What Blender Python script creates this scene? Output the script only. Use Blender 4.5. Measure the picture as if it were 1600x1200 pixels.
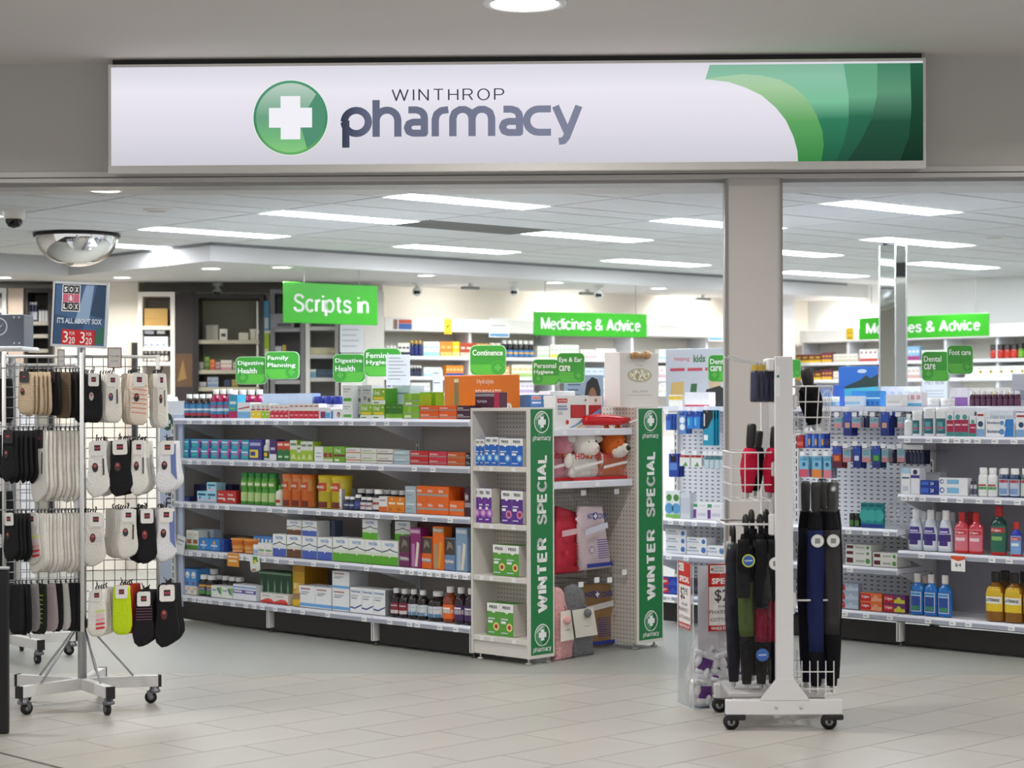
import bpy, math, random
from mathutils import Vector, Matrix
R = math.radians
random.seed(7)
for o in list(bpy.data.objects): bpy.data.objects.remove(o)
scn = bpy.context.scene
COL = scn.collection
# ------------------------------------------------------------------ camera, world, exposure
FP, HY, EYE, ROLL = 3000.0, 632.0, 1.5, R(-.15)      # focal length and horizon in pixels of 1600x1200
cd = bpy.data.cameras.new('camera'); cam = bpy.data.objects.new('camera', cd); COL.objects.link(cam)
cd.sensor_width = 36; cd.lens = FP / 1600 * 36; cd.shift_y = (HY - 600) / 1600
cam.matrix_world = Matrix.Translation((0, 0, EYE)) @ Matrix.Rotation(R(90), 4, 'X') @ Matrix.Rotation(ROLL, 4, 'Z')
cd.clip_end = 200
cd.dof.use_dof = True; cd.dof.focus_distance = 10.4; cd.dof.aperture_fstop = 2.8
scn.camera = cam
wd = bpy.data.worlds.new('world'); scn.world = wd; wd.use_nodes = True
wd.node_tree.nodes['Background'].inputs[0].default_value = (1, .995, .99, 1)
wd.node_tree.nodes['Background'].inputs[1].default_value = .82
scn.view_settings.view_transform = 'Standard'; scn.view_settings.look = 'None'
scn.view_settings.exposure = 0.0; scn.view_settings.gamma = 1; scn.view_settings.use_curve_mapping = False
PANEL_L, SPOT_L, MALL_W = 30.0, 26.0, 34.0
for (x, y) in ((.06, 9.09), (-3.2, 9.0), (3.3, 9.0), (-1.6, 6.2), (1.7, 6.2), (0.0, 3.2)):   # the mall's recessed downlights
    l = bpy.data.lights.new('downlight_beam', 'AREA'); l.shape = 'DISK'; l.size = .2; l.energy = MALL_W; l.color = (1, .985, .96); l.spread = R(150)
    lo = bpy.data.objects.new('downlight_beam', l); lo.location = (x, y, 3.385); COL.objects.link(lo)
# ------------------------------------------------------------------ helpers
def lin(h):
    h = h.lstrip('#')
    if len(h) == 3: h = ''.join(c * 2 for c in h)
    v = [int(h[i:i + 2], 16) / 255 for i in (0, 2, 4)]
    return tuple(c / 12.92 if c <= .04045 else ((c + .055) / 1.055) ** 2.4 for c in v) + (1,)
MC = {}
def M(h, r=.5, metal=0., var=.04, scale=30., bump=0., trans=0., alpha=1., spec=.5, coat=0.):
    """principled material; the colour is broken up a little by noise"""
    k = (h, r, metal, var, scale, bump, trans, alpha, spec, coat)
    if k in MC: return MC[k]
    m = bpy.data.materials.new('mat_' + h.strip('#')); m.use_nodes = True
    nt = m.node_tree; b = nt.nodes['Principled BSDF']; c = lin(h)
    b.inputs['Roughness'].default_value = r; b.inputs['Metallic'].default_value = metal
    b.inputs['Transmission Weight'].default_value = trans; b.inputs['Alpha'].default_value = alpha
    b.inputs['Specular IOR Level'].default_value = spec; b.inputs['Coat Weight'].default_value = coat
    if var or bump:
        tc = nt.nodes.new('ShaderNodeTexCoord'); n = nt.nodes.new('ShaderNodeTexNoise'); n.inputs['Scale'].default_value = scale
        n.inputs['Detail'].default_value = 3; nt.links.new(tc.outputs['Object'], n.inputs['Vector'])
    if var:
        mx = nt.nodes.new('ShaderNodeMix'); mx.data_type = 'RGBA'
        mx.inputs[6].default_value = tuple(x * (1 - var) for x in c[:3]) + (1,); mx.inputs[7].default_value = tuple(min(1, x * (1 + var)) for x in c[:3]) + (1,)
        nt.links.new(n.outputs['Fac'], mx.inputs[0]); nt.links.new(mx.outputs[2], b.inputs['Base Color'])
    else: b.inputs['Base Color'].default_value = c
    if bump:
        bp = nt.nodes.new('ShaderNodeBump'); bp.inputs['Strength'].default_value = bump; bp.inputs['Distance'].default_value = .01
        nt.links.new(n.outputs['Fac'], bp.inputs['Height']); nt.links.new(bp.outputs['Normal'], b.inputs['Normal'])
    m.diffuse_color = c; MC[k] = m; return m
def EM(h, s=1., h2=None, axis=2, lo=0., hi=1., stops=None):
    """emission; with h2 or stops the colour runs along an object axis (print and painted glow of a backlit sign)"""
    k = ('E', h, s, h2, axis, lo, hi, str(stops))
    if k in MC: return MC[k]
    m = bpy.data.materials.new('lit_' + h.strip('#')); m.use_nodes = True; nt = m.node_tree; nt.nodes.clear()
    out = nt.nodes.new('ShaderNodeOutputMaterial'); e = nt.nodes.new('ShaderNodeEmission'); e.inputs[1].default_value = s; e.inputs[0].default_value = lin(h)
    nt.links.new(e.outputs[0], out.inputs[0])
    if h2 or stops:
        stops = stops or [(0, h), (1, h2)]
        tc = nt.nodes.new('ShaderNodeTexCoord'); sp = nt.nodes.new('ShaderNodeSeparateXYZ'); mr = nt.nodes.new('ShaderNodeMapRange'); cr = nt.nodes.new('ShaderNodeValToRGB')
        nt.links.new(tc.outputs['Object'], sp.inputs[0]); nt.links.new(sp.outputs[axis], mr.inputs[0]); mr.inputs[1].default_value = lo; mr.inputs[2].default_value = hi
        nt.links.new(mr.outputs[0], cr.inputs[0]); nt.links.new(cr.outputs[0], e.inputs[0])
        el = cr.color_ramp.elements
        while len(el) < len(stops): el.new(.5)
        for q, (p, hc) in zip(el, stops): q.position = p; q.color = lin(hc)
    MC[k] = m; return m
def CLEAR(r=.03, tint='#ffffff', gl=.12, edge=.5):
    """thin clear plastic film or acrylic"""
    k = ('C', r, tint, gl, edge)
    if k in MC: return MC[k]
    m = bpy.data.materials.new('clear_plastic'); m.use_nodes = True; nt = m.node_tree; nt.nodes.clear()
    out = nt.nodes.new('ShaderNodeOutputMaterial'); t = nt.nodes.new('ShaderNodeBsdfTransparent'); g = nt.nodes.new('ShaderNodeBsdfGlossy'); mx = nt.nodes.new('ShaderNodeMixShader')
    t.inputs[0].default_value = lin(tint); g.inputs['Roughness'].default_value = r
    n = nt.nodes.new('ShaderNodeTexNoise'); n.inputs['Scale'].default_value = 14; bp = nt.nodes.new('ShaderNodeBump'); bp.inputs['Strength'].default_value = .6; bp.inputs['Distance'].default_value = .02
    nt.links.new(n.outputs['Fac'], bp.inputs['Height']); nt.links.new(bp.outputs['Normal'], g.inputs['Normal'])
    lw = nt.nodes.new('ShaderNodeLayerWeight'); lw.inputs[0].default_value = .35
    ad = nt.nodes.new('ShaderNodeMath'); ad.operation = 'MULTIPLY_ADD'; ad.inputs[1].default_value = edge; ad.inputs[2].default_value = gl
    nt.links.new(lw.outputs['Facing'], ad.inputs[0]); nt.links.new(ad.outputs[0], mx.inputs[0])
    nt.links.new(t.outputs[0], mx.inputs[1]); nt.links.new(g.outputs[0], mx.inputs[2]); nt.links.new(mx.outputs[0], out.inputs[0])
    MC[k] = m; return m
def PERF(h, px, pz, w, hh, hole='#3a3836', r=.45, rnd=False):
    """painted steel sheet punched with a regular grid of holes or slots (object space, metres)"""
    k = ('P', h, px, pz, w, hh, hole, rnd)
    if k in MC: return MC[k]
    m = bpy.data.materials.new('perforated_' + h.strip('#')); m.use_nodes = True; nt = m.node_tree; b = nt.nodes['Principled BSDF']; b.inputs['Roughness'].default_value = r
    tc = nt.nodes.new('ShaderNodeTexCoord'); sp = nt.nodes.new('ShaderNodeSeparateXYZ'); nt.links.new(tc.outputs['Object'], sp.inputs[0])
    def mth(op, a, bb):
        q = nt.nodes.new('ShaderNodeMath'); q.operation = op
        for i, v in ((0, a), (1, bb)):
            if v is None: continue
            if isinstance(v, (int, float)): q.inputs[i].default_value = v
            else: nt.links.new(v, q.inputs[i])
        return q.outputs[0]
    def cell(o, p): return mth('MULTIPLY', mth('ABSOLUTE', mth('SUBTRACT', mth('FRACT', mth('DIVIDE', o, p), None), .5), None), p)
    xy = mth('ADD', sp.outputs[0], sp.outputs[1])
    a, c = cell(xy, px), cell(sp.outputs[2], pz)
    if rnd: f = mth('LESS_THAN', mth('ADD', mth('MULTIPLY', a, a), mth('MULTIPLY', c, c)), w * w)
    else: f = mth('MULTIPLY', mth('LESS_THAN', a, w), mth('LESS_THAN', c, hh))
    mx = nt.nodes.new('ShaderNodeMix'); mx.data_type = 'RGBA'; mx.inputs[6].default_value = lin(h); mx.inputs[7].default_value = lin(hole)
    nt.links.new(f, mx.inputs[0]); nt.links.new(mx.outputs[2], b.inputs['Base Color'])
    MC[k] = m; return m
class MB:
    """collects shapes into one mesh with material slots"""
    def __init__(s): s.v, s.f, s.mi, s.ms, s.sm = [], [], [], [], []
    def slot(s, m):
        if m not in s.ms: s.ms.append(m)
        return s.ms.index(m)
    def add(s, vs, fs, m, smooth=False):
        b = len(s.v); s.v += [tuple(v) for v in vs]; i = s.slot(m)
        for f in fs: s.f.append(tuple(b + q for q in f)); s.mi.append(i); s.sm.append(smooth)
        return s
    def box(s, x0, y0, z0, x1, y1, z1, m, side=None, top=None):
        vs = [(x0, y0, z0), (x1, y0, z0), (x1, y1, z0), (x0, y1, z0), (x0, y0, z1), (x1, y0, z1), (x1, y1, z1), (x0, y1, z1)]
        s.add(vs, [(0, 1, 5, 4), (2, 3, 7, 6)], m); s.add(vs, [(1, 2, 6, 5), (3, 0, 4, 7)], side or m); s.add(vs, [(4, 5, 6, 7), (3, 2, 1, 0)], top or m); return s
    def cham(s, x0, y0, z0, x1, y1, z1, m, c=.006):
        """box with chamfered vertical and top edges"""
        def ring(z, e): return [(x0 + e + c, y0 + e, z), (x1 - e - c, y0 + e, z), (x1 - e, y0 + e + c, z), (x1 - e, y1 - e - c, z), (x1 - e - c, y1 - e, z), (x0 + e + c, y1 - e, z), (x0 + e, y1 - e - c, z), (x0 + e, y0 + e + c, z)]
        vs = ring(z0, c) + ring(z0 + c, 0) + ring(z1 - c, 0) + ring(z1, c)
        fs = [tuple(range(7, -1, -1)), tuple(range(24, 32))]
        for r in range(3):
            for i in range(8): j = (i + 1) % 8; fs.append((r * 8 + i, r * 8 + j, r * 8 + 8 + j, r * 8 + 8 + i))
        return s.add(vs, fs, m)
    def lathe(s, pr, m, seg=16, sx=1., sy=1., cx=0., cy=0., a0=0., a1=None, smooth=True, z0=0.):
        full = a1 is None; n = seg if full else seg + 1; vs = []
        for (r, z) in pr:
            for i in range(n):
                a = (2 * math.pi * i / seg) if full else a0 + (a1 - a0) * i / seg
                vs.append((cx + r * sx * math.cos(a), cy + r * sy * math.sin(a), z + z0))
        fs = []
        for k in range(len(pr) - 1):
            for i in range(seg):
                j = (i + 1) % n if full else i + 1
                fs.append((k * n + i, k * n + j, (k + 1) * n + j, (k + 1) * n + i))
        return s.add(vs, fs, m, smooth)
    def tube(s, pts, r, m, seg=6, cap=True):
        pts = [Vector(p) for p in pts]; vs, fs = [], []
        up = None
        for i, p in enumerate(pts):
            t = (pts[min(i + 1, len(pts) - 1)] - pts[max(i - 1, 0)]).normalized()
            if up is None or abs(up.dot(t)) > .98: up = Vector((0, 0, 1)) if abs(t.z) < .9 else Vector((1, 0, 0))
            a = t.cross(up).normalized(); b = a.cross(t).normalized(); up = b
            rr = r[i] if isinstance(r, (list, tuple)) else r
            for k in range(seg):
                q = 2 * math.pi * k / seg; vs.append(p + a * rr * math.cos(q) + b * rr * math.sin(q))
        for i in range(len(pts) - 1):
            for k in range(seg): j = (k + 1) % seg; fs.append((i * seg + k, i * seg + j, (i + 1) * seg + j, (i + 1) * seg + k))
        if cap: fs += [tuple(range(seg - 1, -1, -1)), tuple(range((len(pts) - 1) * seg, len(pts) * seg))]
        return s.add(vs, fs, m, seg > 5)
    def prism(s, poly, y0, y1, m, side=None):
        """outline in x,z pushed from y0 (front) to y1"""
        n = len(poly); vs = [(x, y0, z) for x, z in poly] + [(x, y1, z) for x, z in poly]
        s.add(vs, [tuple(range(n)), tuple(range(2 * n - 1, n - 1, -1))], m)
        return s.add(vs, [(i, n + i, n + (i + 1) % n, (i + 1) % n) for i in range(n)], side or m)
    def flat(s, poly, y, m): return s.add([(x, y, z) for x, z in poly], [tuple(range(len(poly)))], m)
    def pillow(s, poly, t, m, yc=0., ins=.72, rough=0., back=True):
        """soft flat thing: outline in x,z puffed to thickness t"""
        n = len(poly); cx = sum(p[0] for p in poly) / n; cz = sum(p[1] for p in poly) / n
        rings = [(1., 0), (.95, .30), (.84, .44), (.55, .5)] ; vs = []
        def ringv(k, sg):
            f, yy = rings[k]; out = []
            for i, (x, z) in enumerate(poly):
                w = rough * math.sin(i * 2.3 + k * 1.7 + sg)
                out.append((cx + (x - cx) * f, yc + sg * t * (yy + w), cz + (z - cz) * f))
            return out
        for k in range(3, 0, -1): vs += ringv(k, -1)
        vs += ringv(0, -1)
        for k in range(1, 4): vs += ringv(k, 1)
        fs = [tuple(range(n))]
        for r in range(6):
            for i in range(n): j = (i + 1) % n; fs.append((r * n + i, (r + 1) * n + i, (r + 1) * n + j, r * n + j))
        fs.append(tuple(range(7 * n - 1, 6 * n - 1, -1)))
        return s.add(vs, fs, m, True)
    def ball(s, c, r, m, seg=12, rings=8, sx=1, sy=1, sz=1):
        vs, fs = [], []
        for i in range(rings + 1):
            t = math.pi * i / rings
            for k in range(seg): a = 2 * math.pi * k / seg; vs.append((c[0] + r * sx * math.sin(t) * math.cos(a), c[1] + r * sy * math.sin(t) * math.sin(a), c[2] - r * sz * math.cos(t)))
        for i in range(rings):
            for k in range(seg): j = (k + 1) % seg; fs.append((i * seg + k, i * seg + j, (i + 1) * seg + j, (i + 1) * seg + k))
        return s.add(vs, fs, m, True)
    def mesh(s, name):
        me = bpy.data.meshes.new(name); me.from_pydata(s.v, [], s.f)
        for m in s.ms: me.materials.append(m)
        me.polygons.foreach_set('material_index', s.mi); me.polygons.foreach_set('use_smooth', s.sm); me.update(); return me
def lk(name, data, parent=None, loc=(0, 0, 0), rot=(0, 0, 0), sc=(1, 1, 1)):
    o = bpy.data.objects.new(name, data); COL.objects.link(o); o.location = loc; o.rotation_euler = rot; o.scale = sc
    if parent: o.parent = parent
    return o
def ob(name, mb, parent=None, loc=(0, 0, 0), rz=0.): return lk(name, mb.mesh(name) if isinstance(mb, MB) else mb, parent, loc, (0, 0, rz))
def tag(o, label=None, cat=None, group=None, kind=None):
    if label: o['label'] = label
    if cat: o['category'] = cat
    if group: o['group'] = group
    if kind: o['kind'] = kind
    return o
def empty(name, label, cat, loc=(0, 0, 0), rz=0., group=None):
    o = lk(name, None, None, loc, (0, 0, rz)); o.empty_display_size = .05; return tag(o, label, cat, group)
def struct(name, mb, parent=None, loc=(0, 0, 0), rz=0.):
    o = ob(name, mb, parent, loc, rz)
    if not parent: o['kind'] = 'structure'
    return o
TC = {}
def textmesh(s, bold=0., res=2, sp=1.):
    k = (s, bold, res, sp)
    if k in TC: return TC[k]
    c = bpy.data.curves.new('lettering', 'FONT'); c.body = s; c.resolution_u = res; c.offset = bold; c.space_character = sp; c.align_x = 'CENTER'; c.space_line = .95
    o = bpy.data.objects.new('lettering', c); me = bpy.data.meshes.new_from_object(o); bpy.data.objects.remove(o)
    xs = [v.co.x for v in me.vertices] or [0, 1]; ys = [v.co.y for v in me.vertices] or [0, 1]
    x0, x1, y0, y1 = min(xs), max(xs), min(ys), max(ys); w, h = max(1e-6, x1 - x0), max(1e-6, y1 - y0)
    for v in me.vertices: v.co = ((v.co.x - x0) / w - .5, (v.co.y - y0) / h - .5, 0)
    me.materials.clear(); me.materials.append(M('#222222')); me.name = 'lettering'
    TC[k] = me; return me
def text(s, parent, cx, cz, w, h, m, y=-.0012, bold=0., res=2, ang=0., sp=1., name='lettering', rz=0.):
    o = lk(name, textmesh(s, bold, res, sp), parent, (cx, y, cz), (R(90), -ang, rz), (w, h, 1))
    o.material_slots[0].link = 'OBJECT'; o.material_slots[0].material = m; return o
def circ(cx, cz, r, n=20, rz=None, a0=0, a1=2 * math.pi): return [(cx + r * math.cos(a0 + (a1 - a0) * i / n), cz + (rz or r) * math.sin(a0 + (a1 - a0) * i / n)) for i in range(n)]
def rrect(x0, z0, x1, z1, r, n=4):
    out = []
    for cx, cz, a in ((x1 - r, z0 + r, -90), (x1 - r, z1 - r, 0), (x0 + r, z1 - r, 90), (x0 + r, z0 + r, 180)):
        for i in range(n + 1): q = R(a + 90 * i / n); out.append((cx + r * math.cos(q), cz + r * math.sin(q)))
    return out
def cross(cx, cz, r, t): return [(cx - t, cz - r), (cx + t, cz - r), (cx + t, cz - t), (cx + r, cz - t), (cx + r, cz + t), (cx + t, cz + t), (cx + t, cz + r), (cx - t, cz + r), (cx - t, cz + t), (cx - r, cz + t), (cx - r, cz - t), (cx - t, cz - t)]
# ------------------------------------------------------------------ surveyed planes
CR, SR = math.cos(ROLL), math.sin(ROLL)
def ray(px, py):
    x, y = px - 800, py - HY
    return (CR * x + SR * y) / FP, (-SR * x + CR * y) / FP
def at(px, py, Y):
    k, m = ray(px, py); return Vector((k * Y, Y, EYE - m * Y))
def atz(px, py, Z):
    k, m = ray(px, py); Y = (EYE - Z) / m; return Vector((k * Y, Y, Z))
class PL:
    """vertical plane: its x axis runs to the viewer's right, n points away from the viewer, d is its distance from the origin"""
    def __init__(s, deg, d):
        s.th = R(deg); s.d = d; s.ax = Vector((math.cos(s.th), math.sin(s.th), 0)); s.n = Vector((-math.sin(s.th), math.cos(s.th), 0))
    def hit(s, px, py, dd=0.):
        k, m = ray(px, py); Y = (s.d + dd) / (s.n.x * k + s.n.y); return Y * (s.ax.x * k + s.ax.y), EYE - m * Y
    def w(s, a, dd, z): return s.ax * a + s.n * (s.d + dd) + Vector((0, 0, z))
    def sc(s, p): return s.ax.dot(p), s.n.dot(p)
GA = PL(-43.8, 8.03)      # front of the long near gondola
GB = PL(-43.8, 10.2)      # front of the gondola behind it
CF = PL(46.2, 7.56)       # front of the end display
W1 = PL(33, 15.92); W2 = PL(-46, 17.0)
FA = PL(-1.8, 10.62)
ORD = 'first second third fourth fifth sixth seventh eighth ninth tenth eleventh twelfth thirteenth fourteenth fifteenth sixteenth seventeenth eighteenth nineteenth twentieth'.split()
ORD += ['twenty-' + o for o in ORD[:9]] + ['thirtieth'] + ['thirty-' + o for o in ORD[:9]] + ['fortieth'] + ['forty-' + o for o in ORD[:9]]
# ------------------------------------------------------------------ the setting
def UV(u, v, deg): s, c = math.sin(R(deg)), math.cos(R(deg)); return (-c * u + s * v, s * u + c * v)
def clip(poly, a, b, c):                       # keep a*x+b*y<=c
    out = []
    for i, p in enumerate(poly):
        q = poly[(i + 1) % len(poly)]; dp = a * p[0] + b * p[1] - c; dq = a * q[0] + b * q[1] - c
        if dp <= 0: out.append(p)
        if (dp < 0) != (dq < 0) and dp != dq: t = dp / (dp - dq); out.append((p[0] + (q[0] - p[0]) * t, p[1] + (q[1] - p[1]) * t))
    return out
def slab(poly, z0, z1, m):
    area = sum(poly[i][0] * poly[(i + 1) % len(poly)][1] - poly[(i + 1) % len(poly)][0] * poly[i][1] for i in range(len(poly)))
    if area < 0: poly = poly[::-1]
    n = len(poly); vs = [(x, y, z0) for x, y in poly] + [(x, y, z1) for x, y in poly]
    return MB().add(vs, [tuple(range(n - 1, -1, -1)), tuple(range(n, 2 * n))] + [(i, (i + 1) % n, n + (i + 1) % n, n + i) for i in range(n)], m)
def tilemat(h, r, var, sc, coat=0.):
    m = M(h, r, 0, .05, sc, .03); m = m.copy(); nt = m.node_tree; b = nt.nodes['Principled BSDF']; src = b.inputs['Base Color'].links[0].from_socket
    oi = nt.nodes.new('ShaderNodeObjectInfo'); hs = nt.nodes.new('ShaderNodeHueSaturation'); ma = nt.nodes.new('ShaderNodeMath'); ma.operation = 'MULTIPLY_ADD'; ma.inputs[1].default_value = var; ma.inputs[2].default_value = 1 - var / 2
    nt.links.new(oi.outputs['Random'], ma.inputs[0]); nt.links.new(ma.outputs[0], hs.inputs['Value']); nt.links.new(src, hs.inputs['Color']); nt.links.new(hs.outputs[0], b.inputs['Base Color']); return m
WALLM = M('#b9b5b0', .7, 0, .02, 6); WHITE = M('#e9e8e8', .45, 0, .02, 10); STEEL = M('#c9cacb', .3, .7, .03)
PAINT = M('#dfdedc', .4, 0, .02, 12); BLACK = M('#151414', .5); DARKB = M('#1c1716', .45, 0, .05, 8)
floor = struct('floor', slab([(-7, 3), (7, 3), (7, 10.92 - .2), (-7, 10.92 + .2)], -.05, -.006, M('#2b2723', .9)))
tm = tilemat('#a7a39b', .36, .07, 5)
for j in range(-14, 9):
    u0 = 6.865 + .3255 * j
    for i in range(-14, 22):
        v0 = 4.862 + .6435 * i - .2145 * j
        p = [(u0 + .0022, v0 + .0022), (u0 + .3233, v0 + .0022), (u0 + .3233, v0 + .6413), (u0 + .0022, v0 + .6413)]
        p = [UV(a, b, 45.5) for a, b in p]
        p = clip(p, FA.n.x, FA.n.y, 10.68); p = clip(p, 0, -1, -6.6) if p else p
        if p: p = clip(p, 1, -.30, .25)
        if p: p = clip(p, -1, -.30, .25)
        if len(p) > 2: ob('floor_tile', slab(p, -.008, 0, tm), floor)
vin = struct('floor_vinyl', slab([(-9, 10.69 + .283), (9, 10.69 - .283), (9, 26), (-9, 26)], -.04, -.001, M('#9a9b95', .42, 0, .06, 60, .02)))
struct('trim_6', slab([UV(a, b, 45.5) for a, b in ((5.9, 4.228), (8.2, 4.228), (8.2, 4.242), (5.9, 4.242))], -.004, .0012, M('#3a332d', .5)))
# mall ceiling and shop front
struct('ceiling', slab([(-7, 1), (7, 1), (7, 10.58), (-7, 10.78)], 3.405, 3.45, M('#dfdad6', .8, 0, .02, 2)))
def fa(x0, dd0, z0, x1, dd1, z1, m): return MB().box(x0, dd0, z0, x1, dd1, z1, m)
FO = FA.w(0, 0, 0)
fw = struct('wall_front', fa(-6, 0, 2.80, 6, .28, 3.45, WALLM), None, FO, FA.th)
struct('trim_1', fa(-6, -.025, 2.742, 6, .05, 2.80, M('#b9b5b2', .35, .2)), None, FO, FA.th)
struct('trim_2', fa(-6, .05, 2.725, 6, .27, 2.80, M('#9a9896', .4, .2)), None, FO, FA.th)
struct('trim_3', fa(-6, -.03, 2.765, 6, -.0251, 2.769, BLACK), None, FO, FA.th)
a0, a1 = FA.hit(1133, 500)[0], FA.hit(1223, 500)[0]
pil = struct('pillar', fa(a0 + .012, 0, -.0, a1 - .012, .3, 2.742, M('#c2bcb8', .6, 0, .02, 4)), None, FO, FA.th)
for x in (a0, a1 - .012): ob('edge_channel', fa(x, -.012, 0, x + .012, .06, 2.742, M('#8d8885', .4, .4)), pil)
# interior ceiling: plaster strip, tile grid, dropped ceiling at the back
CZ, LZ = 2.77, 2.626
struct('ceiling_strip', slab([tuple(FA.w(-6, .28, 0)[:2]), tuple(FA.w(6, .28, 0)[:2]), (7, 11.58), (-7, 11.58)], CZ, CZ + .06, M('#c9c7c6', .7)))
cg = struct('ceiling_grid', slab([(-7.5, 11.58), (8, 11.58), (8, 23), (-7.5, 23)], CZ + .04, CZ + .06, M('#3c3e3e', .8)))
ct = tilemat('#d9dbdc', .8, .03, 3)
cs = [6.15, 7.6, 9.1, 10.43, 11.95, 13.4, 14.85]
us = []
for a, b in zip(cs, cs[1:]): us += [(a - .15, a + .15, 1), (a + .15, (a + b) / 2, 0), ((a + b) / 2, b - .15, 0)]
frm = M('#f2f3f4', .4); dif = EM('#f4f9ff', PANEL_L)
nl = 0
for (u0, u1, isl) in us:
    for k in range(-4, 12):
        v0, v1 = 7.25 + 1.17 * k, 8.42 + 1.17 * k; g = .011
        lit = isl and k % 2 == 0 and k >= -2
        p = [UV(a, b, 48) for a, b in ((u0 + g, v0 + g), (u1 - g, v0 + g), (u1 - g, v1 - g), (u0 + g, v1 - g))]
        mx, my = sum(q[0] for q in p) / 4, sum(q[1] for q in p) / 4
        if abs(mx) > .30 * my + .6 or my > 24: continue
        s48, c48 = math.sin(R(48)), math.cos(R(48))
        q = clip(p, 0, -1, -11.585)
        lim = 12.71 if (v0 + v1) / 2 > 8.3 else 14.93
        if q: q = clip(q, -c48, s48, lim)
        if q and lim > 13 and u1 > 12.7: q = clip(q, s48, c48, 8.27)
        if q: q = clip(q, W2.n.x, W2.n.y, W2.d)
        if q: q = clip(q, W1.n.x, W1.n.y, W1.d)
        if len(q) < 3: continue
        inside = W2.n.x * mx + W2.n.y * my < W2.d - .05 and (u0 + u1) / 2 < lim and my > 11.6
        vent = (not lit) and abs((u0 + u1) / 2 - 10.43) < .2 and k == 1
        if lit and inside:
            nl += 1
            L = empty('ceiling_light', ORD[nl - 1] + ' linear light panel in the tiled ceiling, counting inward from the shop front', 'ceiling light', (mx, my, CZ), R(42), 'linear ceiling lights')
            hw, hu = .583, .146
            f = MB().box(-hw, -hu, -.004, hw, -hu + .008, .012, frm).box(-hw, hu - .008, -.004, hw, hu, .012, frm).box(-hw, -hu + .008, -.004, -hw + .008, hu - .008, .012, frm).box(hw - .008, -hu + .008, -.004, hw, hu - .008, .012, frm)
            ob('frame', f, L); ob('diffuser', MB().box(-hw + .008, -hu + .008, -.001, hw - .008, hu - .008, .011, dif), L)
        elif vent:
            L = empty('air_vent', 'dark grey air return grille set flat into the tiled ceiling', 'vent', (mx, my, CZ), R(42))
            ob('backing', MB().box(-.575, -.24, .006, .575, .24, .012, M('#2c2d2c', .7)), L)
            for t in range(12): ob('slat', MB().box(-.575, -.238 + t * .04, -.003, .575, -.238 + t * .04 + .022, .006, M('#6d6f6d', .5)), L)
        else: ob('ceiling_tile', slab(q, CZ, CZ + .036, ct), cg)
lowm = M('#d6d5d6', .65, 0, .02, 2)
struct('ceiling_dropped', slab([UV(a, b, 48) for a, b in ((12.71, 8.28), (20, 8.28), (20, 19), (12.71, 19))], LZ, 2.95, lowm))
struct('ceiling_dropped_side', slab([UV(a, b, 48) for a, b in ((14.93, 2), (20, 2), (20, 8.28), (14.93, 8.28))], LZ, 2.95, lowm))
struct('trim_4', slab([UV(a, b, 48) for a, b in ((12.695, 8.265), (12.71, 8.265), (12.71, 16.2), (12.695, 16.2))], CZ - .022, CZ - .001, M('#8b8e90', .6)))
struct('trim_5', slab([UV(a, b, 48) for a, b in ((12.695, 8.265), (14.93, 8.265), (14.93, 8.28), (12.695, 8.28))], CZ - .022, CZ - .001, M('#8b8e90', .6)))
# walls of the shop
CREAM = M('#ece6dc', .7, 0, .02, 3)
def plane_wall(name, pl, s0, s1, z0, z1, m, t=.12): return struct(name, MB().box(s0, 0, z0, s1, t, z1, m), None, pl.w(0, 0, 0), pl.th)
cor = Vector((3.27, 21.1, 0))
sW1 = W1.sc(cor)[0]; sW2 = W2.sc(cor)[0]
plane_wall('wall_back', W1, W1.sc(Vector((-1.25, 18.15, 0)))[0], sW1, 0, LZ, CREAM)
plane_wall('wall_right', W2, sW2, sW2 + 9, 0, CZ, M('#eeefef', .7, 0, .02, 3))
WL = PL(4, 19.3)
plane_wall('wall_left', WL, -8, .2, 0, LZ + .05, CREAM)
struct('wall_left_return', MB().box(-.06, 0, 0, .06, 2.2, LZ + .05, CREAM), None, (-1.27, 18.0, 0), R(-4))
struct('wall_side', slab([(-7.4, 11), (-7.2, 11), (-7.2, 20), (-7.4, 20)], 0, 2.9, CREAM))
struct('pillar_back', MB().box(-.1, 0, 0, .1, .2, LZ, WHITE), None, (at(1231, 632, 20.3).x, 20.3, 0), R(33))
# ------------------------------------------------------------------ ceiling fittings
def downlight(px, py, Z, rad, label, col='#fff8ec', s=None, beam=0):
    p = atz(px, py, Z)
    if beam:
        s48, c48 = math.sin(R(48)), math.cos(R(48)); uu = -c48 * p.x + s48 * p.y; du = max(0, 12.88 - uu); p += Vector((-c48 * du, s48 * du, 0))   # keep clear of the ceiling step
    if beam:                                       # the fitting's own beam
        l = bpy.data.lights.new('downlight_beam', 'AREA'); l.shape = 'DISK'; l.size = .13; l.energy = beam; l.color = (1, .96, .88); l.spread = R(150)
        lo = bpy.data.objects.new('downlight_beam', l); lo.location = p - Vector((0, 0, .012)); COL.objects.link(lo)
    L = empty('downlight', label, 'downlight', p, 0, 'recessed downlights')
    ob('rim', MB().lathe([(rad * 1.22, 0), (rad * 1.2, -.006), (rad, -.008), (rad * .97, -.001)], frm, 20), L)
    ob('lamp', MB().lathe([(0, -.003), (rad * .99, -.003)], EM(col, s or SPOT_L), 20), L)
downlight(820, 5, 3.405, .165, 'round white downlight in the mall ceiling above the lit shop sign')
for i, (px, py) in enumerate(((165, 297), (888, 289), (1603, 285))): downlight(px, py, CZ, (.085, .085, .085)[i], 'round downlight in the plaster strip just inside the opening, ' + ORD[i] + ' from the sock stand side')
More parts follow.
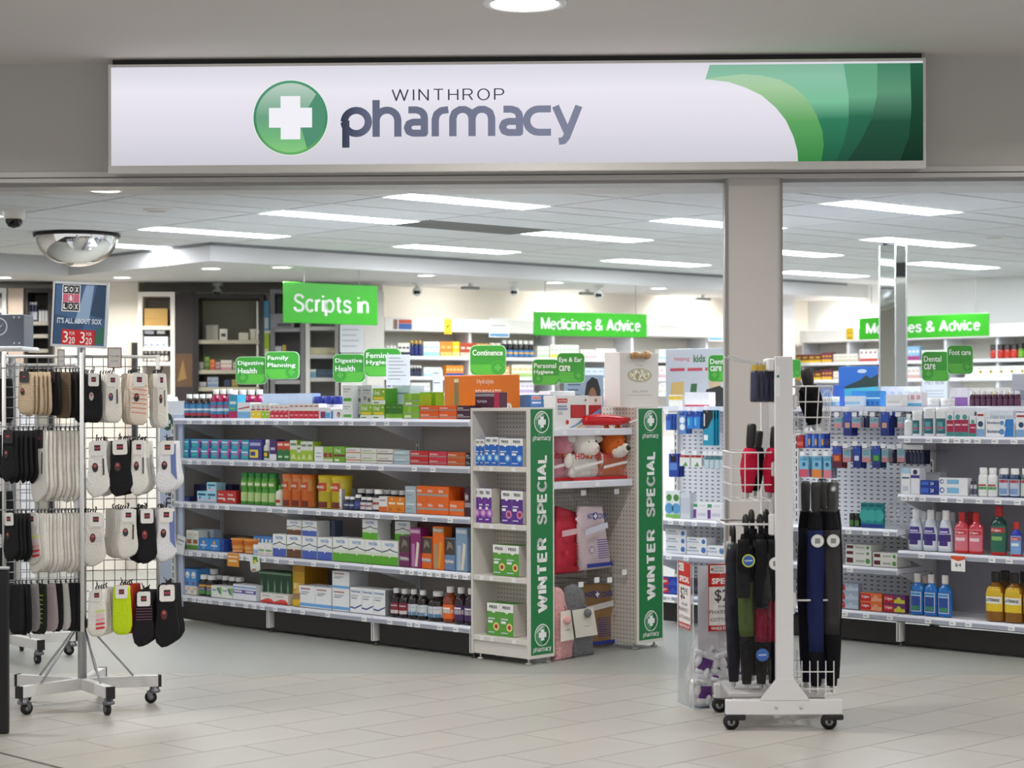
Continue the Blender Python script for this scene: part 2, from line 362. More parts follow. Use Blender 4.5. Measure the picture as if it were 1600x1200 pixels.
for i, (px, py) in enumerate(((4, 433), (191, 433), (330, 419), (440, 417), (674, 429), (879, 440), (1060, 448), (1231, 458), (1347, 465))):
    downlight(px, py, LZ, .078, 'round downlight in the dropped ceiling at the back, ' + ORD[i] + ' from the dispensary end', beam=(13, 13, 12, 9, 9, 9, 9, 9, 9)[i])
def dome(px, py, Z, r, label, body='#e4e0d6'):
    p = atz(px, py, Z); L = empty('security_camera', label, 'camera', p)
    ob('housing', MB().lathe([(r * 1.02, 0), (r * 1.02, -r * .3), (r * .95, -r * .8), (r * .8, -r * .86)], M(body, .4), 16), L)
    ob('lens_dome', MB().lathe([(r * .8, -r * .84), (r * .78, -r * 1.2), (r * .55, -r * 1.55), (0, -r * 1.7)], M('#101112', .06, 0, 0), 14), L)
dome(22, 328, CZ, .07, 'white dome camera with black bubble on the tiled ceiling above the sock stand')
def bullet(px, py, label):
    p = atz(px, py, LZ); L = empty('security_camera', label, 'camera', p)
    ob('mount', MB().lathe([(.05, 0), (.05, -.02), (.02, -.03), (.02, -.06)], WHITE, 12), L)
    b = MB(); b.ball((0, -.01, -.085), .045, WHITE, 12, 8); ob('housing', b, L)
    ob('lens', MB().ball((-.012, -.05, -.095), .018, BLACK, 8, 6).ball((.014, -.05, -.095), .016, BLACK, 8, 6), L)
bullet(340, 443, 'small white eyeball camera above the dark glass cabinet'); bullet(652, 441, 'small white eyeball camera beside the green prescriptions sign')
bullet(803, 441, 'small white eyeball camera over the back counter, next to the long green sign'); bullet(935, 446, 'small plain white camera over the end of the long green sign')
def wash(loc, rz, watts):                      # the fitting's own beam, thrown at the wall behind it
    l = bpy.data.lights.new('wash_beam', 'AREA'); l.shape = 'RECTANGLE'; l.size = .16; l.size_y = .03; l.energy = watts; l.color = (1, .97, .9); l.spread = R(140)
    lo = bpy.data.objects.new('wash_beam', l); COL.objects.link(lo); d = Vector((-math.sin(rz), math.cos(rz), -.75)); lo.location = Vector(loc) + d * .06; lo.rotation_euler = d.to_track_quat('-Z', 'Y').to_euler()
for i, (px, py) in enumerate(((735, 443), (918, 452), (1098, 461))):
    p = atz(px, py, LZ); L = empty('wall_washer_light', 'slim grey spot fitting near the back wall, ' + ORD[i] + ' from the prescriptions sign', 'light fitting', p, R(33), 'spot fittings by the back wall')
    ob('stem', MB().lathe([(.02, 0), (.02, -.03)], STEEL, 8), L); ob('head', MB().cham(-.09, -.03, -.055, .09, .03, -.03, M('#8c8d8c', .5)), L); ob('lamp', MB().box(-.08, .031, -.052, .08, .034, -.034, EM('#fff6e0', 4)), L)
    wash((p.x, p.y, LZ - .045), R(33), (2.5, 4, 9)[i])
for px, py, l in ((245, 327, 'flat round ceiling speaker between the first light panels'), (1553, 369, 'flat round ceiling speaker on the tiles beside the mirrored column'), (250, 340, None)):
    if l: p = atz(px, py, CZ); L = empty('ceiling_speaker', l, 'speaker', p); ob('rim', MB().lathe([(.09, 0), (.088, -.012), (.07, -.014)], PAINT, 18), L); ob('grille', MB().lathe([(.07, -.013), (.03, -.017), (0, -.018)], M('#b9b8b0', .6), 18), L)
# mirror dome
p = atz(120, 369, CZ - .02); L = empty('dome_mirror', 'half-round chrome safety mirror with black rim hanging under the tiled ceiling', 'mirror', p)
rr = .298
ob('mirror_shell', MB().lathe([(rr * math.cos(R(a)), -.225 * math.sin(R(a))) for a in range(0, 91, 6)], M('#e8e8e8', .02, 1., 0), 40), L)
ob('rim', MB().lathe([(rr - .01, .012), (rr + .016, .012), (rr + .018, -.006), (rr - .004, -.008)], BLACK, 40), L)
ob('top_plate', MB().lathe([(rr, .011), (0, .011)], M('#3a3a3a', .6), 24), L)
ob('hanger', MB().tube([(0, 0, .01), (0, 0, .021)], .012, STEEL), L)
# mirrored column
CMX = PL(-46, 0); p = at(1399, 632, 15.0); p.z = 0
L = empty('mirrored_column', 'slim mirror-clad square column with chrome corner strips rising to the tiled ceiling', 'column', p, R(-46)); L['kind'] = 'thing'
ob('mirror_panel', MB().box(-.15, .004, 0, 0, .155, CZ - .03, M('#dfe3e0', .03, 1., 0)), L)
for x, y in ((-.155, 0), (-.006, 0), (-.006, .148), (-.155, .148)): ob('corner_strip', MB().cham(x, y, 0, x + .011, y + .011, CZ - .028, M('#d8dada', .25, .8), .002), L)
ob('column_head', MB().cham(-.13, .02, CZ - .03, -.02, .13, CZ - .001, BLACK), L)
# ------------------------------------------------------------------ lit shop sign
sx0, sx1 = FA.hit(174, 180, -.14)[0], FA.hit(1442, 180, -.14)[0]
zt, zb = 3.357, 2.815
S = empty('shop_sign', 'long white backlit shop sign with green cross emblem over the entrance', 'sign', FA.w((sx0 + sx1) / 2, -.14, 0), FA.th)
hw = (sx1 - sx0) / 2
ob('housing', MB().box(-hw - .012, .012, zb - .03, hw + .012, .14, zt + .012, M('#cfccc9', .4, .1)), S)
for nm, q in (('frame_rail', (-hw - .014, -.014, zt, hw + .014, .03, zt + .014)), ('frame_rail', (-hw - .014, -.018, zb - .04, hw + .014, .03, zb)), ('frame_stile', (-hw - .014, -.014, zb, -hw, .03, zt)), ('frame_stile', (hw, -.014, zb, hw + .014, .03, zt))):
    ob(nm, MB().box(*q, M('#dad7d3', .4)), S)
ob('shadow_gap', MB().box(-hw, .03, zt + .012, hw, .14, 3.404, BLACK), S)  # solid black slab standing in for the shade above the sign
def sp(px, py): a, z = FA.hit(px, py, -.141); return a - (sx0 + sx1) / 2, z
def sl(name, poly, m, y): return ob(name, MB().flat(poly, y, m), S)
ob('face', MB().box(-hw, -.001, zb, hw, .01, zt, EM('#e9e6f1', .93, stops=[(0, '#d4d2da'), (.35, '#e6e3ee'), (.75, '#f3f0fa'), (1, '#e2e0ea')], axis=2, lo=zb, hi=zt)), S)  # soft lamp gradient painted into the white face
def curve(pts): return [sp(*q) for q in pts]
# the swoosh: bands from pale to deep green, uneven lamp glow painted in
b0 = [(1247, 254), (1246, 236), (1240, 214), (1228, 188), (1212, 168), (1190, 149), (1165, 137), (1138, 128), (1102, 124)]
b1 = [(1283, 254), (1287, 228), (1285, 205), (1276, 180), (1262, 156), (1244, 139), (1220, 125), (1190, 118), (1160, 116), (1125, 120), (1102, 124)]
top = [(1109, 101.3), (1443, 98.4)]
gs = [(0, '#3d8f4a'), (.4, '#66b06a'), (.75, '#b5dcae'), (1, '#b9dfc9')]
sl('swoosh_back', curve(b0 + top + [(1443, 254)]), EM('#6fae93', .8, stops=[(0, '#2a674c'), (.42, '#3a8a66'), (.6, '#8ad4ac'), (.85, '#9bd6b8'), (1, '#92c8ae')], lo=zb, hi=zt), -.0014)
sl('swoosh_light', curve(b0 + b1[::-1]), EM('#8cc88c', .85, stops=gs, lo=zb, hi=zt), -.0022)
sl('swoosh_mid', curve([(1305, 254), (1318, 225), (1326, 190), (1326, 150), (1318, 99.4), (1443, 98.4), (1443, 254)]), EM('#4a8', .8, stops=[(0, '#2a5a47'), (.45, '#34765a'), (.65, '#78bd97'), (1, '#6db38d')], lo=zb, hi=zt), -.0018)
sl('swoosh_deep', curve([(1322, 254), (1345, 220), (1362, 185), (1370, 150), (1371, 99), (1443, 98.4), (1443, 254)]), EM('#375', .8, stops=[(0, '#264a3b'), (.4, '#2c5c47'), (.7, '#69a584'), (1, '#4f9070')], lo=zb, hi=zt), -.0023)
sl('swoosh_dark', curve([(1405, 254), (1420, 215), (1424, 170), (1422, 98.7), (1443, 98.4), (1443, 254)]), EM('#264', .75, stops=[(0, '#1d3a2c'), (.5, '#24503b'), (1, '#2f6a4e')], lo=zb, hi=zt), -.0028)
ec, ez = sp(454, 184); er = (sp(512, 184)[0] - sp(396, 184)[0]) / 2
sl('emblem_ring', circ(ec, ez, er * 1.015, 48), EM('#f4fbf4', .95), -.0016)
sl('emblem_edge', circ(ec, ez, er, 48), EM('#5a8', .75, stops=[(0, '#7cc67a'), (.4, '#4f9a72'), (1, '#5fae8a')], lo=ez - er, hi=ez + er), -.002)
sl('emblem_disc', circ(ec, ez, er * .93, 48), EM('#6b8', .8, stops=[(0, '#9be391'), (.25, '#7fc98a'), (.5, '#78b392'), (.72, '#a6cdb6'), (1, '#d6e9de')], lo=ez - er, hi=ez + er), -.0024)
sl('emblem_shade', [(ec + er * .93 * math.cos(R(a)), ez + er * .93 * math.sin(R(a))) for a in range(-62, 48, 8)] + [(ec + er * .25, ez - er * .1)], EM('#62a585', .74), -.0027)
sl('emblem_cross', cross(ec, ez, er * .58, er * .265), EM('#f5f4fb', .97), -.0032)
# ------------------------------------------------------------------ lettering drawn as strokes (the shop's word mark)
def arc(cx, cy, r, a0, a1, n=10): return [(cx + r * math.cos(R(a0 + (a1 - a0) * i / n)), cy - r * math.sin(R(a0 + (a1 - a0) * i / n))) for i in range(n + 1)]
_A = [(957, 181), (982, 181), (997, 186), (1005, 196), (1007, 208), (1007, 257), (972, 257), (959, 252), (954, 239), (959, 226), (972, 221), (1007, 221)]
WORD = [arc(794, 219, 38, 180, -180, 20), [(761, 214), (761, 303)], [(856, 148), (856, 268)], arc(890, 215, 34, 180, 0) + [(924, 268)], _A,
        [(1041, 268), (1041, 212), (1046, 195), (1060, 184), (1082, 181)], [(1096, 268), (1096, 208), (1102, 191), (1118, 181), (1134, 181), (1150, 190), (1156, 208), (1156, 268)],
        [(1156, 208), (1163, 190), (1178, 181), (1195, 181), (1211, 190), (1217, 208), (1217, 268)], [(x + 297, y) for x, y in _A],
        [(1402, 181)] + arc(1364, 219, 38, 90, 270) + [(1402, 257)], [(1416, 172), (1452, 257)], [(1489, 172), (1450, 274), (1441, 285), (1426, 287)]]
def wordmesh(hw=11.):
    mb = MB(); m = M('#222222')
    def nrm(x, y): return ((x - 750) / 750 - .5, (303 - y) / 155 - .5)
    for st in WORD:
        for (ax, ay), (bx, by) in zip(st, st[1:]):
            dx, dy = bx - ax, by - ay; l = math.hypot(dx, dy); px, py = -dy / l * hw, dx / l * hw
            q = [nrm(ax + px, ay + py), nrm(bx + px, by + py), nrm(bx - px, by - py), nrm(ax - px, ay - py)]
            mb.add([(x, y, 0) for x, y in q], [(0, 1, 2, 3)], m)
        for (ax, ay) in st[1:-1]: mb.add([nrm(ax + hw * math.cos(t * math.pi / 5), ay + hw * math.sin(t * math.pi / 5)) + (0,) for t in range(10)], [tuple(range(10))], m)
    return mb.mesh('word_mark')
WM, WM2 = wordmesh(11.5), wordmesh(10)
def word(parent, cx, cz, w, h, m, y, ang=0., mesh=None):
    o = lk('word_mark', mesh or WM, parent, (cx, y, cz), (R(90), -ang, 0), (w, h, 1)); o.material_slots[0].link = 'OBJECT'; o.material_slots[0].material = m; return o
# ------------------------------------------------------------------ plain sans lettering for the big signs, drawn as strokes
def el(cx, cz, rx, rz, a0, a1, n=16): return [(cx + rx * math.cos(R(a0 + (a1 - a0) * i / n)), cz + rz * math.sin(R(a0 + (a1 - a0) * i / n))) for i in range(n + 1)]
_S = [(.53, .80), (.48, .92), (.37, .99), (.27, 1), (.16, .985), (.06, .91), (.03, .78), (.07, .66), (.17, .58), (.37, .49), (.49, .41), (.545, .27), (.5, .1), (.39, .015), (.27, 0), (.14, .02), (.04, .1), (0, .23)]
_B = el(.24, .36, .24, .36, 0, 360, 20)
GL = {'W': (.98, [[(0, 1), (.24, 0), (.49, 1), (.74, 0), (.98, 1)]]), 'I': (0, [[(0, 0), (0, 1)]]), 'N': (.56, [[(0, 0), (0, 1), (.56, 0), (.56, 1)]]), 'T': (.6, [[(0, 1), (.6, 1)], [(.3, 1), (.3, 0)]]),
 'E': (.5, [[(.5, 1), (0, 1), (0, 0), (.5, 0)], [(0, .52), (.45, .52)]]), 'R': (.57, [[(0, 0), (0, 1), (.33, 1)] + el(.33, .74, .22, .26, 90, -90, 8) + [(0, .48)], [(.34, .48), (.57, 0)]]), 'P': (.55, [[(0, 0), (0, 1), (.33, 1)] + el(.33, .73, .22, .27, 90, -90, 8) + [(0, .46)]]),
 'H': (.56, [[(0, 0), (0, 1)], [(.56, 0), (.56, 1)], [(0, .52), (.56, .52)]]), 'O': (.7, [el(.35, .5, .35, .5, 0, 360, 24)]), 'C': (.62, [el(.34, .5, .34, .5, 40, 320, 18)]), 'S': (.55, [_S]), 'A': (.66, [[(0, 0), (.33, 1), (.66, 0)], [(.12, .33), (.54, .33)]]), 'L': (.47, [[(0, 1), (0, 0), (.47, 0)]]),
 'M': (.72, [[(0, 0), (0, 1), (.36, .05), (.72, 1), (.72, 0)]]), 'e': (.47, [[(.02, .39)] + [(.47, .39)] + el(.24, .36, .235, .36, 8, 318, 16)]), 'd': (.48, [[(.48, 1), (.48, 0)], _B]), 'i': (0, [[(0, 0), (0, .72)], [(0, .91), (0, 1)]]), 'c': (.45, [el(.24, .36, .24, .36, 42, 318, 14)]),
 'n': (.42, [[(0, 0), (0, .72)], [(0, .44), (.05, .6), (.17, .7), (.28, .7), (.39, .62), (.42, .48), (.42, 0)]]), 's': (.42, [[(x * .77, z * .72) for x, z in _S]]), 'r': (.26, [[(0, 0), (0, .72)], [(0, .44), (.05, .6), (.15, .69), (.26, .7)]]), 'p': (.48, [[(0, .72), (0, -.26)], _B]),
 't': (.32, [[(.14, .93), (.14, .15), (.19, .04), (.32, .01)], [(0, .7), (.31, .7)]]), 'v': (.44, [[(0, .72), (.22, 0), (.44, .72)]]), ' ': (.24, []), '&': (.66, [[(.66, 0), (.16, .64), (.11, .8), (.16, .94), (.28, 1), (.4, .94), (.44, .8), (.36, .66), (.1, .42), (0, .22), (.07, .07), (.24, 0), (.42, .06), (.55, .22), (.61, .42)]])}
STK = {}
def strokes(s, parent, cx, cz, w, h, m, y, hw=.08, ang=0., gap=.2):
    k = (s, hw, gap)
    if k not in STK:
        mb = MB(); mm = M('#222222'); x = 0
        for ch in s:
            wd, sts = GL[ch]
            for q in sts:
                for (ax_, az), (bx_, bz_) in zip(q, q[1:]):
                    dx, dz = bx_ - ax_, bz_ - az; l = math.hypot(dx, dz) or 1; px, pz = -dz / l * hw, dx / l * hw
                    mb.add([(x + ax_ + px, az + pz, 0), (x + bx_ + px, bz_ + pz, 0), (x + bx_ - px, bz_ - pz, 0), (x + ax_ - px, az - pz, 0)], [(3, 2, 1, 0)], mm)
                for (ax_, az) in q[1:-1]: mb.add([(x + ax_ + hw * math.cos(t * math.pi / 5), az + hw * math.sin(t * math.pi / 5), 0) for t in range(10)], [tuple(range(10))], mm)
            x += wd + gap + (hw if ch != ' ' else 0)
        xs = [v[0] for v in mb.v]; zs = [v[1] for v in mb.v]; x0, x1, z0, z1 = min(xs), max(xs), min(zs), max(zs)
        mb.v = [((v[0] - x0) / (x1 - x0) - .5, (v[1] - z0) / (z1 - z0) - .5, 0) for v in mb.v]; STK[k] = mb.mesh('lettering')
    o = lk('lettering', STK[k], parent, (cx, y, cz), (R(90), -ang, 0), (w, h, 1)); o.material_slots[0].link = 'OBJECT'; o.material_slots[0].material = m; return o
x0, z0 = sp(612, 158); x1, z1 = sp(788, 138); strokes('WINTHROP', S, (x0 + x1) / 2, (z0 + z1) / 2, x1 - x0, z1 - z0, EM('#4d4c58', .8), -.0035, .05, 0, .3)
x0, z0 = sp(535, 231); x1, z1 = sp(910, 154)
word(S, (x0 + x1) / 2, (z0 + z1) / 2, x1 - x0, z1 - z0, EM('#6e7284', .85, stops=[(0, '#3f4459'), (.12, '#6c7188'), (1, '#8b8fa6')], axis=0, lo=-.5, hi=.4), -.0035)
# ------------------------------------------------------------------ makers of goods; each returns a function (w, h) -> thing at the origin, front at y=0
CARD = .42
def carton(base, prints=(), texts=(), dep=.07, side=None, top=None, name='carton', cat='carton'):
    cache = {}
    def make(w, h):
        k = (round(w, 3), round(h, 3))
        if k not in cache:
            mb = MB(); mb.box(-w / 2, 0, 0, w / 2, dep, h, M(base, CARD), M(side, CARD) if side else None, M(top, CARD) if top else None)
            mb.box(-w / 2 + .002, .002, h, w / 2 - .002, dep * .7, h + .0008, M(top or base, CARD))      # tuck flap
            for i, p in enumerate(prints):
                y = -.0005 - .0003 * i
                if p[0] == 'd': mb.flat(circ((p[1] - .5) * w, p[2] * h, p[3] * h, 14), y, M(p[4], CARD))
                elif p[0] == 'p': mb.flat([((x - .5) * w, z * h) for x, z in p[1]], y, M(p[2], CARD))
                else: mb.flat([((p[0] - .5) * w, p[1] * h), ((p[2] - .5) * w, p[1] * h), ((p[2] - .5) * w, p[3] * h), ((p[0] - .5) * w, p[3] * h)], y, M(p[4], CARD))
            cache[k] = mb.mesh(name)
        o = lk(name, cache[k]); y = -.0009 - .0003 * len(prints)
        for t in texts:
            s, cx, cz, tw, th, c = t[:6]; text(s, o, (cx - .5) * w, cz * h, tw * w, th * h, M(c, .5, 0, 0), y, t[6] if len(t) > 6 else .02, 1)
        o['_dep'] = dep; return o
    make.cat = cat; return make
PROF = {
 'round': ([(0, 0), (.93, 0), (1, .025), (1, .6), (.93, .68), (.6, .76), (.45, .8), (.45, .87)], .52, .83),
 'pill': ([(0, 0), (.94, 0), (1, .03), (1, .66), (.88, .74), (.66, .78), (.66, .82)], .74, .79),
 'tub': ([(0, 0), (.96, 0), (1, .02), (1, .86), (.99, .88)], 1.03, .87),
 'pail': ([(0, 0), (.82, 0), (.85, .03), (.98, .9), (.98, .92)], 1.05, .9),
 'sculpt': ([(0, 0), (.94, 0), (1, .04), (1, .3), (.96, .4), (.82, .47), (.94, .55), (1, .65), (.96, .78), (.8, .86)], .86, .85),
 'rinse': ([(0, 0), (.94, 0), (1, .025), (1, .6), (.93, .67), (.6, .73), (.4, .77), (.4, .84)], .46, .79),
 'cone': ([(0, 0), (.9, 0), (1, .03), (1, .2), (.95, .42), (.66, .72), (.5, .77)], .46, .74),
 'jar': ([(0, 0), (.94, 0), (1, .04), (1, .6), (.9, .66)], .98, .64),
 'rollon': ([(0, 0), (.9, 0), (1, .04), (1, .5), (.9, .56), (.9, .6)], .98, .58)}
def bottle(kind, body, cap='#f2f2f0', label=(), texts=(), flat=1., trans=False, name='bottle', cat='bottle', seg=14):
    """label: (z0, z1, colour[, half angle in degrees]) bands of the wrap label"""
    cache = {}
    def make(w, h):
        k = (round(w, 3), round(h, 3)); pr, cr, cz = PROF[kind]; r = w / 2
        if k not in cache:
            cache[k] = [MB().lathe([(a * r, z * h) for a, z in pr], M(body, .18 if not trans else .05, 0, .03, 30, 0, .0, 1, .6), seg, 1, flat, 0, r * flat).mesh(name),
                        MB().lathe([(cr * r, cz * h), (cr * r, h * .985), (cr * r * .93, h), (0, h)], M(cap, .35), seg, 1, flat, 0, r * flat).mesh('cap')]
            if label:
                lb = MB()
                for i, q in enumerate(label):
                    z0, z1, c = q[:3]; e = 1.012 + .004 * i
                    rr = lambda z: max(.3, next((pa[0] + (pb[0] - pa[0]) * (z - pa[1]) / max(1e-6, pb[1] - pa[1]) for pa, pb in zip(pr, pr[1:]) if pa[1] <= z <= pb[1] + 1e-9 and pb[1] > pa[1]), 1.))
                    zs = [z0 + (z1 - z0) * t / 5 for t in range(6)]; pp = [(rr(z) * r * e, z * h) for z in zs]
                    if len(q) > 3: lb.lathe(pp, M(c, CARD), 8, 1, flat, 0, r * flat, R(-90 - q[3]), R(-90 + q[3]))
                    else: lb.lathe(pp, M(c, CARD), seg, 1, flat, 0, r * flat)
                cache[k].append(lb.mesh('label'))
        ms = cache[k]; o = lk(name, ms[0]); lk('cap', ms[1], o)
        if label: lk('label', ms[2], o)
        for t in texts:
            s, cx, cz, tw, th, c = t[:6]; text(s, o, (cx - .5) * w, cz * h, tw * w, th * h, M(c, .5, 0, 0), -.002 - .012 * r, .02, 1)
        return o
    make.cat = cat; return make
PNAME = {(-43.8, 8.03): 'medicine_carton', (-43.8, 8.02): 'spray_carton', (46.2, 7.56): 'heating_pad_carton', (-43.8, 10.2): 'dental_carton', (33.0, 15.92): 'shelf_carton', (-46.0, 17.0): 'vitamin_carton', (4.0, 17.6): 'stored_carton'}
def run(pl, z, x0, x1, ytop, n, make, desc, where, dd=.04, gap=.0, cat=None, group=None, zb=None, ratio=None, unit=None, cols=None):
    """n goods side by side between two surveyed columns; ytop gives the height; returns the top height"""
    ym = (ytop + 632) / 2; a0, a1 = pl.hit(x0, ytop, dd)[0], pl.hit(x1, ytop, dd)[0]
    ztop = pl.hit((x0 + x1) / 2, ytop, dd)[1]; h = max(.015, ztop - z); w = (a1 - a0) / n
    out = []
    for i in range(n):
        mk = make[i % len(make)] if isinstance(make, list) else make
        o = mk(w * (.985 if not gap else 1 - gap), h); o.location = pl.w(a0 + w * (i + .5), dd, z); o.rotation_euler.z = pl.th
        lab = desc + ' ' + where if n == 1 else ORD[i] + ' ' + desc.rstrip(',') + ' from left, ' + where
        tag(o, lab, cat or mk.cat, (group or desc + 's ' + where) if n > 1 else None)
        if '_dep' in o: del o['_dep']
        if o.name.startswith('carton'): o.name = PNAME.get((round(math.degrees(pl.th), 1), round(pl.d, 2)), 'carton')
        out.append(o)
    return z + h + .001
# ------------------------------------------------------------------ gondolas
def ticket_mesh(w=.044, h=.029): return MB().box(-w / 2, -.002, -h / 2, w / 2, 0, h / 2, M('#f4f5f7', .4)).flat([(-w * .36, -h * .1), (w * .2, -h * .1), (w * .2, h * .12), (-w * .36, h * .12)], -.0026, M('#9aa0a8', .6)).mesh('price_ticket')
TK = ticket_mesh()
LIP = M('#e3e5ee', .3, 0, .02); SHW = M('#e4e5ea', .4, 0, .02); BACK = M('#b5aea8', .5, 0, .03, 6); CHAN = M('#a9acba', .3)
def gondola(label, pl, s0, bws, levels, depth, backm, top, full_back=True, skip=(), backtop=None):
    L = empty('gondola', label, 'gondola', pl.w(s0, 0, 0), pl.th)
    bx = [sum(bws[:i]) for i in range(len(bws) + 1)]; ln = bx[-1]; dp = depth; bays = len(bws)
    for b in range(bays):
        x0, x1 = bx[b], bx[b + 1]
        ob('back_panel', MB().box(x0 + .012, dp, .12, x1 - .012, dp + .02, backtop or top, backm[b] if isinstance(backm, list) else backm), L)
        ob('kick_plate', MB().cham(x0 + .03, .03, .015, x1 - .005, .05, .14, DARKB, .003), L)
        for k, z in enumerate(levels):
            if (b, k) in skip: continue
            sh = MB(); sh.box(x0 + .004, .012, z - .035, x1 - .004, dp, z - .004, SHW)
            ob('shelf', sh, L)
            lip = MB()
            vs = []
            for x in (x0 + .002, x1 - .002): vs += [(x, .012, z), (x, .002, z), (x, -.006, z - .014), (x, -.012, z - .04), (x, .012, z - .042)]
            lip.add(vs, [(0, 1, 2, 3, 4), (9, 8, 7, 6, 5)] + [(i, 5 + i, 5 + (i + 1) % 5, (i + 1) % 5) for i in range(5)], LIP)
            o = ob('shelf_lip', lip, L)
            ob('ticket_channel', MB().box(x0 + .004, -.0135, z - .036, x1 - .004, -.0115, z - .016, CHAN), L)
            if k > 0:
                for x in (x0 + .008, x1 - .011): ob('bracket', MB().add([(x, .03, z - .04), (x, dp, z - .04), (x, dp, z - .16), (x, dp - .05, z - .15), (x + .003, .03, z - .04), (x + .003, dp, z - .04), (x + .003, dp, z - .16), (x + .003, dp - .05, z - .15)], [(0, 1, 2, 3), (7, 6, 5, 4), (0, 4, 5, 1), (0, 3, 7, 4), (3, 2, 6, 7)], SHW), L)
    for b in range(bays + 1):
        x = bx[b]; u = MB(); u.box(x - .016, dp - .03, .02, x + .016, dp + .035, top, PAINT); o = ob('upright', u, L)
        sl_ = MB()
        for i in range(int((top - .2) / .05)): sl_.box(x - .004, dp - .0312, .2 + i * .05, x + .004, dp - .0306, .232 + i * .05, BLACK)
        ob('slot', sl_, o)['kind'] = 'stuff'
        f = ob('base_leg', MB().box(x - .014, .0, .03, x + .014, .06, .15, PAINT).box(x - .004, -.0012, .035, x + .004, 0, .145, M('#85807c', .5)), L)
        ob('foot', MB().lathe([(.006, .03), (.006, .008), (.018, .005), (.019, 0), (0, 0)], M('#555350', .4, .5), 10, 1, 1, x, .03), L)
    return L
def tickets(L, pl, s0, z, pxs, y=None):
    for px in pxs:
        a = pl.hit(px, 700, -.012)[0] - s0
        o = lk('price_ticket', TK, L, (a, -.0142, z - .026))
LZS = [.187, .503, .834, 1.134, 1.411]
sA0 = -10.965
gA = gondola('long white gondola of remedies running back from the end display, dark kick plates', GA, sA0, (1.025, 1.03, .868), LZS, .42, BACK, 1.40)
tickets(gA, GA, sA0, LZS[4], (297, 320, 333, 344, 366, 379, 395, 410, 432, 455, 480, 534, 549, 584, 605, 634))
tickets(gA, GA, sA0, LZS[3], (281, 297, 311, 327, 363, 392, 405, 421, 432, 450, 470, 490, 510, 545, 568, 596, 648, 677))
tickets(gA, GA, sA0, LZS[2], (284, 296, 310, 323, 339, 355, 397, 422, 446, 470, 498, 525, 541, 555, 566, 590, 620, 664, 704))
tickets(gA, GA, sA0, LZS[1], (289, 298, 311, 327, 337, 346, 377, 388, 412, 432, 455, 490, 527, 573, 629, 643, 657, 671, 685, 700, 712, 727))
tickets(gA, GA, sA0, LZS[0], (274, 289, 303, 312, 319, 328, 345, 364, 384, 397, 410, 430, 451, 473, 512, 569, 609, 640, 652, 687, 712))

ob('end_panel', MB().box(-.014, .004, .1, .0, .42, 1.37, BACK), gA)
ep = ob('end_upright', MB().box(-.016, -.012, .03, .012, .006, 1.37, PAINT), gA); q = MB()
for i in range(26): q.box(-.005, -.0128, .1 + i * .05, .005, -.0122, .135 + i * .05, BLACK)
ob('slot', q, ep)['kind'] = 'stuff'
ob('top_board', MB().box(0, .445, 1.375, 2.92, .93, 1.408, SHW), gA); ob('far_panel', MB().box(0, .5, .03, 2.92, .515, 1.375, BACK), gA)
# ------------------------------------------------------------------ goods on the long gondola (columns surveyed at the shelf edge)
W_ = '#f1f2f0'
A5, A4, A3, A2, A1 = 'long gondola top shelf', 'long gondola second shelf', 'long gondola middle shelf', 'long gondola fourth shelf', 'long gondola bottom shelf'
z5 = LZS[4] + .001
# top shelf, back row first
run(GA, z5, 352, 404, 609, 4, bottle('round', '#a3124f', label=((.12, .55, '#2f83b5'),)), 'tall magenta bottle behind the small boxes', 'back of ' + A5, .17)
run(GA, z5, 410, 488, 615, 7, carton('#a9c4ea', ((0, .55, 1, 1, '#c9dcf4'), (.1, .2, .8, .4, '#7f7bb8'))), 'pale blue carton', 'back of ' + A5, .16)
run(GA, z5, 487, 530, 619, 3, bottle('jar', '#e6e8ee', '#1c2f8f', flat=1., name='jar', cat='jar'), 'white jar with domed navy lid', 'back of ' + A5, .16)
run(GA, z5, 614, 641, 603, 1, carton('#c3d0e2', ((.1, .75, .9, .8, '#7f8fb0'), (.1, .12, .8, .2, '#8f9cc0')), dep=.12), 'tall pale blue carton standing behind the lime boxes,', A5, .15)
run(GA, z5, 656, 681, 613, 2, carton('#82b52a', ((.1, .5, .9, .52, '#6f9d1f'),)), 'upright lime green carton', 'back of ' + A5, .16)
dk = bottle('round', '#2a1512', label=((.1, .62, '#3f86b8'), (.1, .22, '#b33a4a'), (.32, .4, '#e4e6ea')))
run(GA, z5, 284, 325, 616, 4, dk, 'dark brown bottle with blue label and white cap', A5, .05)
mg = bottle('round', '#a8124f', label=((.14, .56, '#2e88b4'), (.24, .34, '#d9e4ec'), (.38, .44, '#c2557d')))
run(GA, z5, 325, 358, 608, 3, mg, 'tall magenta bottle with blue label', A5, .05)
run(GA, z5, 357, 371, 617, 1, carton('#3d9ec0', ((0, 0, 1, .3, '#b01c58'), (.15, .6, .85, .72, '#dff0f4'), (.2, .38, .75, .45, '#8fd35f'))), 'slim teal and magenta carton beside the magenta bottles,', A5)
run(GA, z5, 371, 391, 629, 1, carton('#eef2f4', ((0, 0, 1, .42, '#7bb6dd'), ('p', [(.05, .55), (.95, .68), (.95, .78), (.05, .62)], '#b5263a')), dep=.1), 'white carton with red slash and pale blue base', A5)
ry = lambda c: carton('#f0eee6', ((0, 0, 1, .5, c), (.1, .56, .9, .66, '#b5202c'), (.3, .25, .7, .33, '#fff')), (('a', .5, .8, .5, .12, '#888'),))
run(GA, z5, 392, 408, 631, 2, ry('#f0d321'), 'small cream carton with yellow base', A5)
run(GA, z5, 408, 421, 631, 2, ry('#a9c93a'), 'small cream carton with lime base', A5)
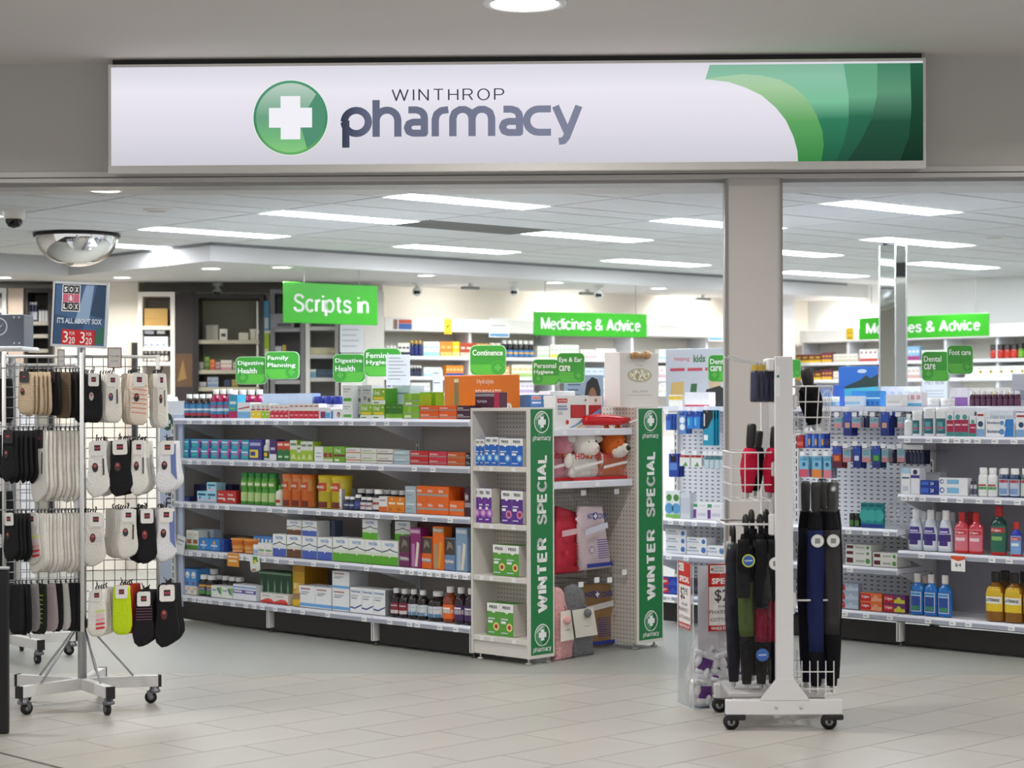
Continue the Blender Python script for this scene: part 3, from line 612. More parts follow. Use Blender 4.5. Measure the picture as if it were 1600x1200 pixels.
rr_ = carton('#efe8e4', ((0, 0, 1, .4, '#cf1f35'), ('p', [(0, .4), (1, .4), (1, .62), (0, .5)], '#d8485a'), (.2, .12, .8, .24, '#f2b9bf'), (.15, .75, .8, .82, '#c77')))
run(GA, z5, 422, 451, 632, 4, rr_, 'white carton with red base', A5)
run(GA, z5, 452, 498, 631, 6, carton('#f0eae6', ((0, 0, 1, .52, '#c8102e'), (.15, .16, .85, .3, '#e77f8c'), (.15, .8, .85, .88, '#b66'))), 'white carton with tall red base', A5)
run(GA, z5, 499, 517, 637, 1, carton('#e9e9ee', ((.1, .05, .55, .65, '#8e2f5f'), (.5, .05, .95, .55, '#5aa7d4'))), 'white carton with maroon and blue picture', A5)
run(GA, z5, 517, 534, 639, 1, carton('#f3f4f6', ((0, 0, .2, .8, '#3f86c6'), ('d', .72, .42, .26, '#5a3a2c'), ('d', .72, .38, .18, '#d4a183'), (.55, 0, .9, .18, '#dfe6ee'))), 'white carton with small portrait picture and blue edge', A5)
gb = carton('#eef0ee', ((.1, .1, .9, .28, '#4fae3e'), (.1, .75, .8, .8, '#8b9a90'), (.1, .62, .6, .66, '#a5b0a8')), dep=.11, side='#b9bdbf')
t = run(GA, z5, 535, 551, 630, 1, gb, 'white carton with green bar, lower of a pair,', A5); run(GA, t, 535, 551, 602, 1, gb, 'white carton with green bar, upper of a pair,', A5)
gy = carton('#c4c7c8', ((.12, .2, .45, .4, '#8a8c8c'), (.12, .7, .85, .76, '#7d8080'), (.12, .55, .8, .59, '#999'), (.6, .1, .85, .3, '#5e605f')), dep=.1)
t = run(GA, z5, 551, 581, 631, 2, gy, 'grey backed carton, lower tier,', A5, .09); run(GA, t, 551, 581, 602, 2, gy, 'grey backed carton, upper tier,', A5, .09)
ur = carton('#8cb92c', ((0, 0, 1, .26, '#eef0ea'), (.1, .3, .9, .46, '#f0cf3a'), (.08, .06, .5, .14, '#4d8f2a'), ('d', .86, .8, .07, '#f7f7e0')), (('Ural', .32, .74, .5, .3, '#f4f8e6'),), side='#3d7a1e', dep=.1)
t = run(GA, z5, 563, 601, 632, 2, ur, 'lime and yellow lettered carton, lower tier,', A5); run(GA, t, 582, 602, 607, 1, ur, 'lime and yellow lettered carton topmost of its stack,', A5)
run(GA, z5, 602, 629, 632, 3, carton('#74b32a', ((0, .35, 1, 1, '#33741d'), (0, 0, 1, .08, '#dfe9cf')), (('Ural', .5, .82, .7, .16, '#86b84f'),)), 'dark green and lime carton', A5)
lm = carton('#84bb2c', ((0, .42, 1, .5, '#9c9f95'), (.1, .12, .5, .3, '#e3efc8'), (0, 0, 1, .1, '#a4a79d'), (.3, .5, .5, 1, '#9aca4a')), dep=.1)
t = run(GA, z5, 630, 655, 635, 1, lm, 'lime carton with grey stripe, lower of two,', A5); run(GA, t, 631, 656, 615, 1, lm, 'lime carton with grey stripe, upper of two,', A5)
def hyd(c, c2='#9a938d', tx='Hydralyte', dep=.1): return carton(c, ((0, .3, 1, .46, c2),), ((tx, .28, .64, .46, .3, '#f4efe8'),), dep=dep)
hlo = lambda c: hyd(c)
for x0, x1, c, nm in ((656, 685, '#e8601c', 'orange'), (686, 713, '#e85c14', 'bright orange'), (714, 734, '#452036', 'dark plum')):
    t = run(GA, z5, x0, x1, 645, 1, hlo(c), nm + ' flat carton with grey stripe, lower of two,', A5); run(GA, t, x0, x1, 634, 1, hlo(c), nm + ' flat carton with grey stripe, upper of two,', A5)
# second shelf
z = LZS[3] + .001
tl = carton('#2f9fc0', ((0, 0, .26, 1, '#1a4f96'), ('p', [(.08, 0), (.3, 0), (.3, .55)], '#123a80'), (.3, .62, .95, .76, '#d4eef4'), (.35, .2, .9, .5, '#3fb7b4')), dep=.09)
tp = carton('#2f9fc0', ((0, 0, .28, 1, '#d2408e'), ('p', [(.06, 0), (.32, 0), (.32, .8), (.12, .7)], '#23408c'), (.34, .64, .95, .78, '#d8eef6'), (.5, .38, .9, .52, '#d97fae'), (.4, .1, .9, .32, '#3fb7b4')), dep=.09)
t = run(GA, z, 279, 388, 701, 7, [tl, tl, tp, tp, tp, tp, tp], 'teal carton, lower tier,', A4); run(GA, t, 280, 389, 687, 7, [tl, tl, tp, tp, tp, tp, tp], 'teal carton, upper tier,', A4)
run(GA, z, 389, 409, 687, 1, carton('#3f3f93', ((.08, .7, .9, .85, '#aeb4dc'), (.06, .1, .72, .5, '#ecd53c'), (.12, .2, .5, .4, '#31408f'))), 'indigo carton with yellow badge', A4)
run(GA, z, 408, 421, 687, 1, bottle('pill', '#e9ede6', '#f4f4f2', ((.06, .6, '#dfe3d2'), (.1, .45, '#245a38', 40), (.18, .36, '#e6c23a', 22))), 'white pill bottle with green and yellow label', A4)
run(GA, z, 421, 432, 687, 1, carton('#4a2f70', ((0, 0, 1, .3, '#ecebf2'), (.15, .5, .8, .62, '#cfc3e0'))), 'purple carton with white base', A4)
run(GA, z, 433, 453, 690, 2, carton('#2e7c40', ((0, .55, 1, 1, '#d2402c'), (.1, .78, .9, .9, '#f0d7c8'), ('d', .5, .52, .12, '#2e7c40'), (.2, .15, .8, .25, '#cfe6c8'))), 'red and green carton', A4)
lg = carton('#a7c93a', ((0, .55, 1, 1, '#e2e6dc'), (.1, .75, .9, .86, '#7e8a70'), ('p', [(.1, .1), (.9, .1), (.5, .4)], '#dbe9a4')))
run(GA, z, 453, 464, 688, 1, lg, 'tall lime and white carton beside the red and green ones,', A4); run(GA, z, 464, 470, 696, 1, lg, 'narrow short lime carton', A4); run(GA, z, 470, 489, 690, 2, lg, 'lime and white carton', A4 + ' past the short one')
run(GA, z, 491, 505, 698, 1, carton('#e6e9ea', ((.08, .05, .92, .95, '#f4f6f6'), (.2, .3, .8, .36, '#99a'), (.2, .55, .8, .6, '#99a'))), 'plain white carton', A4)
run(GA, z, 505, 520, 698, 2, carton('#8fc04a', ((.1, .3, .9, .6, '#9b3c34'), (0, 0, 1, .2, '#dfe8cf'))), 'lime carton with maroon band', A4)
run(GA, z, 521, 539, 698, 1, carton('#79b53a', ((0, .36, 1, .5, '#7d3a2c'), (.1, .06, .5, .2, '#e4efd2')), (('Ural', .35, .75, .55, .3, '#eef6dc'),), dep=.1), 'green lettered carton with brown stripe', A4)
def st2(x0, x1, y0, y1, mk, nm, sh, zz, dd=.04):
    t = run(GA, zz, x0, x1, y1, 1, mk, nm + ' carton, lower of two,', sh, dd); return run(GA, t, x0, x1, y0, 1, mk, nm + ' carton, upper of two,', sh, dd)
wh = lambda c: carton('#e7e6df', ((0, .28, 1, .42, c), (.1, .6, .7, .75, '#b9b8ae')), dep=.1)
st2(540, 563, 700, 711, wh('#dd7a3c'), 'off-white orange striped', A4, z); st2(564, 588, 701, 712, wh('#a9c870'), 'off-white lime striped', A4, z)
st2(589, 614, 702, 713, wh('#6d3a52'), 'off-white plum striped', A4, z); st2(615, 640, 704, 715, carton('#b9cdd4', ((0, .28, 1, .42, '#8fa6b0'), (.1, .6, .7, .75, '#dfe9ec')), dep=.1), 'pale grey-blue', A4, z)
st2(641, 669, 705, 717, hyd('#c9242c'), 'red grey striped', A4, z); st2(670, 698, 706, 718, hyd('#d2364c'), 'raspberry grey striped', A4, z)
st2(699, 727, 707, 719, hyd('#c9581f', '#a88a68'), 'burnt orange grey striped', A4, z); st2(728, 737, 708, 720, hyd('#1c2040'), 'navy grey striped', A4, z)
# middle shelf
z = LZS[2] + .001
run(GA, z, 303, 323, 757, 2, carton('#2b2c50', ((.1, .5, .9, .6, '#46497c'),)), 'dark navy carton', 'back of ' + A3, .14); run(GA, z, 342, 362, 757, 3, carton('#2b2c50', ((.1, .5, .9, .6, '#46497c'),)), 'dark navy carton behind the red ones', 'back of ' + A3, .14)
run(GA, z, 284, 296, 776, 1, carton('#23235c', ((.1, .3, .9, .6, '#4a4a9a'),)), 'low navy carton at the far end of', A3)
lb = carton('#a3dcec', ((.1, .6, .9, .8, '#1f5f86'), (.1, .12, .9, .3, '#e7c6dc'), ('d', .3, .4, .14, '#5a6fae')), dep=.08)
t = run(GA, z, 308, 338, 768, 2, lb, 'pale blue carton', A3); run(GA, t, 323, 338, 754, 1, lb, 'pale blue carton resting on another,', A3)
run(GA, z, 339, 369, 767, 2, carton('#c02a2a', ((.1, .3, .7, .42, '#cfe3dc'), ('d', .78, .3, .13, '#e9d4ce')), (('Iron', .42, .7, .5, .2, '#f4e8e2'),)), 'red carton with white lettering', A3)
gbt = bottle('sculpt', '#4d9a35', '#2a8a3c', ((.1, .38, '#b7cf8a', 60), (.56, .74, '#6faa3a', 60), (.6, .68, '#e3ecd0', 45)))
run(GA, z, 373, 427, 739, 5, gbt, 'green waisted bottle with dark green cap', A3, .04)
run(GA, z, 427, 438, 758, 1, bottle('rinse', '#e6eadf', '#4aa048', ((.1, .55, '#d8dfc8', 70), (.15, .3, '#b33', 40))), 'small white bottle with green cap', A3)
def tubm(c1, c2, lid): return bottle('tub', c1, lid, ((.02, .5, c2, 75), (.02, .2, '#6f2a1c', 40), (.52, .78, '#c8502a', 36)), (('meta', .5, .65, .5, .1, '#f6ead8'),), name='tub', cat='tub', seg=18)
run(GA, z, 437, 482, 741, 3, tubm('#d98f4a', '#c8611c', '#e0742a'), 'orange fibre tub', A3, .04, gap=-.02)
run(GA, z, 482, 491, 744, 1, tubm('#c98a52', '#b45a24', '#c86a2a'), 'orange fibre tub tucked behind the others,', A3, .12)
run(GA, z, 491, 533, 743, 2, tubm('#dcc63a', '#b9a81c', '#e4c81c'), 'yellow fibre tub', A3, .04, gap=-.02)
run(GA, z, 520, 534, 764, 1, carton('#e9e9ea', ((.15, .55, .85, .6, '#99a'), (.1, .04, .9, .12, '#a55')), dep=.12, side='#a9a9aa'), 'tall white carton beside the yellow tubs,', A3, .05)
sb = lambda l, l2: bottle('pill', '#1c1a22', '#f2f2f2', ((.08, .62, l, 80), (.3, .42, l2, 60)))
run(GA, z, 552, 578, 764, 2, sb('#2b2a30', '#55545a'), 'dark bottle with white cap', 'back of ' + A3, .13); run(GA, z, 580, 630, 766, 4, sb('#2b2a30', '#55545a'), 'dark bottle behind the cartons', 'back of ' + A3, .13)
run(GA, z, 535, 551, 776, 2, sb('#33476f', '#c7ccd8'), 'small navy labelled bottle', A3); run(GA, z, 551, 560, 773, 1, sb('#3c4a8c', '#5b6ab0'), 'small bottle with plain blue label', A3)
run(GA, z, 560, 578, 777, 2, sb('#d8d4d6', '#8e2f3c'), 'small white labelled bottle', A3); run(GA, z, 578, 592, 765, 1, sb('#e2dede', '#a0303a'), 'taller dark bottle with white and red label', A3)
run(GA, z, 592, 605, 776, 1, carton('#e9e9e6', ((0, 0, 1, .34, '#e06a2a'), (.1, .7, .8, .8, '#99a'))), 'white carton with orange base', A3)
run(GA, z, 606, 632, 777, 2, carton('#e3841f', ((.1, .52, .9, .66, '#f4e3c4'), (.1, .1, .5, .3, '#c96a14'), ('d', .5, .86, .06, '#f6e7c8'))), 'amber orange carton', A3)
bgc = carton('#a9bcc6', ((.1, .62, .9, .72, '#dfe8ec'), (.1, .3, .6, .4, '#8ea3ae')), dep=.1)
st2(633, 650, 760, 781, bgc, 'tall grey-blue', A3, z)
ho = hyd('#ea6a1e', '#a79e93', 'Hydralyte', .1)
t = run(GA, z, 651, 701, 782, 3, ho, 'orange carton with grey stripe, lower tier,', A3); run(GA, t, 651, 701, 760, 3, ho, 'orange carton with grey stripe, upper tier,', A3)
run(GA, z, 702, 725, 762, 1, carton('#7a1a0c', ((0, .9, 1, 1, '#8f2412'),)), 'tall dark red carton', 'back of ' + A3, .14); run(GA, z, 702, 725, 783, 1, ho, 'orange carton with grey stripe in front of the dark red one,', A3)
run(GA, z, 726, 737, 761, 1, hyd('#3c1c34', '#a39aa0'), 'dark plum carton against the end display,', A3)
# fourth shelf
z = LZS[1] + .001
oat = carton('#e7eadf', ((0, 0, 1, .22, '#6aa23c'), (.15, .3, .85, .52, '#b0673a'), (.15, .72, .85, .86, '#dcd3b8')), dep=.08)
run(GA, z, 300, 334, 827, 4, carton('#b7c6d4', ((.1, .2, .9, .5, '#7f98b4'),)), 'grey-blue carton', 'back of ' + A2, .14)
run(GA, z, 291, 310, 829, 2, oat, 'cream and green cereal carton', A2)
run(GA, z, 310, 343, 842, 2, carton('#2a86d6', (('d', .5, .68, .16, '#f0b43a'), (.2, .36, .8, .5, '#d8e8f4'), ('d', .5, .2, .1, '#f0c25a')), dep=.09), 'blue carton with sun picture', A2)
run(GA, z, 343, 350, 843, 1, carton('#1f4aa0', ((.1, .4, .9, .6, '#123a80'),)), 'narrow dark blue carton', A2); run(GA, z, 350, 393, 838, 3, carton('#1c1616', ((.1, .4, .9, .6, '#302826'),)), 'black carton', 'back of ' + A2, .15)
run(GA, z, 355, 394, 842, 2, bottle('pail', '#e48a2c', '#efa24a', ((.25, .5, '#e8a860', 80), (.06, .16, '#f0c08a', 60), (.62, .78, '#cf6a1c', 70)), name='pail', cat='tub', seg=18), 'orange pail with pale orange lid', A2)
run(GA, z, 396, 426, 838, 5, carton('#4b83c9', ((.1, .6, .6, .85, '#e4ecf4'), (.5, .1, .9, .4, '#d9e6ee'))), 'blue carton', 'behind the white jars on ' + A2, .1)
run(GA, z, 392, 403, 851, 1, bottle('jar', '#e3e8ee', '#eef0f2', ((.15, .5, '#9ab8e0'),), name='jar', cat='jar'), 'short white jar', A2, .03); run(GA, z, 403, 425, 849, 2, carton('#ece9e4', ((.1, .3, .9, .5, '#86a878'), (.1, .1, .9, .2, '#c9b8b0'))), 'small white carton beside the short jar,', A2, .03)
def wave(c, c2='#dfe5ec'): return carton('#f1f2f0', ((0, 0, 1, .36, c), (0, .36, 1, .5, c2), ('p', [(0, .5), (.3, .56), (.52, .64), (.7, .57), (1, .53), (1, .57), (.7, .61), (.52, .69), (.3, .6), (0, .55)], '#2c3a4c'), ('d', .5, .36, .06, c2)), (('WATER', .5, .84, .56, .14, '#7fa5d6'),), dep=.11, side='#d9dbd8')
run(GA, z, 495, 523, 813, 2, carton('#5d6880', ((.2, .1, .3, .9, '#2f3648'),)), 'slate blue carton', 'back of ' + A2, .16)
run(GA, z, 590, 617, 813, 1, carton('#3f4436', ((0, .45, 1, .55, '#23261e'),), dep=.1), 'dark carton set back between two green based ones,', A2, .15)
wb, wn, wg = wave('#4c62b8'), wave('#6b452e', '#e2ded6'), wave('#5fae2e', '#dfe8d4')
run(GA, z, 426, 447, 835, 1, wb, 'white wave carton with blue base', A2 + ' beside the jars')
t = run(GA, z, 448, 471, 836, 1, wn, 'white wave carton with brown base, lower of two,', A2); run(GA, t, 448, 471, 813, 1, wn, 'white wave carton with brown base, upper of two,', A2)
t = run(GA, z, 472, 495, 838, 1, wb, 'white wave carton with blue base under another,', A2); run(GA, t, 472, 495, 814, 1, wb, 'white wave carton with blue base topmost of its stack,', A2)
run(GA, z, 496, 519, 840, 1, wb, 'white wave carton with blue base beside the green ones,', A2)
t = run(GA, z, 520, 622, 843, 4, wg, 'white wave carton with green base, lower tier,', A2); run(GA, t, 566, 590, 812, 1, wg, 'white wave carton with green base stacked on the third one,', A2)
run(GA, t, 617, 641, 815, 1, wg, 'white wave carton with green base topmost by the purple packs,', A2, .1)
def slim(c, c2, s='Hydralyte'): return carton(c, ((0, .86, 1, .97, c2), (.15, .02, .45, .6, c2), ('p', [(.45, .03), (.7, .03), (.9, .62), (.65, .66)], '#e0d6c8' if c != '#e8701c' else '#e0a030')), ((s, .5, .91, .8, .08, '#f4f2f0'),), dep=.07)
def win(c, s='Hydralyte'): return carton(c, ((.02, .48, .98, .98, '#4a4038'), ('p', [(.2, .6), (.5, .72), (.8, .66), (.7, .85), (.35, .9)], '#8a7c70'), (.05, .2, .95, .3, '#8c8a8c')), ((s, .5, .27, .8, .14, '#f2f0ee'),), dep=.09)
run(GA, z, 624, 640, 838, 1, win('#72285a'), 'plum carton with clear window', A2); run(GA, z, 641, 657, 825, 1, slim('#8a2a6c', '#b87ab0'), 'tall purple stick carton', A2, .03)
run(GA, z, 658, 675, 839, 1, win('#e0661c'), 'orange carton with clear window', A2); run(GA, z, 676, 693, 823, 1, slim('#e8701c', '#a8967c'), 'tall orange stick carton', A2, .03)
run(GA, z, 694, 711, 841, 1, win('#6a8cb4'), 'blue-grey carton with clear window', A2); run(GA, z, 712, 730, 825, 1, slim('#7f9cba', '#aebfd0'), 'tall blue-grey stick carton', A2, .03)
run(GA, z, 640, 735, 818, 5, carton('#4a140c', ((0, .5, 1, .52, '#2f0c08'),), dep=.08), 'dark red carton set behind the stick cartons,', A2, .16)
# bottom shelf
z = LZS[0] + .001
t = run(GA, z, 279, 307, 915, 3, carton('#efe6dc', ((.1, .2, .5, .5, '#a8bcd4'), (.5, .5, .9, .8, '#e7b48a'))), 'low white patterned carton', A1)
run(GA, t, 279, 307, 889, 3, carton('#4f93d6', (('d', .5, .66, .2, '#f2f4f6'), (.35, .06, .65, .25, '#8a3a5a'), (.3, .56, .7, .6, '#667')), dep=.12), 'blue carton with white roundel', A1)
bk = bottle('pill', '#141216', '#f2f2f2', ((.06, .6, '#26213a', 80), (.08, .26, '#4f9a4a', 70), (.44, .54, '#e0a63a', 80), (.28, .4, '#8d86a8', 50)))
run(GA, z, 310, 333, 889, 2, bk, 'black bottle with white cap', 'back of ' + A1, .13)
run(GA, z, 330, 374, 901, 4, bk, 'black bottle behind the low cartons', 'back of ' + A1, .12)
run(GA, z, 307, 330, 899, 2, bk, 'black bottle with white cap and purple label', A1)
run(GA, z, 330, 363, 916, 2, carton('#ecefe8', (('p', [(.55, .9), (1, .9), (1, .2)], '#7cc04a'), (.1, .55, .5, .7, '#9aa'), ('p', [(.5, .8), (.75, .8), (.9, .3), (.8, .3)], '#56739e')), dep=.09), 'white carton with green corner', A1)
run(GA, z, 364, 400, 914, 2, carton('#e9ebf2', ((0, .42, 1, .66, '#5d57ab'), (.08, .5, .8, .6, '#f0e6ee'), (0, .78, 1, .86, '#6aa0d8')), dep=.09), 'white carton with violet band', A1)
run(GA, z, 404, 455, 893, 5, carton('#1f4a2c', ((0, .9, 1, .96, '#7d9a84'), ('p', [(.4, .1), (.6, .1), (.62, .5), (.5, .75), (.38, .5)], '#7c9a86')), dep=.1, side='#2f7a48'), 'dark green carton with bottle picture', A1, .1)
run(GA, z, 407, 450, 928, 2, carton('#e7e4de', ((0, 0, 1, .2, '#c8322a'), ('p', [(0, .2), (1, .2), (.8, .45), (.5, .5), (.2, .3)], '#d8483a'), (.15, .7, .7, .8, '#aaa')), dep=.08), 'low white carton with red swoosh', A1)
run(GA, z, 457, 476, 884, 1, carton('#d0a11e', ((.1, .4, .8, .55, '#f2e3a0'), (0, .85, 1, 1, '#b8860c')), dep=.2, side='#a8760f', top='#8a5f10'), 'tall mustard yellow carton', A1, .11)
run(GA, z, 453, 466, 913, 1, bottle('rinse', '#caa24e', '#d9b53a', ((.05, .3, '#e0b41c', 70), (.35, .6, '#9a7a5a', 60))), 'slim yellow tube bottle', A1, .02)
rs = carton('#eef0f2', ((0, .05, 1, .2, '#6aa8e0'), (.1, .84, .7, .9, '#a66'), (.1, .6, .5, .64, '#99a')), (('ResiClar', .42, .72, .5, .09, '#8892a0'),), dep=.16, side='#c6c8cc')
run(GA, z, 467, 518, 917, 2, rs, 'white carton with light blue stripe', A1)
t = run(GA, z, 519, 546, 921, 1, rs, 'white carton with light blue stripe under another,', A1); run(GA, t, 519, 546, 893, 1, rs, 'white carton with light blue stripe topmost of a stack,', A1)
run(GA, z, 547, 602, 920, 3, carton('#f0f1f3', (('p', [(0, .18), (.4, .14), (.7, .22), (1, .3), (1, .35), (.7, .28), (.4, .2), (0, .24)], '#34508c'), (.1, .55, .6, .6, '#9aa'), (.1, .66, .7, .69, '#9aa')), (('OsmoLax', .5, .86, .84, .1, '#2f6fae'),), dep=.11, side='#8f9094'), 'tall white carton with navy wave', A1)
db = lambda l, l2, b='#170d0c': bottle('round', b, '#e6e6e4', ((.12, .5, l, 85), (.12, .24, l2, 60), (.38, .42, '#b9bec6', 50)))
run(GA, z, 618, 640, 921, 2, db('#2a2020', '#1c1616'), 'dark syrup bottle', 'back of ' + A1, .15); run(GA, z, 668, 700, 927, 2, db('#2a2020', '#1c1616'), 'dark syrup bottle behind the wide one', 'back of ' + A1, .15)
run(GA, z, 606, 633, 920, 2, db('#8a2434', '#d8cfcf'), 'dark syrup bottle with red label', A1); run(GA, z, 633, 661, 922, 2, db('#d2d9df', '#5c88a8'), 'dark syrup bottle with pale label', A1)
run(GA, z, 661, 685, 925, 1, db('#d5dade', '#4c7fa6'), 'wide dark syrup bottle with white and blue label', A1)
run(GA, z, 687, 704, 917, 1, bottle('round', '#8a3a14', '#e9e6e2', ((.1, .5, '#ee6a1c', 85), (.26, .36, '#cfc6b8', 75), (.37, .42, '#f6efe6', 40))), 'orange labelled amber bottle', A1)
run(GA, z, 705, 737, 919, 2, bottle('round', '#281022', '#e9e6e2', ((.1, .52, '#47255c', 85), (.26, .38, '#b3acb6', 75), (.4, .45, '#efe9f2', 40))), 'purple labelled bottle', A1)

# cards and loose packs clipped to the shelf edges
def clipcard(px, dd, m, label, name, cat, prints=()):
    a0, zt = GA.hit(px[0], px[2], dd); a1, zb = GA.hit(px[1], px[3], dd); w, h = a1 - a0, zt - zb
    o = ob(name, MB().cham(-w / 2, 0, 0, w / 2, .004, h, m, .001), None, GA.w((a0 + a1) / 2, dd, zb), GA.th); tag(o, label, cat)
    for x0, z0, x1, z1, c in prints: ob('print_block', MB().box((x0 - .5) * w, -.0012, z0 * h, (x1 - .5) * w, -.0003, z1 * h, M(c)), o)
    return o
o = clipcard((355, 373, 864, 886), -.024, M('#e0922a', .5), 'orange offer card hanging below the orange pails', 'offer_card', 'card', ((.1, .7, .9, .8, '#f6ead0'), (.15, .35, .85, .5, '#f0d8a8')))
o = clipcard((274, 287, 836, 866), -.03, M('#e2e4e8', .5), 'white leaning card at the far end of the fourth shelf', 'shelf_card', 'card', ((.1, .7, .9, .78, '#8a9098'), (.1, .5, .7, .55, '#a8aeb6'))); o.rotation_euler.y = R(10)
a0, zt = GA.hit(391, 868, -.04); a1, zb = GA.hit(406, 894, -.04); w, h = a1 - a0, zt - zb
o = ob('sachet', MB().pillow(rrect(-w / 2, 0, w / 2, h, w * .2), .012, M('#dfe6dc', .35), 0), None, GA.w((a0 + a1) / 2, -.034, zb), GA.th); o.rotation_euler.y = R(-8); tag(o, 'green and white sachet dangling from the fourth shelf edge', 'sachet')
ob('print_block', MB().flat([(-w * .1, h * .5), (w * .42, h * .6), (w * .35, h * .95), (-w * .1, h * .95)], -.0066, M('#4f8f3a')).flat(circ(w * .12, h * .62, w * .14, 10), -.007, M('#e2d04a')).flat([(-w * .3, h * .05), (w * .1, h * .05), (w * .1, h * .2), (-w * .3, h * .2)], -.0066, M('#b07a5a')), o)
ob('hang_loop', MB().tube([(0, 0, h), (0, .006, h + .02)], .002, STEEL, 5), o)
p = GA.w(GA.hit(275, 640, .25)[0], .25, 1.412); o = ob('card_tray', MB().add([(-.12, 0, 0), (.12, 0, 0), (.15, -.02, .12), (-.15, -.02, .12), (-.12, .004, 0), (.12, .004, 0), (.15, -.016, .12), (-.15, -.016, .12)], [(0, 1, 2, 3), (7, 6, 5, 4), (0, 4, 5, 1), (2, 6, 7, 3), (1, 5, 6, 2), (0, 3, 7, 4)], M('#e6eaf0', .5)), None, p, GA.th)
ob('side_flap', MB().add([(-.12, 0, 0), (-.15, -.02, .12), (-.15, .12, .15), (-.12, .16, 0), (-.123, 0, 0), (-.153, -.02, .12), (-.153, .12, .15), (-.123, .16, 0)], [(0, 1, 2, 3), (7, 6, 5, 4), (0, 4, 5, 1), (1, 5, 6, 2), (2, 6, 7, 3), (3, 7, 4, 0)], M('#e6eaf0', .5)), o); ob('base', MB().box(-.12, .004, 0, .12, .16, .004, M('#e6eaf0', .5)), o)
tag(o, 'empty white card tray with open flaps at the far end of the gondola top', 'tray')
# ------------------------------------------------------------------ end display with its two green winter panels
E0 = CF.w(8.02, 0, 0)
Dp = empty('end_display', 'white end display unit with two green WINTER SPECIAL side panels and pegboard recess', 'display unit', E0, CF.th)
PW = M('#dad6cf', .42, 0, .02, 10); PEG = PERF('#cdc6bd', .026, .026, .0042, .0042, '#5a544e', .45, True); GRN = M('#1f7a43', .35, 0, .02)
def part(name, q, m, parent=None, c=None):
    mb = MB(); (mb.cham(*q, m, c) if c else mb.box(*q, m)); return ob(name, mb, parent or Dp)
lw = ob('wing_cabinet', MB().box(.0, .455, .035, .213, .47, 1.48, PW).box(0, .018, 1.462, .213, .455, 1.48, PW).box(.0, 0, .035, .213, .018, 1.48, PW).box(.012, .018, .035, .03, .455, .125, PW), Dp)
part('pegboard_back', (.198, .018, .04, .21, .455, 1.462), PEG, lw)
ZW = [.146, .50, .805, 1.142]
for z in ZW:
    part('wing_shelf', (.0, .019, z - .034, .197, .454, z - .002), PW, lw, .003)
    for y in (.12, .3, .38): part('price_ticket', (-.0015, y - .016, z - .031, -.0002, y + .016, z - .008), M('#ececee'), lw)
def disc_logo(par, cx, cz, r, y):
    o = ob('emblem', MB().flat(circ(cx, cz, r, 32), y, M('#eef3ee', .4)).flat(circ(cx, cz, r * .9, 32), y - .0006, M('#1b6238', .35)).flat(circ(cx, cz, r * .84, 32), y - .0012, M('#4f9a68', .35))
       .flat([(cx + r * .84 * math.cos(R(a)), cz + r * .84 * math.sin(R(a))) for a in range(-95, 66, 10)], y - .0018, M('#17693a', .35))
       .flat([(cx + r * .84 * math.cos(R(a)), cz + r * .84 * math.sin(R(a))) for a in range(70, 171, 10)], y - .0018, M('#b9cdbf', .35)).flat(cross(cx, cz, r * .5, r * .23), y - .0024, M('#f1f3f4', .35)), par)
    return o
def winter(x0, x1):
    pn = part('green_panel', (x0, -.004, .055, x1, -.0005, 1.473), GRN); cx = (x0 + x1) / 2; w = M('#f4f6f4', .4, 0, 0)
    for zz in (1.398, .168): disc_logo(pn, cx, zz, .064, -.0046)
    for zz in (1.302, .083): word(pn, cx, zz, .152, .034, w, -.0055, 0, WM); text('WINTHROP', pn, cx, zz + .024, .07, .008, M('#9fc4ac', .5, 0, 0), -.0055, 0, 1)
    strokes('SPECIAL', pn, cx, 1.005, .40, .084, w, -.0055, .125, R(90), .16); strokes('WINTER', pn, cx, .512, .435, .084, w, -.0055, .125, R(90), .18)
part('panel_frame', (.0, -.003, .036, .213, -.0002, 1.48), PW)
winter(.013, .2)
rw = ob('wing_panel', MB().box(.965, .0, .035, 1.21, .018, 1.48, PW).box(.965, .455, .035, 1.21, .47, 1.48, PW).box(1.195, .018, .035, 1.21, .455, 1.48, PW).box(.965, .018, 1.462, 1.195, .455, 1.48, PW).box(.965, .018, .035, 1.195, .455, .05, PW), Dp)
part('pegboard_side', (.953, .002, .036, .9645, .47, 1.48), PEG, rw)
part('panel_frame', (.955, -.003, .036, 1.21, -.0002, 1.48), PW); winter(.977, 1.2)
part('pegboard_recess', (.214, .40, .10, .952, .412, 1.46), PERF('#c9c4be', .026, .026, .0042, .0042, '#4a4642', .45, True))
for z in (1.355, 1.045):
    sh = part('recess_shelf', (.216, .035, z - .03, .95, .398, z - .002), SHW)
    part('shelf_lip', (.216, .022, z - .042, .95, .036, z), LIP, sh, .004)
    for x in (.33, .62): part('price_ticket', (x - .022, .0195, z - .036, x + .022, .0215, z - .01), M('#f4f5f7'), sh)
for x, y in ((.03, .03), (.03, .42), (.18, .03), (.18, .42), (.985, .04), (.985, .42), (1.17, .04), (1.17, .42)):
    ob('levelling_foot', MB().lathe([(.007, .036), (.007, .012), (.02, .008), (.021, 0), (0, 0)], M('#bdb9b2', .35, .4), 12, 1, 1, x, y), Dp)
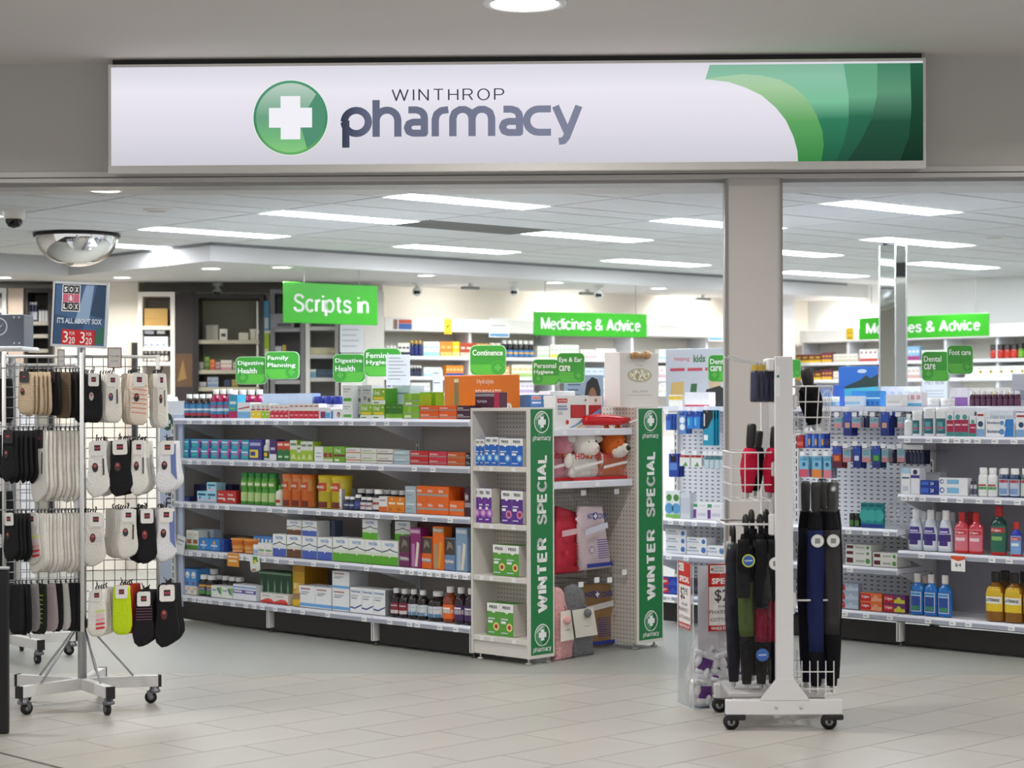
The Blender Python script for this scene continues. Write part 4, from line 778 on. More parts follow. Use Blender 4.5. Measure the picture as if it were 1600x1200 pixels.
# goods in the side cabinet
SW = PL(-43.8, 8.02)
T1, T2, T3, T4 = 'side cabinet top shelf', 'side cabinet second shelf', 'side cabinet third shelf', 'side cabinet bottom shelf'
def fess(c, c2, badge=None, dep=.07):
    pr = [(0, .74, 1, 1, '#f0f0ee'), ('p', [(.3, .75), (.5, .68), (.7, .75)], '#f0f0ee'), (.08, .5, .6, .54, '#dfe6f2'), (.08, .38, .45, .46, '#eef2f8'), ('d', .72, .28, .13, c2), ('d', .72, .28, .07, badge or '#cfe4f6'), (.1, .08, .6, .11, '#dfe6f2')]
    return carton(c, pr, (('FESS', .5, .88, .6, .09, '#20243c'),), dep=dep, side='#cfcac2')
fb = fess('#1d66c4', '#5ea6e6')
run(SW, ZW[3], 737, 757, 686, 3, fb, 'narrow blue and white carton', T1, .03); run(SW, ZW[3], 758, 779, 683, 2, fb, 'medium blue and white carton', T1, .03); run(SW, ZW[3], 780, 817, 685, 2, fess('#1d66c4', '#6fb2ea', '#e9eef4'), 'broad blue and white carton', T1, .03)
run(SW, ZW[2], 738, 768, 763, 3, fess('#6a2f9a', '#b06cc4', '#e3b6d8'), 'narrow purple and white carton', T2, .03); run(SW, ZW[2], 783, 817, 767, 2, fess('#5a2d8c', '#c98ac0', '#a02a3a'), 'broad purple and white carton', T2, .04)
run(SW, ZW[1], 770, 811, 852, 2, fess('#57a03a', '#f0d98a', '#a8382c', .1), 'green and white carton', T3, .04); run(SW, ZW[0], 761, 802, 943, 2, fess('#57a03a', '#f0d98a', '#a8382c', .11), 'green and white carton', T4, .04)
# goods in the recess
pad = carton('#ecebea', ((.45, .32, .92, .72, '#a81f24'), ('p', [(.5, .36), (.86, .34), (.84, .68), (.48, .7)], '#c22a2c'), (.04, .76, .4, .93, '#f4f2f2'), (.06, .78, .36, .91, '#c8242c'), ('p', [(.4, .03), (.98, .3), (.98, .45), (.5, .03)], '#6fa3d4'), ('p', [(.62, .03), (.98, .2), (.98, .26), (.7, .03)], '#e2b93a'), ('d', .35, .2, .085, '#f6f4f4'), ('d', .35, .2, .07, '#c8242c'), ('d', .9, .86, .045, '#a88a2c'), (.06, .66, .34, .7, '#7f93b8'), (.06, .58, .36, .62, '#7f93b8'), (.06, .5, .2, .52, '#aab'), (.06, .44, .22, .46, '#aab')), (('HOTPAK', .21, .845, .24, .06, '#f4f0f0'),), dep=.09)
run(CF, 1.355, 867, 920, 618, 1, pad, 'white heating pad carton with red pad picture and blue ribbon,', 'recess top shelf', .07)
run(CF, 1.355, 915, 941, 619, 1, carton('#e9e7e6', ((.05, .3, .95, .72, '#b02228'), ('p', [(0, .03), (.9, .5), (.9, .62), (0, .3)], '#6fa3d4'), ('d', .6, .87, .06, '#a88a2c')), dep=.08), 'second heating pad carton half hidden behind the first,', 'recess top shelf', .2)
def bag(poly_px, pl, dd, t, m, name, label, cat, rough=.05):
    pts = [pl.hit(x, y, dd) for x, y in poly_px]; cx = sum(p[0] for p in pts) / len(pts); zb = min(p[1] for p in pts)
    o = ob(name, MB().pillow([(a - cx, z - zb) for a, z in pts], t, m, t / 2 - .0, rough=rough), None, pl.w(cx, dd, zb), pl.th)
    tag(o, label, cat); return o, (lambda x, y: (pl.hit(x, y, dd)[0] - cx, pl.hit(x, y, dd)[1] - zb))
o, f = bag([(919, 664), (950, 665), (975, 664), (985, 661), (993, 655), (985, 652), (960, 648), (940, 647), (920, 650), (916, 657)], CF, .03, .07, M('#d0141c', .25, 0, .08, 20, .2), 'red_bag', 'shiny red plastic bag lying on the recess top shelf', 'bag')
ob('white_print', MB().flat([f(976, 659), f(990, 654), f(991, 656), f(978, 661)], -.034, M('#f3e6e6')), o)
def plush(cx, cy, r, body, face, label, ear, top, base='#c8202a', zt=1.046, dd=.07):
    a, z = CF.hit(cx, cy, dd); k = (CF.hit(cx + 10, cy, dd)[0] - a) / 10; R_ = r * k * 1.0
    T = empty('plush_hot_pack', label, 'soft toy', CF.w(a, dd + .05, zt), CF.th, 'plush hot packs'); h = z - zt
    bm = M(body, .9, 0, .06, 120, .4); fm = M(face, .9, 0, .06, 120, .4)
    w = R_ * 1.45
    ob('body', MB().pillow(rrect(-w, .012, w, h * .72, R_ * .5), .07, bm, 0), T)
    hd = ob('head', MB().ball((0, -.012, h), R_, bm, 16, 12, 1, .8, 1.), T)
    if ear == 'side': ob('muzzle', MB().ball((R_ * .3, -R_ * .62, h - R_ * .32), R_ * .62, fm, 12, 8, .95, .8, .8), hd)
    else: ob('muzzle', MB().ball((R_ * .2, -R_ * .42, h - R_ * .42), R_ * .78, fm, 12, 8, 1.12, .78, .72).ball((R_ * .34, -R_ * .95, h - R_ * .32), R_ * .34, fm, 10, 6), hd)
    for s in (-1, 1):
        if ear == 'side': ob('ear', MB().ball((s * R_ * 1.3, -.01, h + R_ * .28), R_ * .56, fm if s > 0 else bm, 10, 6, 1.25, .4, .5), T)
        else: ob('ear', MB().lathe([(R_ * .42, 0), (R_ * .25, R_ * .5), (0, R_ * .9)], bm, 8, 1, .5, s * R_ * .55, -.01, z0=h + R_ * .6), T)
        ob('eye', MB().ball((s * R_ * .38 + R_ * .12, -R_ * .8, h + R_ * .12), R_ * .1, BLACK, 8, 6), hd)
        ob('arm', MB().ball((s * w * 1.05, -.015, h * .55), R_ * .42, bm, 10, 8, .8, .8, 1.3), T)
    ob('nose', MB().ball((R_ * .34, -R_ * 1.2, h - R_ * .28), R_ * (.2 if ear == 'up' else .09), BLACK if ear == 'up' else M('#b08a84', .6), 8, 6), hd)
    sl_ = ob('sleeve', MB().box(-w * 1.05, -.052, .0, w * 1.05, -.05, h * .74, CLEAR(.08, '#ffffff', .03, .15)), T)
    ob('sleeve_base', MB().box(-w * 1.05, -.0535, 0, w * 1.05, -.0525, .018, M(base, .3)), sl_)
    ob('sleeve_band', MB().flat([(-w * .95, h * .3), (w, h * .46), (w, h * .54), (-w * .95, h * .38)], -.054, M('#efe9e6')), sl_)
    text('HOT', sl_, -w * .45, h * .66, w * .95, .036, M('#c8202a', .5, 0, 0), -.0545, .03); text('PET', sl_, w * .55, h * .66, w * .8, .036, M('#c8202a', .5, 0, 0), -.0545, .03)
    ob('roundel', MB().flat(circ(w * .08, h * .66, .017, 14), -.0545, M('#c8202a')).flat(cross(w * .08, h * .66, .012, .004), -.0552, M('#f6d25a')), sl_)
    for q in range(4): ob('print_line', MB().flat([(w * .1, h * (.12 + q * .05)), (w * .9, h * (.12 + q * .05)), (w * .9, h * (.135 + q * .05)), (w * .1, h * (.135 + q * .05))], -.0545, M('#c98a8a')), sl_)
    return T
plush(880, 692, 15, '#d98a9a', '#e3a3ae', 'pink ribbed plush animal hot pack half behind the green panel', 'side', 0, dd=.12)
plush(919, 693, 15.5, '#efece4', '#f0e4dc', 'white lamb plush hot pack in the middle of the recess shelf', 'side', 0)
plush(964, 693, 15.5, '#d2631f', '#e9e2d8', 'orange fox plush hot pack beside the pegboard side', 'up', 0)
# covers and bed socks hung below
POLY = CLEAR(.10, '#fbfbfc', .04, .22)
def cover(px, base, dark, band, label, words=('HOT', 'COVER'), dd=.1):
    o, f = bag(px, CF, dd, .05, M(base, .55, 0, .06, 40, .25), 'hot_cover', label, 'hot water bottle cover')
    o['group'] = 'hot covers in the recess'
    (ax, ay), (bx, by), (cx_, cy_), (dx, dy) = px[0], px[1], px[2], px[3]        # bottom left, bottom right, top right, top left
    def q(u, v): return f(ax + (bx - ax) * u + ((dx + (cx_ - dx) * u) - (ax + (bx - ax) * u)) * v, ay + (by - ay) * u + ((dy + (cy_ - dy) * u) - (ay + (by - ay) * u)) * v)
    def qd(u0, v0, u1, v1, m, y, s=0): return MB().flat([q(u0, v0), q(u1, v0 + s), q(u1, v1 + s), q(u0, v1)], y, M(m, .5))
    ob('hem', qd(.08, .05, .9, .11, dark, -.0285), o); ob('band', qd(.06, .55, .9, .64, band, -.0285, .10), o)
    for i in range(9): ob('print_line', qd(.46, .18 + i * .035, .8, .193 + i * .035, dark, -.0285), o)
    ob('print_badge', MB().flat([(q(.26, .32)[0] + .022 * math.cos(t * .4), q(.26, .32)[1] + .022 * math.sin(t * .4)) for t in range(16)], -.0285, M(dark)).flat([(q(.26, .32)[0] + .018 * math.cos(t * .4), q(.26, .32)[1] + .018 * math.sin(t * .4)) for t in range(16)], -.029, M(base)), o)
    a = q(.27, .84); b = q(.72, .84); c = q(.5, .84); wdt = abs(q(1, .8)[0] - q(0, .8)[0])
    text(words[0], o, a[0], a[1], wdt * .26, .034, M(dark, .5, 0, 0), -.03, .03)
    if words[1]: text(words[1], o, b[0], b[1], wdt * .32, .034, M(dark, .5, 0, 0), -.03, .03)
    ob('roundel', MB().flat(circ(c[0] - (.01 if words[1] else -.045), c[1], .024, 16), -.0295, M(dark)).flat(cross(c[0] - (.01 if words[1] else -.045), c[1], .017, .006), -.0303, M('#f1e9e6')), o)
    return o
cover([(868, 898), (916, 894), (904, 800), (872, 790)], '#d22f48', '#a8101c', '#e3b9c0', 'red hot water bottle cover in clear bag, hanging nearest the green panel', ('HOT', ''), .13)
cover([(908, 893), (958, 887), (944, 790), (906, 790)], '#d3bfc4', '#22348c', '#cfd0de', 'pale pink hot water bottle cover with navy print, upper hook', dd=.08)
cover([(902, 1016), (962, 1008), (958, 912), (900, 912)], '#a07c4e', '#22348c', '#d2cdcb', 'tan hot water bottle cover with navy print, hanging lowest', dd=.2)
def gusset(px0, px1, y0, y1, dd, label):      # folded film of a hanging bag's top
    a0, z0 = CF.hit(px0, y1, dd); a1, z1 = CF.hit(px1, y0, dd); w = (a1 - a0) / 2
    pts = [(-w, 0), (w, 0), (w * .8, (z1 - z0) * .5), (w * .3, z1 - z0), (-w * .3, z1 - z0), (-w * .8, (z1 - z0) * .5)]
    o = ob('film_bag', MB().pillow(pts, .04, POLY, .02, rough=.25), None, CF.w((a0 + a1) / 2, dd, z0), CF.th); tag(o, label, 'bag'); return o
gusset(868, 905, 768, 793, .1, 'crumpled clear film top over the red cover'); gusset(905, 948, 768, 792, .06, 'crumpled clear film top over the pale pink cover'); gusset(925, 964, 893, 915, .17, 'crumpled clear film top over the tan cover')
for i, (px, py) in enumerate(((884, 770), (936, 768), (905, 905), (925, 905), (880, 912), (948, 893))):
    a, z = CF.hit(px, py, .2); L = empty('peg_hook', ORD[i] + ' chrome hook on the recess pegboard with white price flag', 'hook', CF.w(a, .06, z), CF.th, 'recess hooks')
    ob('wire', MB().tube([(0, .345, 0), (0, .02, 0), (0, 0, .012)], .003, STEEL), L); ob('price_flag', MB().box(-.022, -.003, -.012, .022, -.0015, .02, M('#f2f2f4')), L)
def bedsock(pts, base, label, card, ball, dd):
    o, f = bag(pts, CF, dd, .06, M(base, .95, 0, .25, 60, 1.), 'bed_socks', label, 'socks', .12)
    ob('header_card', MB().prism([f(*p) for p in card], -.036, -.034, M('#e3ddd2', .6)), o)
    a, z = f((card[0][0] + card[1][0]) / 2, card[0][1] - 18); ob('card_line', MB().box(a - .02, -.0368, z, a + .02, -.0362, z + .004, M('#9d968c')), o); text('BED SOCKS', o, a, z + .05, .07, .009, M('#a39c90', .5, 0, 0), -.037, 0, 1)
    a, z = f(*ball); ob('pompom', MB().ball((a, -.045, z), .026, M(base, .95, 0, .25, 60, 1.), 10, 8), o); return o
bedsock([(870, 1035), (897, 1028), (899, 1005), (891, 960), (886, 940), (880, 918), (869, 917), (868, 960)], '#e0a9a8', 'pink knitted bed socks on a cream card, hanging low beside the green panel', [(869, 1002), (890, 998), (884, 952), (869, 955)], (877, 968), .02)
bedsock([(897, 1030), (931, 1024), (930, 1000), (918, 950), (914, 920), (902, 912), (888, 918), (886, 950)], '#77787a', 'grey marled bed socks on a cream card, hanging low in the recess', [(893, 996), (927, 991), (920, 948), (887, 953)], (909, 957), .04)
# things standing on top of the gondola and the end display
def board(px, pl, dd, z, t, m, label, name='display_card', cat='sign'):
    """upright card: px = left, right, top, bottom columns and rows"""
    a0, zt = pl.hit(px[0], px[2], dd); a1 = pl.hit(px[1], px[2], dd)[0]; zb = z if z is not None else pl.hit(px[0], px[3], dd)[1]
    w, h = a1 - a0, zt - zb
    o = ob(name, MB().cham(-w / 2, 0, 0, w / 2, t, h, m, min(.003, t / 3)), None, pl.w((a0 + a1) / 2, dd, zb), pl.th); tag(o, label, cat); return o, w, h
o, w, h = board((694, 811, 587, 635), GA, .34, 1.409, .008, M('#d9741c', .4, 0, .05, 3), 'orange rehydration advert board standing on top of the long gondola')
text('Hydralyte', o, w * .06, h * .84, w * .22, h * .14, M('#f6ead8', .5, 0, 0), -.001, .0); text('REHYDRATES', o, w * .1, h * .6, w * .34, h * .14, M('#f6ead8', .5, 0, 0), -.001, .01)
text('FASTER', o, w * .22, h * .24, w * .42, h * .26, M('#f6efe6', .5, 0, 0), -.001, .05)
ob('tube_picture', MB().flat(rrect(-w * .36, h * .1, -w * .3, h * .84, .004), -.001, M('#8a7250')).flat(circ(-w * .33, h * .4, w * .045, 14, h * .34), -.0006, M('#b98a4a')).flat(rrect(-w * .36, h * .84, -w * .3, h * .92, .003), -.0012, M('#e2d6b8')), o)
o, w, h = board((742, 780, 613, 635), GA, .12, 1.4815, .07, M('#47132f', .4), 'dark plum flat carton lying on top of the side cabinet', 'carton', 'carton')
ob('end_print', MB().box(w * .3, -.001, 0, w / 2, -.0002, h, M('#a8204a')).box(-w / 2, -.001, h * .72, w * .3, -.0002, h * .9, M('#8f8a90')), o); text('Hydralyte', o, -w * .2, h * .4, w * .4, h * .22, M('#efe6ee', .5, 0, 0), -.0015)
bx_ = carton('#4d7cb4', ((.1, .62, .9, .92, '#f2eeee'), (.14, .66, .86, .88, '#c4242c'), (.1, .3, .9, .45, '#d8e2f0')), (('HOTPAK', .5, .77, .6, .13, '#f4eeee'),), dep=.1)
run(CF, 1.482, 829, 865, 617, 2, bx_, 'small blue heating carton with red badge', 'above the green panel', .36)
o, w, h = board((860, 899, 611, 620), CF, .55, 1.41, .1, M('#e2e4e8', .4), 'white carton lying behind the heating cartons on the gondola top', 'carton', 'carton')
ob('side_print', MB().box(-w / 2, -.0012, h * .1, w / 2, -.0003, h * .4, M('#3a4c5c')), o)
o, w, h = board((882, 943, 585, 640), CF, .62, 1.41, .006, M('#93a4b8', .4, 0, .05, 4), 'grey-blue advert card with smiling dark-haired portrait on the gondola top')
cx = w * .22
ob('portrait', MB().flat([(cx - w * .2, h * .1), (cx - w * .22, h * .5), (cx - w * .16, h * .82), (cx - w * .02, h * .95), (cx + w * .12, h * .9), (cx + w * .2, h * .65), (cx + w * .19, h * .12)], -.0008, M('#1a1512'))
   .flat(circ(cx - w * .01, h * .42, w * .115, 18, h * .29), -.0012, M('#8a5a3e')).flat([(cx - w * .07, h * .3), (cx + w * .05, h * .3), (cx - w * .005, h * .22)], -.0016, M('#f1e6de')).flat(circ(cx - w * .055, h * .5, w * .018, 8), -.0016, M('#1a1210')).flat(circ(cx + w * .035, h * .5, w * .018, 8), -.0016, M('#1a1210')).flat([(cx - w * .02, h * .36), (cx + w * .01, h * .36), (cx - w * .005, h * .46)], -.0016, M('#7a4c34')), o)
for i in range(4): ob('print_line', MB().box(-w * .42, -.001, h * (.75 - i * .12), -w * (.1 + .05 * (i % 2)), -.0004, h * (.79 - i * .12), M('#5f7086')), o)
run(CF, 1.409, 951, 969, 606, 2, bottle('rollon', '#e9ecf2', '#f3f4f6', ((.1, .42, '#2b3f8c', 50),), name='roll_on', cat='bottle'), 'white roll-on deodorant with navy dot', 'beside the gift bag', .5)
o, w, h = board((969, 1029, 550, 634), CF, .06, 1.4815, .13, M('#dcd7d0', .5, 0, .02, 5), 'tall cream gift carton with oval window and gold bow on the far green wing', 'gift_carton', 'carton')
ob('oval_window', MB().flat(circ(-.0, h * .585, w * .31, 24, h * .125), -.0006, M('#8c8670')).flat(circ(0, h * .585, w * .29, 24, h * .115), -.001, M('#cfc9a8', .3, 0, .5, 160)), o)
for i in range(24):
    a = i * 2.4; r = .9 * math.sqrt((i + .5) / 24); ob('petal', MB().ball((w * .26 * r * math.cos(a), -.002, h * .585 + h * .1 * r * math.sin(a)), .011, M(['#e9e4cc', '#b4ad86', '#f3efe2'][i % 3], .5), 6, 4, 1, .4, 1), o)
text('GLAM', o, 0, h * .29, w * .4, h * .04, M('#a39a8c', .5, 0, 0), -.001); text('Cher', o, 0, h * .77, w * .2, h * .04, M('#a39a8c', .5, 0, 0), -.001)
ob('print_line', MB().box(-w * .3, -.0012, h * .215, w * .3, -.0004, h * .225, M('#b9b2a6')), o)
gm = M('#b8905c', .35, 0, .1)
ob('bow', MB().ball((-.05, -.014, h * .95), .045, gm, 10, 6, 1, .4, .5).ball((.05, -.014, h * .955), .045, gm, 10, 6, 1, .4, .6).ball((0, -.02, h * .945), .018, gm, 8, 6).tube([(0, -.015, h * .94), (-.06, -.012, h * .9), (-.09, -.01, h * .9)], .007, gm).tube([(0, -.015, h * .94), (.05, -.012, h * .89)], .007, gm), o)
# ------------------------------------------------------------------ second gondola: dental goods
LILAC = M('#a2a0a8', .5, 0, .03, 6); SLOT = PERF('#d9dbe2', .05, .028, .011, .004, '#55565c')
LB = [.20, .48, .595, .72, .942, 1.30]; sB0 = -8.555
gB = gondola('white gondola of dental goods behind the umbrella rack, slotted back panels', GB, sB0, (1.035, 1.035, 1.10), LB, .42, [SLOT, SLOT, LILAC], 1.46, skip={(0, 2), (0, 4), (0, 5), (1, 2), (1, 4), (1, 5), (2, 1), (2, 3)})
ob('top_board', MB().box(0, .2, 1.462, 3.17, .95, 1.478, SHW), gB); ob('top_rail', MB().cham(0, .186, 1.446, 3.17, .2, 1.484, LIP), gB); ob('far_panel', MB().box(0, .93, .03, 3.17, .95, 1.46, LILAC), gB)
tickets(gB, GB, sB0, 1.30, (1418, 1452, 1478, 1496, 1512, 1528, 1555, 1585)); tickets(gB, GB, sB0, .942, (1413, 1425, 1442, 1475, 1500, 1530, 1560, 1590)); tickets(gB, GB, sB0, .595, (1440, 1550, 1577)); tickets(gB, GB, sB0, .20, (1320, 1353, 1390, 1450, 1488, 1513, 1580, 1045, 1080)); tickets(gB, GB, sB0, .72, (1326, 1353, 1385, 1048, 1065, 1085, 1115)); tickets(gB, GB, sB0, .48, (1328, 1045, 1072))
B4, B3, B2, B1 = 'dental gondola upper shelf', 'dental gondola second shelf', 'dental gondola third shelf', 'dental gondola bottom shelf'
z = 1.301
wm = bottle('tub', '#e9ecee', '#f3f4f4', ((.08, .62, '#2f6a72', 50), (.2, .5, '#5aa0a8', 26), (.26, .32, '#c8486a', 40)), flat=.7, name='bottle', cat='bottle')
run(GB, z, 1410, 1422, 647, 1, bottle('rinse', '#e6e9ea', '#f3f4f4'), 'plain white bottle at the peg end of', B4); run(GB, z, 1423, 1437, 642, 1, wm, 'short white mouthwash bottle with teal label', B4); run(GB, z, 1440, 1478, 637, 2, wm, 'large white mouthwash bottle with teal label', B4)
mt = carton('#e4e6ea', ((0, .1, 1, .62, '#a3244c'), (0, 0, 1, .16, '#3a8a86'), ('d', .5, .72, .1, '#4a9a96'), (.1, .4, .9, .46, '#e9c3cf')))
run(GB, z, 1479, 1490, 641, 1, mt, 'narrow white and maroon carton', B4); run(GB, z, 1491, 1513, 640, 2, mt, 'wider white and maroon carton', B4); run(GB, z, 1515, 1525, 650, 1, mt, 'short white and maroon carton', B4)
dp_ = carton('#e9edf2', ((0, 0, 1, .3, '#7fa8d0'), ('d', .5, .5, .12, '#2f4a6c'), (.1, .82, .9, .9, '#a33')))
run(GB, z, 1526, 1538, 643, 1, dp_, 'slim white carton with water drop', B4); run(GB, z, 1539, 1583, 641, 4, carton('#d8dde4', ((.1, .2, .9, .8, '#b9c2cc'),)), 'pale carton', 'back of ' + B4, .16)
bio = carton('#eef0f4', (('p', [(.66, 0), (1, 0), (1, 1), (.72, 1)], '#2f7fc8'), ('d', .58, .5, .3, '#5a8fc0')), (('biotene', .28, .55, .44, .4, '#2a3c58'),), dep=.06)
t = run(GB, z, 1540, 1584, 667, 1, bio, 'long white and blue lettered carton, lower of two,', B4); run(GB, t, 1540, 1584, 655, 1, bio, 'long white and blue lettered carton, upper of two,', B4)
run(GB, z, 1587, 1604, 645, 1, dp_, 'wide white carton with water drop', B4)
z = .943
cu = carton('#f0f1f2', ((0, .8, 1, 1, '#a9d0e8'), (.2, .1, .8, .3, '#c9d2da'), (.1, .6, .9, .66, '#2c4a7c')))
run(GB, z, 1408, 1422, 732, 1, cu, 'tall white carton with pale blue top', B3); run(GB, z, 1423, 1437, 732, 1, carton('#ecedf2', ((0, .62, 1, .74, '#4a3f8c'), ('d', .5, .86, .1, '#2a2a5c'))), 'tall white carton with violet band', B3)
run(GB, z, 1436, 1470, 738, 1, carton('#c9ccd4', ((.05, .1, .95, .9, '#d6d9df'),)), 'clear fronted tray', 'back of ' + B3, .2)
cb = carton('#1f3f9c', ((0, .2, .45, .8, '#3f6fd0'), ('p', [(.5, .2), (.95, .2), (.9, .75), (.55, .75)], '#16307c')), (('28', .66, .5, .2, .5, '#e6ecf6'),), dep=.05)
t = run(GB, z, 1438, 1466, 760, 1, cb, 'royal blue flat carton, lower of two,', B3); run(GB, t, 1438, 1466, 751, 1, cb, 'royal blue flat carton, upper of two,', B3)
cw = carton('#e8eaec', ((.28, .2, .7, .8, '#7fb8dc'), ('d', .1, .5, .3, '#2f5f9c'), ('d', .11, .5, .18, '#e8eaec')), dep=.05)
t = run(GB, z, 1467, 1512, 759, 1, cw, 'long white and blue toothpaste carton, lower of two,', B3); run(GB, t, 1467, 1512, 747, 1, cw, 'long white and blue toothpaste carton, upper of two,', B3)
run(GB, z, 1514, 1525, 752, 2, bottle('cone', '#c9ccd2', '#2c2c34', ((.1, .5, '#55586a'),)), 'tiny grey dropper bottle', B3)
run(GB, z, 1526, 1556, 731, 2, bottle('pill', '#eceeee', '#f4f4f4', ((.12, .5, '#dfe6e2', 80), (.24, .34, '#4a9a5a', 60), (.36, .42, '#a33', 50)), flat=.75), 'white rinse bottle with green line', B3)
run(GB, z, 1530, 1570, 733, 3, bottle('pill', '#d9dcde', '#e9eaea', flat=.75), 'white rinse bottle', 'back of ' + B3, .14)
run(GB, z, 1558, 1591, 732, 2, bottle('pill', '#27406c', '#eff0f0', ((.05, .62, '#c3cfe0', 75), (.5, .6, '#b02a34', 60), (.1, .3, '#7f9cc8', 50)), flat=.75), 'navy rinse bottle with pale label', B3)
run(GB, z, 1592, 1608, 732, 1, bottle('pill', '#2a5a4c', '#eff0f0', ((.05, .62, '#c9d6d0', 75), (.5, .6, '#b02a34', 60)), flat=.75), 'dark green rinse bottle with pale label', B3)
z = .596
cn = bottle('cone', '#d3dbe6', '#f1f2f3', ((.08, .24, '#e4e9f0', 50), (.25, .42, '#3b2a78', 60), (.44, .58, '#46368c', 50), (.46, .5, '#c9c3e4', 36), (.14, .26, '#42327f', 34)), flat=.7)
run(GB, z, 1415, 1485, 797, 3, cn, 'white tapered rinse bottle with violet label', B2, .05)
run(GB, z, 1432, 1494, 800, 3, bottle('cone', '#b9c1cc', '#dfe0e2', flat=.7), 'white tapered rinse bottle', 'back of ' + B2, .2)
def col(c, l, cap, l2): return bottle('rinse', c, cap, ((.06, .6, l, 70), (.46, .56, '#c8202a', 60), (.3, .38, l2, 40), (.0, .06, cap, 80)), (('Colgate', .5, .505, .6, .07, '#f4eeee'),), flat=.62, trans=True)
run(GB, z, 1488, 1533, 801, 2, col('#c8404e', '#d87484', '#c01c22', '#f0d4da'), 'pink rinse bottle with red cap', B2, .04)
run(GB, z, 1500, 1524, 800, 1, col('#b8303e', '#c86474', '#b01c22', '#f0d4da'), 'pink rinse bottle', 'back of ' + B2, .2)
run(GB, z, 1544, 1569, 791, 1, col('#17443c', '#2a6a58', '#b81c22', '#8ab86a'), 'dark green rinse bottle with red cap', B2, .04)
run(GB, z, 1576, 1594, 816, 1, col('#2a3cb0', '#7fa8dc', '#c42a1c', '#e4ecf6'), 'small blue rinse bottle with red cap', B2, .03); run(GB, z, 1598, 1614, 808, 1, col('#1f6a5c', '#3a8a78', '#c42a1c', '#cfe'), 'small teal rinse bottle with red cap', B2, .03)
o, w, h = board((1486, 1508, 868, 892), GB, -.03, None, .002, M('#eeeeec'), 'white hanging price flag with orange arrow below the pink rinse bottles', 'price_flag')
ob('arrow_print', MB().flat([(-w / 2, h), (-w / 2, h * .8), (0, h * .66), (w / 2, h * .8), (w / 2, h)], -.0006, M('#d8562a')), o); text('$4', o, 0, h * .4, w * .45, h * .25, M('#3a3a3a', .5, 0, 0), -.001)
z = .201
aq = bottle('rinse', '#1f74c4', '#d9d3d0', ((.06, .58, '#2a62b0', 60), (.08, .56, '#dfe6ee', 48), (.1, .46, '#2a4c9c', 42), (.48, .54, '#3f8fd0', 42), (.12, .22, '#3f8a6a', 36)), flat=.6, trans=True)
run(GB, z, 1419, 1484, 898, 3, aq, 'clear blue mouthwash bottle with white cap', B1, .04); run(GB, z, 1432, 1452, 900, 1, bottle('rinse', '#2a6ab0', '#cfc3c0', flat=.6), 'clear blue mouthwash bottle', 'back of ' + B1, .2)
am = bottle('rinse', '#8a5a14', '#201a18', ((.2, .58, '#e4c42a', 62), (.36, .5, '#efeee6', 58), (.5, .7, '#d9b42a', 50)), (('LISTERINE', .5, .435, .8, .06, '#1a1a1a'),), flat=.62, trans=True)
run(GB, z, 1536, 1625, 896, 3, am, 'amber mouthwash bottle with yellow label', B1, .04); run(GB, z, 1550, 1612, 893, 2, bottle('rinse', '#6a440e', '#201a18', flat=.6), 'amber mouthwash bottle', 'back of ' + B1, .2)
def cg(c, c2): return carton(c2, (('p', [(0, .1), (.55, .1), (.45, .9), (0, .9)], '#c01c24'), ('p', [(.5, .1), (1, .1), (1, .5), (.52, .5)], c), ('d', .72, .5, .3, c)), (('Colgate', .24, .55, .36, .42, '#f4eeee'),), dep=.05)
D1, D2, D3 = 'dental gondola bottom shelf under the pegs', 'dental gondola low shelf under the pegs', 'small shelf under the hanging brushes'
t = z
for i, (y, nm) in enumerate(((938, 'lowest'), (924, 'middle'), (911, 'topmost'))): t = run(GB, t, 1300, 1341, y, 1, cg('#b9c6d4', '#9fb0c2'), 'grey and red toothpaste carton, ' + nm + ' of three,', D1)
t = run(GB, z, 1344, 1378, 941, 1, cg('#e6a07a', '#e0703a'), 'orange and red toothpaste carton, lower of two,', D1); run(GB, t, 1344, 1378, 927, 1, cg('#e6a07a', '#e0703a'), 'orange and red toothpaste carton, upper of two,', D1)
t = run(GB, z, 1380, 1414, 944, 1, cg('#c8c83a', '#6a2f6c'), 'purple and red toothpaste carton, lower of two,', D1); run(GB, t, 1380, 1414, 930, 1, cg('#c8c83a', '#6a2f6c'), 'purple and red toothpaste carton, upper of two,', D1)
wp = carton('#e3e3de', ((.04, .25, .3, .8, '#5a2028'), (.4, .35, .75, .6, '#aeb0a8'), ('d', .88, .5, .3, '#5a9a4a')), dep=.16)
t = run(GB, .481, 1321, 1361, 869, 1, wp, 'white herbal toothpaste carton, lowest of three,', D2); t = run(GB, t, 1321, 1361, 860, 1, wp, 'white herbal toothpaste carton, middle of three,', D2); run(GB, t, 1321, 1361, 851, 1, wp, 'white herbal toothpaste carton, topmost of three,', D2, .05)
t = run(GB, .481, 1364, 1402, 874, 1, wp, 'herbal toothpaste carton nearer the rinses, lower of two,', D2); run(GB, t, 1364, 1402, 864, 1, wp, 'herbal toothpaste carton nearer the rinses, upper of two,', D2)
run(GB, .721, 1325, 1342, 802, 2, bottle('jar', '#1f2a26', '#141a18', ((.1, .5, '#4f7a3a', 50),), name='jar', cat='jar'), 'small dark jar', D3); run(GB, .721, 1345, 1379, 786, 3, carton('#1f8a8c', ((0, 0, 1, .16, '#1c3a8c'), ('d', .5, .5, .24, '#3fb0a8'), (.1, .85, .9, .95, '#16586a')), dep=.03), 'teal floss pouch', D3)
a0, z0 = GB.hit(1381, 828, .05); a1, z1 = GB.hit(1416, 783, .05)
o = ob('clear_bag', MB().pillow([(-.07, 0), (.07, 0), (.075, .1), (.06, .17), (-.06, .17), (-.075, .1)], .07, POLY, .035, rough=.2), None, GB.w((a0 + a1) / 2, .05, .722), GB.th); tag(o, 'clear bag of white floss picks on the small shelf', 'bag')
